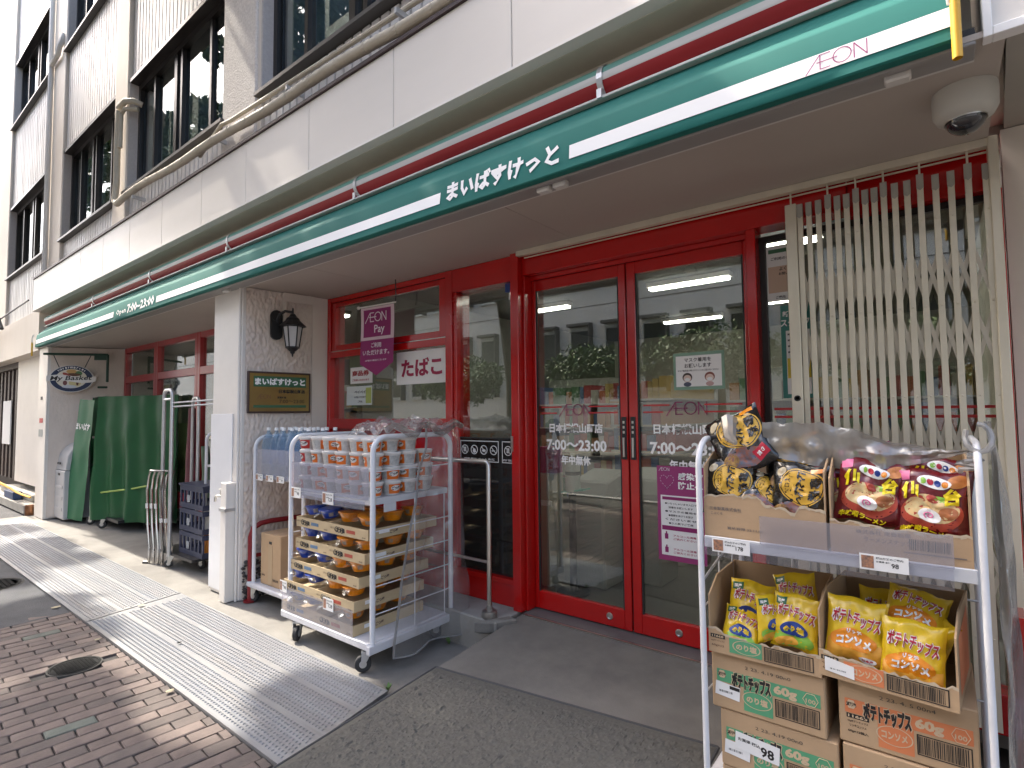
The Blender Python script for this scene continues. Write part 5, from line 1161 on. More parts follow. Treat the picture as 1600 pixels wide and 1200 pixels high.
g.box(-9.27, -9.24, 2.47, 2.50, 0.1, 1.75); g.build('inner_frame', mat('dull_steel', (0.25, 0.24, 0.22), 0.5, metal=0.5), GC)
g = MB(); g.box(-9.7, -8.5, 2.48, 2.88, 0.11, 0.15); g.build('deck', m_black, GC)
for x, y in ((-8.98, 2.46), (-9.45, 2.45), (-8.5, 2.85)): caster(x, y, GC, r=0.055, ang=0.8)
g = MB(); g.tube([wrink(A_+V((0.0, -0.03, 0.46))), wrink((A_+B_)/2+V((0.03, -0.06, 0.55))), wrink(A_+(B_-A_)*0.72+V((0.03, -0.07, 0.60)))], 0.012, 6); g.build('strap', mat('lime_strap', (0.42, 0.55, 0.12), 0.6), GC)
# grey domed plastic box
GB = thing('grey_bin', 'pale grey domed plastic bin beside the green covered cart', 'bin', (-10.4, 2.45, 0))
m_gp = mat('grey_plastic', (0.50, 0.49, 0.48), 0.5, var=0.08)
def dome(x0, x1, y0, y1, z0, z1, name, curved):
    g = MB(); n = 10; prof = [(y0, z0), (y1, z0)]
    if curved: prof += [(y1-0.02, z0+(z1-z0)*0.55)]+[(y0+0.30-0.30*math.sin(a)*1.0+0.02, z0+(z1-z0)*(0.30+0.70*math.cos(a))) for a in [k*pi/2/n for k in range(n+1)]]
    else: prof += [(y1, z1), (y0, z1)]
    g.extr(prof, x0, x1); return g.build(name, m_gp, GB, bev=0.012)
dome(-10.46, -9.98, 2.24, 2.64, 0.03, 0.73, 'body', False); dome(-10.46, -9.98, 2.25, 2.63, 0.735, 1.17, 'lid', True)
box('lid_handle', m_black, -10.30, -10.16, 2.225, 2.24, 0.82, 0.85, GB); box('latch', m_black, -10.28, -10.20, 2.232, 2.239, 0.66, 0.69, GB)
for k in range(3): g = MB(); g.box(-10.42, -10.04, 2.232, 2.2395, 0.15+0.16*k, 0.20+0.16*k); g.build('rib', m_gp, GB, bev=0.003)
box('red_trim', m_redold, -10.50, -10.47, 2.26, 2.6, 0.02, 0.72, GB)
# tall zinc trolley with navy crates
TT = thing('tall_trolley', 'tall zinc tube trolley standing before the green cart', 'trolley', (-6.2, 2.4, 0))
def uframe2(t, p, q, z0, z1, r, rad, m):
    d = (q-p).normalized(); L = (q-p).length
    pts = [p+Z1*z0, p+Z1*(z1-rad)]+[p+d*(rad-rad*math.cos(a))+Z1*(z1-rad+rad*math.sin(a)) for a in [k*pi/12 for k in range(1, 7)]]+[q-d*(rad-rad*math.cos(a))+Z1*(z1-rad+rad*math.sin(a)) for a in [k*pi/12 for k in range(6, 0, -1)]]+[q+Z1*(z1-rad), q+Z1*z0]
    g = MB(); g.tube(pts, r, 10); return g.build('end_frame', m, t, smooth=True)
uframe2(TT, V((-6.37, 2.24, 0)), V((-6.105, 2.22, 0)), 0.11, 1.775, 0.0185, 0.07, m_zinc); uframe2(TT, V((-6.45, 2.55, 0)), V((-6.2, 2.51, 0)), 0.13, 1.70, 0.0165, 0.06, m_zinc)
g = MB(); g.cyl((-6.36, 2.24, 1.68), (-6.11, 2.22, 1.68), 0.013, 8); g.build('cross_bar', m_zinc, TT, smooth=True)
for dz in (1.64, 1.60): g = MB(); g.cyl((-6.105, 2.22, dz), (-5.2, 2.45, dz+0.03), 0.009, 8); g.build('side_bar', m_zinc, TT, smooth=True)
g = MB(); g.box(-6.45, -5.6, 2.23, 2.60, 0.12, 0.145); g.build('deck', m_black, TT)
for x, y in ((-6.11, 2.24), (-5.7, 2.5), (-6.4, 2.5)): caster(x, y, TT, r=0.04, ang=1.2, zt=0.12)
m_nv = mat('navy_crate', (0.022, 0.03, 0.07), 0.5, var=0.2, vscale=8)
for k in range(3):
    t = thing('folding_crate', ['bottom navy folding crate on the tall trolley', 'middle navy folding crate on the tall trolley', 'top navy folding crate on the tall trolley'][k], 'crate', (-5.9, 2.45, 0.147+0.225*k), 'navy crates on the trolley')
    z = 0.147+0.225*k
    g = MB(); g.box(-6.08, -5.55, 2.30, 2.62, z, z+0.02)
    for a in ((-6.08, -5.55, 2.30, 2.315), (-6.08, -5.55, 2.605, 2.62), (-6.08, -6.065, 2.315, 2.605), (-5.565, -5.55, 2.315, 2.605)):
        g.box(a[0], a[1], a[2], a[3], z+0.02, z+0.05); g.box(a[0], a[1], a[2], a[3], z+0.17, z+0.215)
    for i in range(7): g.box(-6.08+0.086*i, -6.05+0.086*i, 2.301, 2.314, z+0.05, z+0.17)
    g.build('crate_body', m_nv, t); box('handle_mark', mat('crate_mark', (0.3, 0.32, 0.34), 0.5), -5.90, -5.84, 2.296, 2.2995, z+0.06, z+0.13, t)
    if k == 2: box('lid', m_nv, -6.09, -5.54, 2.29, 2.63, z+0.2155, z+0.235, t)
FT = [None]*3
for k in range(3):
    t = thing('folded_barrier', ['nearest bent chrome tube frame leaning by the tall trolley', 'middle bent chrome tube frame leaning by the tall trolley', 'rear bent chrome tube frame leaning by the tall trolley'][k], 'tube frame', (-6.5+0.05*k, 2.2, 0), 'nested chrome frames')
    P = [(0.02, 0.0), (0.02, 0.16), (-0.035, 0.38), (-0.07, 0.74), (-0.03, 0.88), (0.02, 0.945)]
    o = V((-6.50+0.055*k, 2.17+0.022*k, 0)); sd = V((0.19, 0.05, 0))
    pts = [o+V((a, 0, z)) for a, z in P]+[o+sd+V((a+0.02, 0, z)) for a, z in P[::-1]]
    g = MB(); g.tube(pts, 0.0125, 8); g.build('tube', mat('chrome_tube', (0.62, 0.60, 0.57), 0.18, metal=1.0), t, smooth=True)
    g = MB(); g.tube([o+V((-0.055, -0.002, 0.55)), o+V((-0.06, -0.002, 0.60))], 0.0165, 8); g.build('white_clip', m_white, t); g = MB(); g.tube([o+sd+V((0.0, -0.002, 0.42)), o+sd+V((-0.01, -0.002, 0.46))], 0.0165, 8); g.build('white_clip', m_white, t)
    if k == 0:
        g = MB(); g.tube([o+V((0.02, 0, 0)), o+V((-0.03, -0.03, 0.0))], 0.02, 8); g.build('foot', m_black, t)
# furled flags leaning at the window
for k, (x, y, col, lab) in enumerate(((-7.15, 2.82, (0.13, 0.012, 0.025), 'furled dark red flag leaning at the left recess window'), (-6.85, 2.84, (0.06, 0.11, 0.06), 'furled dull green flag leaning at the left recess window'))):
    g = MB(); g.grid(lambda u, v: (x+0.13*math.cos(u*6.28)*(1-0.5*v)*(1+0.4*nz(u*5, v*4, k))+(0.30-0.25*v)*(k*0.6), y-0.06*math.sin(u*6.28)*(1-0.4*v), 0.35+(1.25-0.45*k)*v), 24, 24)
    tag(g.build('furled_flag', mat('flag_%d' % k, col, 0.7, var=0.4, vscale=6), smooth=True, normals=False), lab, 'flag')
# white cart tucked behind the column
WC = thing('white_cart', 'white tube cart half hidden behind the white column', 'cart', (-5.6, 2.6, 0))
uframe(WC, -5.78, 2.42, 2.80, 0.14, 1.34, 0.015, m_tube, 0.08); g = MB(); g.box(-5.88, -5.2, 2.40, 2.82, 0.11, 0.145); g.build('deck', m_deck, WC, bev=0.005)
caster(-5.78, 2.41, WC, ang=0.4); caster(-5.3, 2.45, WC, ang=0.4)
g = MB(); g.box(-5.77, -5.2, 2.42, 2.80, 1.0, 1.02); g.build('shelf', m_plast, WC)
for k in range(2):
    t = thing('goods_bag', ['orange net bag on the white cart behind the column', 'white paper sack on top of the orange bag behind the column'][k], 'bag', (-5.7, 2.44, 0.15+0.2*k))
    g = MB(); g.grid(lambda u, v: (-5.68+0.15*math.cos(u*6.283)*(1-0.25*abs(2*v-1)**3)+0.012*nz(u*9, v*5, k), 2.47+0.09*math.sin(u*6.283), 0.148+0.205*k+(0.20+0.04*k)*v), 20, 10); g.build('bag_body', [mat('orange_net', (0.66, 0.22, 0.012), 0.6, var=0.3, vscale=40), mat('white_sack', (0.68, 0.66, 0.62), 0.6, var=0.2, vscale=12)][k], t, smooth=True, normals=False)
# ================================================================== GOODS ON THE NOODLE CART
m_cupw = mat('cup_white', (0.74, 0.71, 0.67), 0.5); m_cupo = mat('cup_orange', (0.75, 0.16, 0.01), 0.45, var=0.15, vscale=30); m_cupr = mat('cup_red', (0.45, 0.025, 0.02), 0.45, var=0.15, vscale=30); m_cupg = mat('cup_grey_print', (0.33, 0.32, 0.30), 0.5, col2=(0.60, 0.58, 0.54), vscale=40)
def cup(label, m, grp):
    t = thing('noodle_cup', label, 'noodle cup', (0, 0, 0), grp)
    R_ = lambda z: 0.050+0.012*z/0.082
    g = MB(); g.lathe([(0.001, 0), (0.048, 0), (0.050, 0.003), (R_(0.075), 0.075)], (0, 0, 0), 18, cap=False); g.build('cup_body', m_cupw, t, smooth=True)
    g = MB(); g.lathe([(0.064, 0.072), (0.0655, 0.075), (0.0655, 0.086), (0.062, 0.0885), (0.055, 0.087), (0.001, 0.0865)], (0, 0, 0), 18, cap=False); g.build('lid', m_cupw, t, smooth=True)
    for q, (a0, a1, mm) in enumerate(((-2.5, -0.9, m), (-0.9, 0.5, m_cupg), (0.5, 2.2, m), (2.2, 3.78, m_cupg))):
        g = MB(); g.grid(lambda u, v: ((R_(0.008+0.058*v)+0.0008)*math.cos(a0+(a1-a0)*u), (R_(0.008+0.058*v)+0.0008)*math.sin(a0+(a1-a0)*u), 0.008+0.058*v), 8, 1); sl_ = g.build('sleeve', mm, t, smooth=True, normals=False)
        if q in (0, 2):
            g = MB(); f = lambda p, z, o=0.0018: V(((R_(z)+o)*math.cos((a0+a1)/2+p/0.056), (R_(z)+o)*math.sin((a0+a1)/2+p/0.056), z))
            g.emap(f, 0, 0.042, 0.032, 0.017, rings=2, n=14); g.build('print_patch', m_cupw, sl_, normals=False)
            g = MB(); g.tmap('ごつ盛', lambda p, z: f(p, z, 0.0026), 0, 0.042, 0.022, bold=0.05, w=0.055); g.build('print', m_ink, sl_)
    return t
co = cup('orange and white noodle cup stacked on the upper shelf of the noodle cart', m_cupo, 'orange noodle cups on the cart shelf')
cr = cup('red and white noodle cup at the left end of the stacked cups', m_cupr, 'red noodle cups on the cart shelf')
used = {}
rnd = random.Random(4)
for i in range(6):
    for j in range(4):
        for k in range(4):
            if 0 < i < 5 and j > 0 and k < 3: continue
            x = -3.42+0.137*i+rnd.uniform(-.006, .006); y = 2.105+0.137*j+rnd.uniform(-.005, .005); z = 1.002+0.0885*k
            p = cr if i == 0 else co
            if k == 3 and (j > 2): continue
            rz = rnd.uniform(-0.5, 0.5) if rnd.random() < 0.6 else rnd.uniform(1.2, 1.9)
            lb = '%s noodle cup in %s stack from the left, %s row, %s layer on the shelf' % ('red' if i == 0 else 'orange', ORD[i], ROW[j], ('bottom', 'second', 'third', 'top')[k])
            if p not in used: used[p] = 1; p.location = (x, y, z); p.rotation_euler = (0, 0, rz); p['label'] = lb
            else: copytree(p, (x, y, z), rz, label=lb)
# trays of bowl noodles
m_tray = mat('tray_card', (0.56, 0.43, 0.25), 0.85, var=0.1, vscale=6)
m_blue = mat('bowl_blue', (0.018, 0.075, 0.50), 0.28, var=0.3, vscale=25, coat=0.4); m_or = mat('bowl_orange', (0.92, 0.30, 0.008), 0.28, var=0.25, vscale=25, coat=0.4)
def bowl(label, m, grp):
    t = thing('noodle_bowl', label, 'noodle bowl', (0, 0, 0), grp)
    g = MB(); g.lathe([(0.001, 0), (0.048, 0), (0.052, 0.006), (0.070, 0.055)], (0, 0, 0), 18, cap=False); b = g.build('bowl_body', m, t, smooth=True)
    g = MB(); g.lathe([(0.070, 0.055), (0.078, 0.057), (0.079, 0.060), (0.070, 0.061), (0.001, 0.063)], (0, 0, 0), 18, cap=False); g.build('lid', m, t, smooth=True)
    g = MB()
    for a0 in (-2.2, -1.0, 0.4):
        f = lambda p, z: V(((0.0505+0.018*z/0.05)*math.cos(a0+p), (0.0505+0.018*z/0.05)*math.sin(a0+p), z))
        g.grid(lambda u, v: f(0.5*(u-.5), 0.014+0.026*v), 4, 2)
    stuff(g.build('print_patch', mat('bowl_print_%s' % m.name, (0.55, 0.50, 0.46) if m is m_blue else (0.66, 0.42, 0.25), 0.5, col2=(0.2, 0.18, 0.18), vscale=70), t, normals=False))
    # loose film over the pack
    g = MB(); g.grid(lambda u, v: (-0.085+0.17*u, -0.085+0.17*v, 0.062+0.010*nz(u*4, v*4, 3)-0.02*(abs(2*u-1)**3+abs(2*v-1)**3)), 8, 8); g.build('wrap_film', glassmat('wrap_film', (0.95, 0.95, 0.95), 1.5, 0.08, film=0.05, bump=0.5, bscale=40), t, smooth=True, normals=False)
    return t
bb = bowl('dark blue noodle bowl in the left trays of the noodle cart', m_blue, 'blue noodle bowls'); bo = bowl('orange noodle bowl in the right trays of the noodle cart', m_or, 'orange noodle bowls')
def tray(x0, x1, y0, y1, z0, h, logo, label, rot, grp):
    c = V(((x0+x1)/2, (y0+y1)/2, z0)); t = thing('noodle_tray', label, 'tray', c, grp)
    box('bottom', m_tray, x0, x1, y0, y1, z0, z0+0.004, t)
    for nm, a in (('front_wall', (x0, x1, y0, y0+0.004)), ('back_wall', (x0, x1, y1-0.004, y1)), ('side_wall', (x0, x0+0.004, y0+0.0045, y1-0.0045)), ('side_wall', (x1-0.004, x1, y0+0.0045, y1-0.0045))): box(nm, m_tray, a[0], a[1], a[2], a[3], z0+0.0042, z0+h, t)
    w = x1-x0
    g = MB()
    for k in range(3):
        a = [(x0+w*(0.20+0.07*k)+0.018*math.cos(q), y0-0.0012, z0+h*(0.52-0.03*k)+0.016*math.sin(q)) for q in [i*2*pi/10 for i in range(11)]]; g.tube(a, 0.0022, 4)
    g.text('ごつ盛', (x0+w*0.30, y0-0.0013, z0+h*0.5), X1, Z1, h*0.42, w=w*0.24, bold=0.06)
    stuff(g.build('brand_print', m_ink, t))
    box('flavour_bar', logo, x0+w*0.46, x0+w*0.68, y0-0.0012, y0-0.0002, z0+h*0.34, z0+h*0.66, t)
    g = MB(); g.text('12個入', (x0+w*0.08, y0-0.0012, z0+h*0.6), X1, Z1, h*0.2); g.text('要冷暗所', (x1-w*0.10, y0-0.0012, z0+h*0.2), X1, Z1, h*0.13); g.text('ごつ盛', (x1+0.001, y0+(y1-y0)*0.35, z0+h*0.45), Y1, Z1, h*0.35, bold=0.05); stuff(g.build('small_print', mat('brown_ink', (0.12, 0.07, 0.05), 0.7), t))
    box('stock_label', m_paper, x1+0.0002, x1+0.0012, y0+0.08, y0+0.16, z0+h*0.45, z0+h*0.8, t)
    t.rotation_euler = (0, 0, rot); return t
m_lb = mat('flavour_blue', (0.10, 0.17, 0.26), 0.6); m_lr = mat('flavour_red', (0.40, 0.07, 0.04), 0.6)
ordn = ['lowest', 'second', 'third', 'fourth', 'top']
ub = [False, False]
for k in range(5):
    z = 0.177+0.143*k; xl = -3.60+[0, 0.015, 0.07, 0.115, 0.115][k]; yl = [2.02, 2.018, 2.03, 2.045, 2.05][k]
    rl = rnd.uniform(-.02, .02)
    tray(xl, xl+0.385, yl, yl+0.55, z, 0.064, m_lb, ordn[k]+' tray of blue noodle bowls on the noodle cart', 0, 'trays of noodle bowls')
    xr = xl+0.39; xe = [-2.80, -2.79, -2.76, -2.725, -2.70][k]; xr = max(xr, xe-0.41); yr = yl-0.003
    tray(xr, xe, yr, yr+0.56, z, 0.064, m_lr, ordn[k]+' tray of orange noodle bowls on the noodle cart', 0, 'trays of noodle bowls')
    for (p, ui, x0, y0, ny, wd_) in ((bb, 0, xl+0.095, yl+0.088, 2, 0.185), (bo, 1, xr+0.10, yr+0.088, 3, 0.195)):
        for i in range(2):
            for j in range(ny):
                if p is bo and i == 0 and j == 2: continue
                q = (x0+wd_*i+rnd.uniform(-.008, .008), y0+0.178*j, z+0.072+rnd.uniform(0, .006)); rot = (rnd.uniform(-.12, .12), rnd.uniform(-.12, .12), rnd.uniform(0, 6))
                lb = '%s noodle bowl, %s side, %s row of the %s tray on the noodle cart' % (('dark blue', 'orange')[ui], ('left', 'right')[i], ('front', 'second', 'rear')[j], ordn[k])
                if not ub[ui]: ub[ui] = True; p.location = q; p.rotation_euler = rot; p['label'] = lb
                else: copytree(p, q, rot=rot, label=lb)
# ================================================================== SNACK CARTONS AND BAGS
def wall4(t, x0, x1, y0, y1, z0, z1, zf, seed, m=m_card, ragged=0.012, sideF=None):
    """open carton: torn low front wall, taller sides and back"""
    rnd = random.Random(seed); th = 0.005
    box('bottom', m_card, x0, x1, y0, y1, z0, z0+0.004, t)
    n = 26; top = [(x0+(x1-x0)*i/n, zf(i/n)+rnd.uniform(-ragged, ragged)*0.5) for i in range(n+1)]
    g = MB(); vs = []
    for x, z in top: vs += [(x, y0, z0+0.0042), (x, y0, z), (x, y0+th, z0+0.0042), (x, y0+th, z-0.003)]
    fs = []
    for i in range(n): a = 4*i; fs += [(a, a+4, a+5, a+1), (a+2, a+3, a+7, a+6), (a+1, a+5, a+7, a+3)]
    g.add(vs, fs); g.build('front_wall', m_card, t)
    g = MB()   # torn fluting lip
    for i in range(n): a, b = top[i], top[i+1]; d = rnd.uniform(0.003, 0.012); g.quad((a[0], y0-0.001, a[1]), (b[0], y0-0.001, b[1]), (b[0], y0-0.0012, b[1]-d), (a[0], y0-0.0012, a[1]-d))
    stuff(g.build('torn_edge', mat('torn_card', (0.56, 0.45, 0.31), 0.9, var=0.2, vscale=60), t))
    sF = sideF if sideF else z1
    for x in (x0, x1-th):
        g = MB(); g.slab([(x, y0+th, z0+0.0042), (x, y1-th, z0+0.0042), (x, y1-th, z1), (x, y0+(y1-y0)*0.30, z1), (x, y0+th, sF)], (th, 0, 0)); g.build('side_wall', [m_card, m_cardin][0], t)
    box('back_wall', m_cardin, x0, x1, y1-th, y1, z0+0.0042, z1, t)
def bagshape(w, h, th, seed):
    """pillow bag standing in the x-z plane, front toward -y; returns front map and mesh builder"""
    ph = seed*3.7
    def d(x, z):
        u, v = 2*x/w, 2*z/h
        e = max(0, 1-abs(u)**3.2)*max(0, 1-abs(v)**2.6)
        r = th*e**0.62
        r += 0.012*nz(x*34+ph, z*24, 2)*e**0.3+0.005*nz(x*85, z*85+ph, 4)*(e**0.3)+0.0022*math.sin(x*260)*max(0, abs(v)-0.86)*7
        return r
    def edge(x, z):
        u, v = 2*x/w, 2*z/h
        k = 1-0.07*(1-abs(v)**2)-0.02*nz(z*30+ph)
        return x*k, z*(1-0.03*(1-min(1, abs(u))**2))+0.004*math.sin(x*60+ph)
    def front(x, z, o=0.0):
        ex, ez = edge(x, z); return V((ex, -d(x, z)-o, ez))
    g = MB(); N_ = 22
    g.grid(lambda u, v: front((u-.5)*w, (v-.5)*h), N_, N_); g.grid(lambda u, v: (lambda p: V((p.x, -p.y*0.8+0.002, p.z)))(front((.5-u)*w, (v-.5)*h)), N_, N_)
    return front, g
B_RED = mat('title_red', (0.42, 0.01, 0.03), 0.35); B_YEL = mat('bag_yellow', (0.78, 0.52, 0.015), 0.24, var=0.08, vscale=5, coat=0.5); B_OR = mat('bag_orange', (0.80, 0.27, 0.015), 0.25, coat=0.5); B_ORL = mat('bag_chip', (0.80, 0.42, 0.06), 0.3, col2=(0.70, 0.30, 0.03), vscale=25, coat=0.5)
B_WH = mat('bag_white', (0.85, 0.83, 0.78), 0.35); B_GRN = mat('bag_green', (0.012, 0.10, 0.03), 0.35); B_LG = mat('bag_lightgreen', (0.25, 0.50, 0.06), 0.35); B_BLU = mat('bag_blue', (0.012, 0.04, 0.22), 0.35)
B_BLK = mat('bag_black', (0.012, 0.011, 0.010), 0.2, coat=0.6); B_GLD = mat('bag_gold', (0.66, 0.38, 0.045), 0.35); B_MIX = mat('bag_mix', (0.36, 0.10, 0.035), 0.35, col2=(0.10, 0.16, 0.22), vscale=75, detail=3); B_MIX2 = mat('bag_mix_tan', (0.50, 0.30, 0.10), 0.35, col2=(0.12, 0.05, 0.02), vscale=60)
B_CRM = mat('garlic_cream', (0.72, 0.60, 0.40), 0.4, var=0.25, vscale=40); B_DRD = mat('bag_maroon', (0.15, 0.008, 0.012), 0.25, var=0.25, vscale=12, coat=0.5); B_SYEL = mat('sendai_yellow', (0.85, 0.66, 0.01), 0.35); B_BOWL = mat('ramen_bowl', (0.45, 0.06, 0.03), 0.35, var=0.3, vscale=30); B_SOUP = mat('ramen_soup', (0.72, 0.42, 0.17), 0.35, col2=(0.60, 0.55, 0.30), vscale=38); B_PNK = mat('pink_swirl', (0.70, 0.16, 0.32), 0.4); B_MEAT = mat('ramen_meat', (0.48, 0.17, 0.06), 0.4, var=0.4, vscale=40); B_NOOD = mat('fried_noodle', (0.62, 0.26, 0.07), 0.4, col2=(0.40, 0.12, 0.03), vscale=50)
def mkbag(kind, name, label, grp, seed):
    t = thing(name, label, 'snack bag', (0, 0, 0), grp)
    w, h, th = {'nori': (0.135, 0.165, 0.022), 'cons': (0.165, 0.195, 0.027), 'garlic': (0.165, 0.185, 0.028), 'sendai': (0.165, 0.18, 0.024)}[kind]
    F, g = bagshape(w, h, th, seed)
    base = {'nori': B_YEL, 'cons': B_YEL, 'garlic': B_BLK, 'sendai': B_DRD}[kind]
    g.build('bag_film', base, t, smooth=True)
    L = lambda o: (lambda x, z: F(x, z, o))
    def D(nm, m, f): q = MB(); f(q); q.build(nm, m, t, normals=False, smooth=True)
    def T(s, cx, cz, hh, m, o, bold=0.03, ww=None, rot=0, nm='lettering'): q = MB(); q.tmap(s, L(o), cx, cz, hh, bold=bold, w=ww, rot=rot); q.build(nm, m, t, normals=False)
    if kind == 'cons':
        D('lower_print', B_ORL, lambda q: q.rmap(L(0.0012), -w*0.47, w*0.47, -h*0.47, -h*0.16, nx=16, ny=8))
        D('flavour_oval', B_OR, lambda q: q.emap(L(0.0022), -0.006, -0.028, w*0.40, h*0.165, rings=6, n=28))
        T('ポテトチップス', 0.0, 0.036, 0.050, B_WH, 0.0026, 0.085, 0.140, -0.10, 'title_outline'); T('ポテトチップス', 0.0, 0.036, 0.046, B_RED, 0.0038, 0.03, 0.134, -0.10, 'title')
        T('リッチ', -0.004, -0.006, 0.014, B_WH, 0.0036, 0.05, 0.042); T('コンソメ', -0.004, -0.032, 0.028, B_WH, 0.0036, 0.06, 0.098)
        D('corner_label', B_WH, lambda q: q.emap(L(0.0028), 0.035, -0.078, 0.024, 0.009, rings=3)); T('日本産', 0.035, -0.078, 0.008, B_RED, 0.0038, 0.03, 0.03)
    elif kind == 'nori':
        D('lower_print', B_LG, lambda q: q.emap(L(0.0012), 0.0, -0.05, w*0.44, h*0.17, rings=6)); D('chip_print', B_ORL, lambda q: q.emap(L(0.002), -0.02, -0.062, w*0.26, h*0.09, rings=4))
        D('corner_flag', B_GRN, lambda q: q.rmap(L(0.0016), -w*0.45, -w*0.20, h*0.30, h*0.44, nx=5, ny=4)); T('国産', -w*0.325, h*0.37, 0.012, B_WH, 0.003)
        T('ポテトチップス', 0.004, 0.030, 0.042, B_WH, 0.0026, 0.085, 0.118, -0.12, 'title_outline'); T('ポテトチップス', 0.004, 0.030, 0.038, B_RED, 0.0038, 0.03, 0.112, -0.12, 'title')
        D('flavour_disc', B_BLU, lambda q: q.emap(L(0.0026), 0.0, -0.022, 0.042, 0.022, rings=4)); T('のり塩', 0.0, -0.022, 0.020, B_YEL, 0.0042, 0.06, 0.062)
    elif kind == 'garlic':
        D('gold_oval', B_GLD, lambda q: q.emap(L(0.0014), 0.012, 0.022, w*0.40, h*0.30, rings=7, n=30)); D('dark_line', B_BLK, lambda q: q.emap(L(0.0022), 0.012, 0.022, w*0.375, h*0.28, rings=1, n=30, hole=0.96))
        for i, ch in enumerate('青森'): T(ch, 0.050, 0.040-0.036*i, 0.032, B_BLK, 0.0036, 0.045)
        for i, ch in enumerate('にんにく'): T(ch, 0.008, 0.058-0.025*i, 0.026, B_BLK, 0.0036, 0.05)
        for i, ch in enumerate('ペペロン'): T(ch, -0.030, 0.05-0.016*i, 0.012, B_BLK, 0.0030, 0.01)
        D('food_print', B_MIX, lambda q: q.emap(L(0.0016), -0.005, -0.058, w*0.38, h*0.15, rings=5)); D('food_print', B_MIX2, lambda q: q.emap(L(0.0022), -0.045, -0.060, w*0.16, h*0.11, rings=4))
        D('garlic_print', B_CRM, lambda q: q.emap(L(0.0030), -0.052, 0.062, 0.016, 0.012, rings=3, rot=0.6)); D('red_stamp', B_RED, lambda q: q.rmap(L(0.003), 0.026, 0.066, -0.075, -0.042, nx=4, ny=4, rot=0.3)); T('旨さ', 0.046, -0.058, 0.013, B_WH, 0.0042, 0.03, None, 0.3)
        D('top_flash', B_OR, lambda q: q.rmap(L(0.0014), 0.03, 0.07, 0.070, 0.083, nx=4, ny=2))
    else:
        D('bowl_print', B_BOWL, lambda q: q.emap(L(0.0012), 0.0, -0.026, w*0.43, h*0.26, rings=7, n=30)); D('soup_print', B_SOUP, lambda q: q.emap(L(0.002), 0.0, -0.016, w*0.38, h*0.20, rings=6, n=28))
        D('meat_print', B_MEAT, lambda q: q.emap(L(0.0028), 0.038, -0.022, 0.022, 0.017, rings=3)); D('spice_print', B_BOWL, lambda q: q.emap(L(0.003), 0.002, 0.010, 0.014, 0.011, rings=3)); D('leek_print', B_LG, lambda q: q.emap(L(0.0028), 0.02, 0.014, 0.016, 0.008, rings=2))
        D('fishcake', B_WH, lambda q: q.emap(L(0.0032), -0.004, -0.036, 0.026, 0.018, rings=3)); 
        q = MB(); q.tube([F(-0.004+0.0007*k*math.cos(k*0.55), -0.036+0.0005*k*math.sin(k*0.55), 0.0046) for k in range(2, 20)], 0.0016, 4); q.build('swirl', B_PNK, t)
        T('仙', -0.050, 0.030, 0.046, B_SYEL, 0.004, 0.05, 0.040); T('台', 0.046, 0.022, 0.046, B_SYEL, 0.004, 0.05, 0.040)
        D('logo_cloud', B_WH, lambda q: q.emap(L(0.0026), 0.004, 0.056, 0.038, 0.017, rings=3))
        for i, c in enumerate((B_LG, B_RED, B_BLU, B_OR)): D('logo_dot', c, lambda q: q.emap(L(0.0036), -0.020+0.016*i, 0.055, 0.0075, 0.009, rings=2, n=10))
        D('corner_mark', B_PNK, lambda q: q.rmap(L(0.002), -0.078, -0.050, 0.058, 0.084, nx=4, ny=4)); D('noodle_print', B_NOOD, lambda q: q.emap(L(0.0018), 0.055, 0.062, 0.024, 0.018, rings=3))
        T('辛味噌ラーメン', -0.012, -0.076, 0.017, B_SYEL, 0.0032, 0.04, 0.115, -0.06)
    return t
P_ = {k: [] for k in ('nori', 'cons', 'garlic', 'sendai')}; PN = {}
def put(kind, label, loc, rot, grp, sc=1.0):
    nm = {'nori': 'chip_bag', 'cons': 'chip_bag', 'garlic': 'garlic_snack_bag', 'sendai': 'ramen_snack_bag'}[kind]
    PN[kind] = PN.get(kind, 0)+1
    if len(P_[kind]) < 3: t = mkbag(kind, nm, label, grp, len(kind)+5*len(P_[kind])); P_[kind].append(t)
    else: t = copytree(P_[kind][PN[kind] % 3], label=label)
    t.location = loc; t.rotation_euler = rot; t.scale = (sc, sc, sc)
# upper shelf, left carton of black garlic snacks
t = thing('snack_carton', 'open brown carton of black garlic snack bags on the upper shelf', 'carton', (-0.49, 2.2, 1.047), 'open snack cartons')
wall4(t, -0.690, -0.300, 2.012, 2.40, 1.047, 1.345, lambda u: 1.192+0.012*math.sin(u*5)-0.02*(0.5 < u < 0.8), 1, sideF=1.30)
g = MB(); g.text('三幸製菓株式会社', (-0.615, 2.0105, 1.15), X1, Z1, 0.013, w=0.11); g.text('こぶくろ', (-0.645, 2.0105, 1.133), X1, Z1, 0.010); g.text('賞味期限 22.11.09', (-0.55, 2.0105, 1.085), X1, Z1, 0.010, w=0.12); stuff(g.build('print', mat('faint_ink', (0.20, 0.16, 0.13), 0.8), t))
G_ = 'bags of garlic snacks'
put('garlic', 'topmost black garlic snack bag leaning at the left of its carton', (-0.585, 2.12, 1.385), (-0.40, -0.42, 0.15), G_, 1.28)
put('garlic', 'black garlic snack bag lying at the rear right of its carton', (-0.412, 2.17, 1.315), (-0.65, -0.18, 0.1), G_, 1.3)
put('garlic', 'black garlic snack bag standing in the front left corner of its carton', (-0.615, 2.07, 1.222), (-0.15, 0.05, 0.1), G_, 1.08)
put('garlic', 'black garlic snack bag standing in the front right corner of its carton', (-0.385, 2.07, 1.215), (-0.15, 0.08, -0.1), G_, 1.12)
put('garlic', 'black garlic snack bag lying flat in the middle of its carton', (-0.50, 2.09, 1.20), (-0.7, 0.5, 0.2), G_, 0.9)
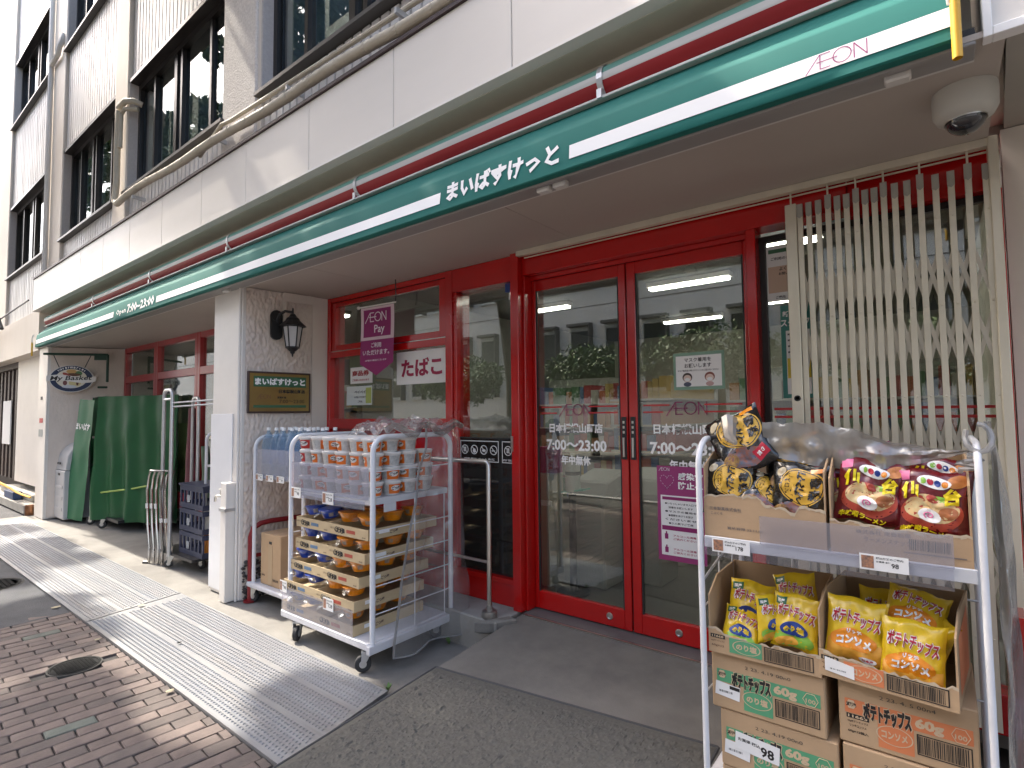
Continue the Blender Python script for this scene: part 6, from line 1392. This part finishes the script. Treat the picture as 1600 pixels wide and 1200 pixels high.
# right carton of maroon ramen snacks
t = thing('snack_carton', 'open brown carton of maroon ramen snack bags on the upper shelf', 'carton', (-0.11, 2.2, 1.047), 'open snack cartons')
wall4(t, -0.290, 0.060, 2.012, 2.40, 1.047, 1.355, lambda u: 1.148+0.004*math.sin(u*9)-0.012*u, 2, sideF=1.28)
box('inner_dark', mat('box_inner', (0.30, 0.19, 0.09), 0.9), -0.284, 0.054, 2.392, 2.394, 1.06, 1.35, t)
g = MB(); g.text('株式会社 東豊製菓', (-0.15, 2.0105, 1.122), X1, Z1, 0.013, w=0.14); g.text('ラーメンスナック', (-0.14, 2.0105, 1.10), X1, Z1, 0.016, w=0.12)
g.box(-0.10, 0.045, 2.0100, 2.0108, 1.072, 1.076); stuff(g.build('print', mat('faint_ink', (0.20, 0.16, 0.13), 0.8), t))
def barcode(t, x0, x1, y, z0, z1, frame=True, seed=1):
    rnd = random.Random(seed); g = MB(); x = x0+0.004
    if frame:
        for a in ((x0, x1, z0, z0+0.0028), (x0, x1, z1-0.0028, z1), (x0, x0+0.003, z0, z1), (x1-0.003, x1, z0, z1)): g.quad((a[0], y, a[2]), (a[1], y, a[2]), (a[1], y, a[3]), (a[0], y, a[3]))
    while x < x1-0.008:
        w = rnd.choice((0.0011, 0.0016, 0.0026)); g.quad((x, y, z0+0.005), (x+w, y, z0+0.005), (x+w, y, z1-0.005), (x, y, z1-0.005)); x += w+rnd.choice((0.0012, 0.0018, 0.0026))
    stuff(g.build('barcode', m_ink, t))
barcode(t, -0.09, 0.02, 2.0106, 1.078, 1.12, False, 5)
G_ = 'bags of ramen snacks'
put('sendai', 'front left maroon ramen snack bag in its carton', (-0.183, 2.08, 1.238), (-0.22, 0.14, 0.05), G_, 1.13)
put('sendai', 'front right maroon ramen snack bag in its carton', (-0.028, 2.075, 1.216), (-0.18, 0.05, -0.05), G_, 1.12)
put('sendai', 'maroon ramen snack bag behind the front right one', (-0.01, 2.16, 1.258), (-0.25, 0.12, -0.05), G_, 1.05)
put('sendai', 'rearmost maroon ramen snack bag sticking up at the left', (-0.20, 2.20, 1.29), (-0.45, -0.18, 0.1), G_, 1.05)
put('sendai', 'maroon ramen snack bag half hidden at the left carton wall', (-0.245, 2.13, 1.222), (-0.2, 0.02, 0.35), G_, 0.92)
# cartons of chips below
m_gp_ = mat('print_green', (0.10, 0.34, 0.17), 0.75, var=0.08); m_op_ = mat('print_orange', (0.66, 0.21, 0.08), 0.75, var=0.08)
def chipcarton(label, x0, x1, y0, y1, z0, z1, col, flav, date, tag98=False, rot=0.0, sticker=True, seed=1):
    t = thing('chip_carton', label, 'carton', ((x0+x1)/2, (y0+y1)/2, z0), 'cartons of crisps on the snack cart')
    box('body', m_card, x0, x1, y0, y1, z0, z1, t, bev=0.004)
    w, h = x1-x0, z1-z0; y = y0-0.0008
    lt = mat('card_light', (0.58, 0.43, 0.27), 0.8)
    g = MB(); g.quad((x0+w*0.05, y, z1-h*0.52), (x1-w*0.04, y, z1-h*0.52), (x1-w*0.04, y, z1-h*0.30), (x0+w*0.05, y, z1-h*0.30)); g.build('print_band', col, t)
    g = MB(); g.quad((x0+w*0.30, y, z1-h*0.92), (x0+w*0.56, y, z1-h*0.92), (x0+w*0.56, y, z1-h*0.525), (x0+w*0.30, y, z1-h*0.525)); g.build('print_block', col, t)
    g = MB(); g.emap(lambda p, q: V((p, y-0.0006, q)), x0+w*0.42, z1-h*0.70, w*0.135, h*0.145, hole=0.93, rings=1, n=28); g.build('flavour_ring', lt, t)
    g = MB(); g.text(flav, (x0+w*0.42, y-0.0006, z1-h*0.70), X1, Z1, h*0.12, w=w*0.19, bold=0.04); g.build('flavour', lt, t)
    g = MB(); g.text('ポテトチップス', (x0+w*0.37, y-0.0006, z1-h*0.43), X1, Z1+X1*0.0, h*0.31, w=w*0.37, bold=0.11); g.build('title_outline', lt, t)
    g = MB(); g.text('ポテトチップス', (x0+w*0.37, y-0.0012, z1-h*0.43), X1, Z1, h*0.28, w=w*0.355, bold=0.065); g.build('title', m_ink, t)
    g = MB(); g.text('60g', (x0+w*0.67, y-0.0006, z1-h*0.42), X1, Z1, h*0.19, w=w*0.20, bold=0.05); g.build('weight', lt, t)
    hx = [(x0+w*0.88+w*0.062*math.cos(a), y-0.0006, z1-h*0.42+h*0.115*math.sin(a)) for a in [k*pi/3 for k in range(7)]]
    g = MB(); g.tube(hx, 0.0011, 4); g.text('100', (x0+w*0.88, y-0.0006, z1-h*0.44), X1, Z1, h*0.07, w=w*0.08); stuff(g.build('percent_badge', lt, t))
    hx = [(x0+w*0.10+w*0.04*math.cos(a), y-0.0008, z1-h*0.385+h*0.075*math.sin(a)) for a in [k*pi/3 for k in range(7)]]
    g = MB(); g.poly(hx[:6]); g.build('brand_badge', lt, t); g = MB(); g.text('湖池', (x0+w*0.10, y-0.0014, z1-h*0.385), X1, Z1, h*0.07, bold=0.03); g.build('brand_text', m_ink, t)
    g = MB(); g.text(date, (x0+w*0.52, y-0.0006, z1-h*0.17), X1, Z1, h*0.055, w=w*0.40, bold=0.0); g.build('date_print', mat('stamp_ink', (0.08, 0.07, 0.06), 0.8), t)
    barcode(t, x0+w*0.58, x1-w*0.05, y-0.0004, z1-h*0.86, z1-h*0.56, True, seed)
    if sticker:
        g = MB(); g.slab([(x0+w*0.03, y-0.001, z1-h*0.76), (x0+w*0.26, y-0.001, z1-h*0.80), (x0+w*0.27, y-0.001, z1-h*0.56), (x0+w*0.04, y-0.001, z1-h*0.52)], (0, -0.0006, 0)); g.build('stock_label', m_paper, t); barcode(t, x0+w*0.06, x0+w*0.22, y-0.002, z1-h*0.73, z1-h*0.64, False, seed+9)
        g = MB(); g.quad((x0+w*0.17, y-0.0018, z1-h*0.62), (x0+w*0.265, y-0.0018, z1-h*0.63), (x0+w*0.265, y-0.0018, z1-h*0.57), (x0+w*0.17, y-0.0018, z1-h*0.56)); g.build('label_block', m_ink, t)
    else:
        g = MB(); g.quad((x0+w*0.06, y, z1-h*0.60), (x0+w*0.235, y, z1-h*0.60), (x0+w*0.235, y, z1-h*0.53), (x0+w*0.06, y, z1-h*0.53)); g.build('code_block', m_ink, t)
        g = MB(); g.text('11663', (x0+w*0.147, y-0.0006, z1-h*0.565), X1, Z1, h*0.045, w=w*0.15, bold=0.03); g.build('code', lt, t)
        g = MB(); g.text('60gポテトチップス', (x0+w*0.147, y-0.0004, z1-h*0.645), X1, Z1, h*0.04, w=w*0.16); g.text('リッチコンソメ', (x0+w*0.147, y-0.0004, z1-h*0.71), X1, Z1, h*0.04, w=w*0.13); g.text('60g×12袋入', (x0+w*0.147, y-0.0004, z1-h*0.80), X1, Z1, h*0.05, w=w*0.16); stuff(g.build('small_print', m_ink, t))
    if tag98:
        g = MB(); g.slab([(x0+w*0.14, y-0.002, z1-h*0.32), (x0+w*0.53, y-0.002, z1-h*0.38), (x0+w*0.52, y-0.002, z1-h*0.68), (x0+w*0.13, y-0.002, z1-h*0.62)], (0, -0.0008, 0)); g.build('price_card', m_paper, t)
        g = MB(); g.text('98', (x0+w*0.42, y-0.0034, z1-h*0.54), X1-Z1*0.08, Z1, h*0.17, bold=0.03); g.text('お買得 税込', (x0+w*0.26, y-0.0034, z1-h*0.45), X1-Z1*0.08, Z1, h*0.06, w=w*0.2); stuff(g.build('price', m_ink, t))
    t.rotation_euler = (0, 0, rot); return t
chipcarton('closed green print crisp carton in the left stack, second from the top', -0.685, -0.325, 2.03, 2.41, 0.443, 0.637, m_gp_, 'のり塩', '2 23. 4.19 00n0', seed=3)
chipcarton('green print crisp carton with price card, third in the left stack', -0.66, -0.295, 2.035, 2.415, 0.246, 0.440, m_gp_, 'のり塩', '2 23. 4.19 00n0', True, seed=4)
chipcarton('closed orange print crisp carton under the open orange one', -0.290, 0.052, 2.04, 2.42, 0.455, 0.650, m_op_, 'コンソメ', '2 23. 4. 5 00n4', sticker=False, seed=6)
chipcarton('lowest orange print crisp carton in the right stack', -0.283, 0.055, 2.035, 2.42, 0.257, 0.452, m_op_, 'コンソメ', '2 23. 4. 5 00n4', sticker=False, seed=7)
for x0, x1, lab in ((-0.66, -0.295, 'lowest crisp carton of the left stack on the cart deck'), (-0.285, 0.06, 'lowest hidden crisp carton of the right stack on the cart deck')): carton('chip_carton', lab, x0, x1, 2.04, 2.42, 0.168, 0.244)
# open left carton of nori crisps
def openchips(label, x0, x1, y0, y1, z0, z1, col, flav, zf, seed, rot, sticker):
    t = thing('chip_carton', label, 'carton', ((x0+x1)/2, (y0+y1)/2, z0), 'open snack cartons')
    wall4(t, x0, x1, y0, y1, z0, z1, zf, seed, sideF=z1-0.05)
    w = x1-x0; y = y0-0.0016; lt = mat('card_light', (0.58, 0.43, 0.27), 0.8)
    g = MB(); g.quad((x0+w*0.20, y, z0+0.012), (x0+w*0.50, y, z0+0.012), (x0+w*0.50, y, z0+0.062), (x0+w*0.20, y, z0+0.062)); g.build('print_block', col, t)
    g = MB(); g.emap(lambda p, q: V((p, y-0.0006, q)), x0+w*0.36, z0+0.038, w*0.13, 0.023, hole=0.92, rings=1, n=28); g.build('flavour_ring', lt, t)
    g = MB(); g.text(flav, (x0+w*0.36, y-0.0006, z0+0.038), X1, Z1, 0.022, w=w*0.19, bold=0.04); g.build('flavour', lt, t)
    barcode(t, x0+w*0.52, x1-w*0.06, y-0.0004, z0+0.010, z0+0.058, True, seed)
    g = MB(); g.quad((x0+w*0.02, y, z0+0.052), (x0+w*0.16, y, z0+0.052), (x0+w*0.16, y, z0+0.065), (x0+w*0.02, y, z0+0.065)); g.build('code_block', m_ink, t); g = MB(); g.text('11668', (x0+w*0.09, y-0.0006, z0+0.0585), X1, Z1, 0.008, w=w*0.11); g.build('code', lt, t)
    g = MB(); g.text('60gポテトチップス', (x0+w*0.09, y-0.0006, z0+0.042), X1, Z1, 0.008, w=w*0.13); g.text('60g×12', (x0+w*0.09, y-0.0006, z0+0.026), X1, Z1, 0.009, w=w*0.12); stuff(g.build('small_print', mat('brown_ink2', (0.14, 0.08, 0.05), 0.8), t))
    if sticker:
        g = MB(); g.slab([(x0+w*0.05, y-0.001, z0+0.02), (x0+w*0.28, y-0.001, z0+0.012), (x0+w*0.28, y-0.001, z0+0.05), (x0+w*0.05, y-0.001, z0+0.062)], (0, -0.0006, 0)); g.build('stock_label', m_paper, t); barcode(t, x0+w*0.08, x0+w*0.24, y-0.002, z0+0.022, z0+0.036, False, seed+3)
        g = MB(); xx = x1+0.0012; g.quad((xx, y0+0.05, z0+0.03), (xx, y1-0.06, z0+0.03), (xx, y1-0.06, z1-0.03), (xx, y0+0.05, z1-0.06)); g.build('side_print', col, t)
    t.rotation_euler = (0, 0, rot); return t
openchips('open carton of green label crisps on top of the left stack', -0.690, -0.335, 2.015, 2.37, 0.640, 0.885, m_gp_, 'のり塩', lambda u: 0.716-0.012*math.sin(u*3.1)+0.012*(u < 0.15), 11, 0.02, False)
openchips('open carton of orange label crisps set askew on the right stack', -0.320, 0.030, 2.0, 2.36, 0.653, 0.905, m_op_, 'コンソメ', lambda u: 0.735-0.018*math.sin(u*2.4), 12, -0.10, True)
G_ = 'bags of green label crisps'
put('nori', 'rear left yellow crisp bag in the green label carton', (-0.575, 2.14, 0.78), (-0.25, 0.12, 0.15), G_, 1.12)
put('nori', 'narrow middle yellow crisp bag in the green label carton', (-0.485, 2.09, 0.775), (-0.15, 0.05, 0.75), G_, 0.95)
put('nori', 'front right yellow crisp bag in the green label carton', (-0.413, 2.08, 0.78), (-0.2, 0.06, -0.05), G_, 1.08)
put('nori', 'raised rear yellow crisp bag in the green label carton', (-0.430, 2.20, 0.825), (-0.35, -0.2, 0.0), G_, 1.05)
put('nori', 'low yellow crisp bag lying behind the green carton front', (-0.590, 2.08, 0.72), (-0.7, 0.1, 0.1), G_, 0.95)
G_ = 'bags of orange label crisps'
put('cons', 'front left yellow and orange crisp bag leaning in its carton', (-0.238, 2.075, 0.795), (-0.2, 0.08, 0.06), G_, 1.02)
put('cons', 'front middle yellow and orange crisp bag in its carton', (-0.092, 2.055, 0.765), (-0.15, 0.06, -0.02), G_, 1.0)
put('cons', 'yellow and orange crisp bag lying across the top of its carton', (-0.085, 2.15, 0.855), (-0.95, 0.18, -0.05), G_, 1.0)
put('cons', 'yellow and orange crisp bag at the right wall of its carton', (-0.045, 2.16, 0.785), (-0.25, 0.25, -0.9), G_, 0.85)
put('cons', 'yellow and orange crisp bag at the rear of its carton', (-0.17, 2.24, 0.80), (-0.3, 0.1, 0.2), G_, 0.95)
# ================================================================== INSIDE THE SHOP
m_shelf = mat('gondola', (0.42, 0.41, 0.38), 0.5)
pm = [mat('pack_%d' % i, c, 0.5) for i, c in enumerate([(0.45, 0.12, 0.06), (0.50, 0.35, 0.12), (0.12, 0.22, 0.12), (0.50, 0.47, 0.42), (0.10, 0.16, 0.30), (0.42, 0.22, 0.10), (0.35, 0.05, 0.06)])]
def gondola(x0, x1, y0, y1, z1, levels, label, seed, face='y'):
    t = thing('shop_shelf', label, 'shelf', ((x0+x1)/2, (y0+y1)/2, 0.2)); rnd = random.Random(seed)
    box('back_panel', m_shelf, x0, x1, y1-0.03, y1, 0.2, z1, t) if face == 'y' else box('back_panel', m_shelf, x0, x0+0.03, y0, y1, 0.2, z1, t)
    g = MB()
    for k in range(levels):
        z = 0.30+(z1-0.35)*k/levels; dz = (z1-0.35)/levels
        box('shelf_board', m_shelf, x0, x1, y0, y1, z-0.02, z, t)
        if face == 'y':
            x = x0+0.02
            while x < x1-0.08: w = rnd.uniform(0.05, 0.13); g.box(x, x+w-0.008, y0+0.02+rnd.uniform(0, .03), y1-0.04, z, z+dz*rnd.uniform(0.5, 0.85), rnd.randrange(7)); x += w
        else:
            y = y0+0.02
            while y < y1-0.08: w = rnd.uniform(0.05, 0.13); g.box(x0+0.04, x1-0.02-rnd.uniform(0, .03), y, y+w-0.008, z, z+dz*rnd.uniform(0.5, 0.85), rnd.randrange(7)); y += w
    stuff(g.build('stacked_goods', pm, t))
gondola(-2.75, -2.05, 5.2, 6.6, 1.95, 6, 'tall snack shelf seen through the right door leaf', 1)
gondola(-1.9, 0.9, 6.4, 6.9, 2.0, 5, 'rear grocery shelf beyond the doors', 2)
gondola(0.55, 1.15, 3.5, 6.2, 1.9, 5, 'grocery shelf behind the folding gate', 3)
gondola(-4.8, -3.2, 6.6, 7.1, 2.0, 5, 'grocery shelf deep behind the tobacco window', 4)
t = thing('chiller_cabinet', 'low beige chiller with louvred base inside the right door', 'chiller', (-2.0, 4.8, 0.2))
g = MB(); g.box(-2.35, -1.98, 4.5, 5.15, 0.2, 0.95); g.build('cabinet', mat('chiller_beige', (0.46, 0.42, 0.34), 0.5), t, bev=0.01)
for k in range(4): box('louvre', m_dark, -1.9795, -1.974, 4.6, 5.0, 0.45+0.09*k, 0.51+0.09*k, t)
for i, (x, y, lab) in enumerate(((-2.10, 3.75, 'grey plastic waste bin with sloping lid inside the left door'), (-1.80, 4.05, 'second grey waste bin behind the first one inside the left door'))):
    t = thing('waste_bin', lab, 'bin', (x, y, 0.2)); m_wb = mat('bin_grey', (0.36, 0.355, 0.33), 0.5, var=0.1)
    g = MB(); g.extr([(y-0.17, 0.2), (y+0.17, 0.2), (y+0.19, 0.92), (y-0.19, 0.80)], x-0.14, x+0.14); g.build('bin_body', m_wb, t, bev=0.015)
    g = MB(); g.extr([(y-0.20, 0.80), (y+0.20, 0.925), (y+0.19, 1.05), (y-0.12, 0.98), (y-0.20, 0.87)], x-0.15, x+0.15); g.build('bin_lid', m_wb, t, bev=0.015); box('bin_slot', m_dark, x-0.09, x+0.09, y-0.17, y-0.163, 0.86, 0.91, t)
t = thing('beige_cabinet', 'beige side cabinet beside the left door post inside', 'cabinet', (-2.42, 3.6, 0.2)); box('cabinet', mat('chiller_beige', (0.46, 0.42, 0.34), 0.5), -2.56, -2.335, 3.42, 3.62, 0.2, 1.04, t, 0.006); box('paper_tag', m_paper, -2.41, -2.31, 3.412, 3.418, 0.80, 0.84, t); box('leaflet_box', m_mag, -2.44, -2.30, 3.44, 3.56, 1.042, 1.24, t)
t = thing('sanitiser_stand', 'hand sanitiser bottle on a black stand inside the left door', 'sanitiser', (-2.12, 3.42, 0.2))
g = MB(); g.cyl((-2.13, 3.42, 0.2), (-2.13, 3.42, 0.93), 0.028, 10); g.lathe([(0.12, 0.2), (0.12, 0.215)], (-2.13, 3.42, 0), 20); g.build('stand_post', m_black, t, smooth=True)
g = MB(); g.lathe([(0.001, 0.93), (0.05, 0.93), (0.055, 0.95), (0.055, 1.12), (0.035, 1.16), (0.018, 1.175), (0.018, 1.205), (0.001, 1.205)], (-2.11, 3.40, 0), 18, cap=False); g.build('bottle', mat('bottle_white', (0.60, 0.60, 0.58), 0.4), t, smooth=True)
g = MB(); g.slab([(-2.19, 3.36, 0.915), (-2.0, 3.36, 0.945), (-2.0, 3.46, 0.945), (-2.19, 3.46, 0.915)], (0, 0, 0.012)); g.build('drip_tray', mat('tray_mint', (0.12, 0.45, 0.36), 0.5), t)
g = MB(); g.lathe([(0.0565, 1.05), (0.0565, 1.075)], (-2.11, 3.40, 0), 18, cap=False); g.build('strap', m_black, t)
t = thing('entry_railing', 'steel entry rail just inside the left door', 'railing', (-2.62, 3.3, 0.2)); g = MB(); g.tube([(-2.30, 3.22, 0.2), (-2.30, 3.22, 1.16), (-2.38, 3.22, 1.18), (-2.5, 3.22, 1.18)], 0.012, 8); g.build('tube', m_steel, t, smooth=True)
lm2 = emat('shop_tube_light', (1.0, 0.985, 0.94), 4.5)
LP = [(-1.55, 4.1), (-1.95, 5.4), (-1.05, 4.6), (-3.6, 4.2), (-3.9, 5.6), (-1.3, 7.0), (-2.7, 7.6), (-8.0, 4.5), (-6.4, 4.2)]
LL = ['nearest strip light inside the right door leaf', 'strip light above the snack shelf inside', 'strip light behind the right door edge', 'bright strip light behind the tobacco window top', 'second strip light behind the tobacco window', 'small strip light deep in the shop', 'far strip light at the back of the shop', 'strip light in the far left room', 'strip light in the left room near the column']
for (x, y), lab in zip(LP, LL):
    t = thing('strip_light', lab, 'ceiling light', (x, y, 2.8), 'shop strip lights'); box('light_body', m_white, x-0.42, x+0.42, y-0.06, y+0.06, 2.80, 2.849, t); box('light_tube', lm2, x-0.40, x+0.40, y-0.045, y+0.045, 2.775, 2.7995, t)
# left room: wrapped plants and stored goods
t = thing('stored_bundle', 'pale wrapped bundles stored behind the left recess window', 'bundle', (-8, 3.4, 0.2))
rnd = random.Random(6)
for k in range(9):
    x = -9.6+0.5*k; y = 3.35+rnd.uniform(0, .2); h = rnd.uniform(1.4, 1.95); r = rnd.uniform(0.13, 0.22)
    g = MB(); g.grid(lambda u, v: (x+r*math.cos(u*6.283)*(1-0.3*v)*(1+0.5*nz(u*4, v*5, k)), y+r*0.6*math.sin(u*6.283), 0.2+(h-0.2)*v), 18, 16); g.build('wrapped_bundle', mat('wrap_%d' % (k % 3), [(0.48, 0.45, 0.36), (0.26, 0.32, 0.16), (0.55, 0.52, 0.46)][k % 3], 0.5, var=0.4, vscale=9), t, smooth=True, normals=False)
gondola(-9.8, -5.2, 5.0, 5.5, 2.0, 5, 'storage shelf behind the left recess windows', 8)
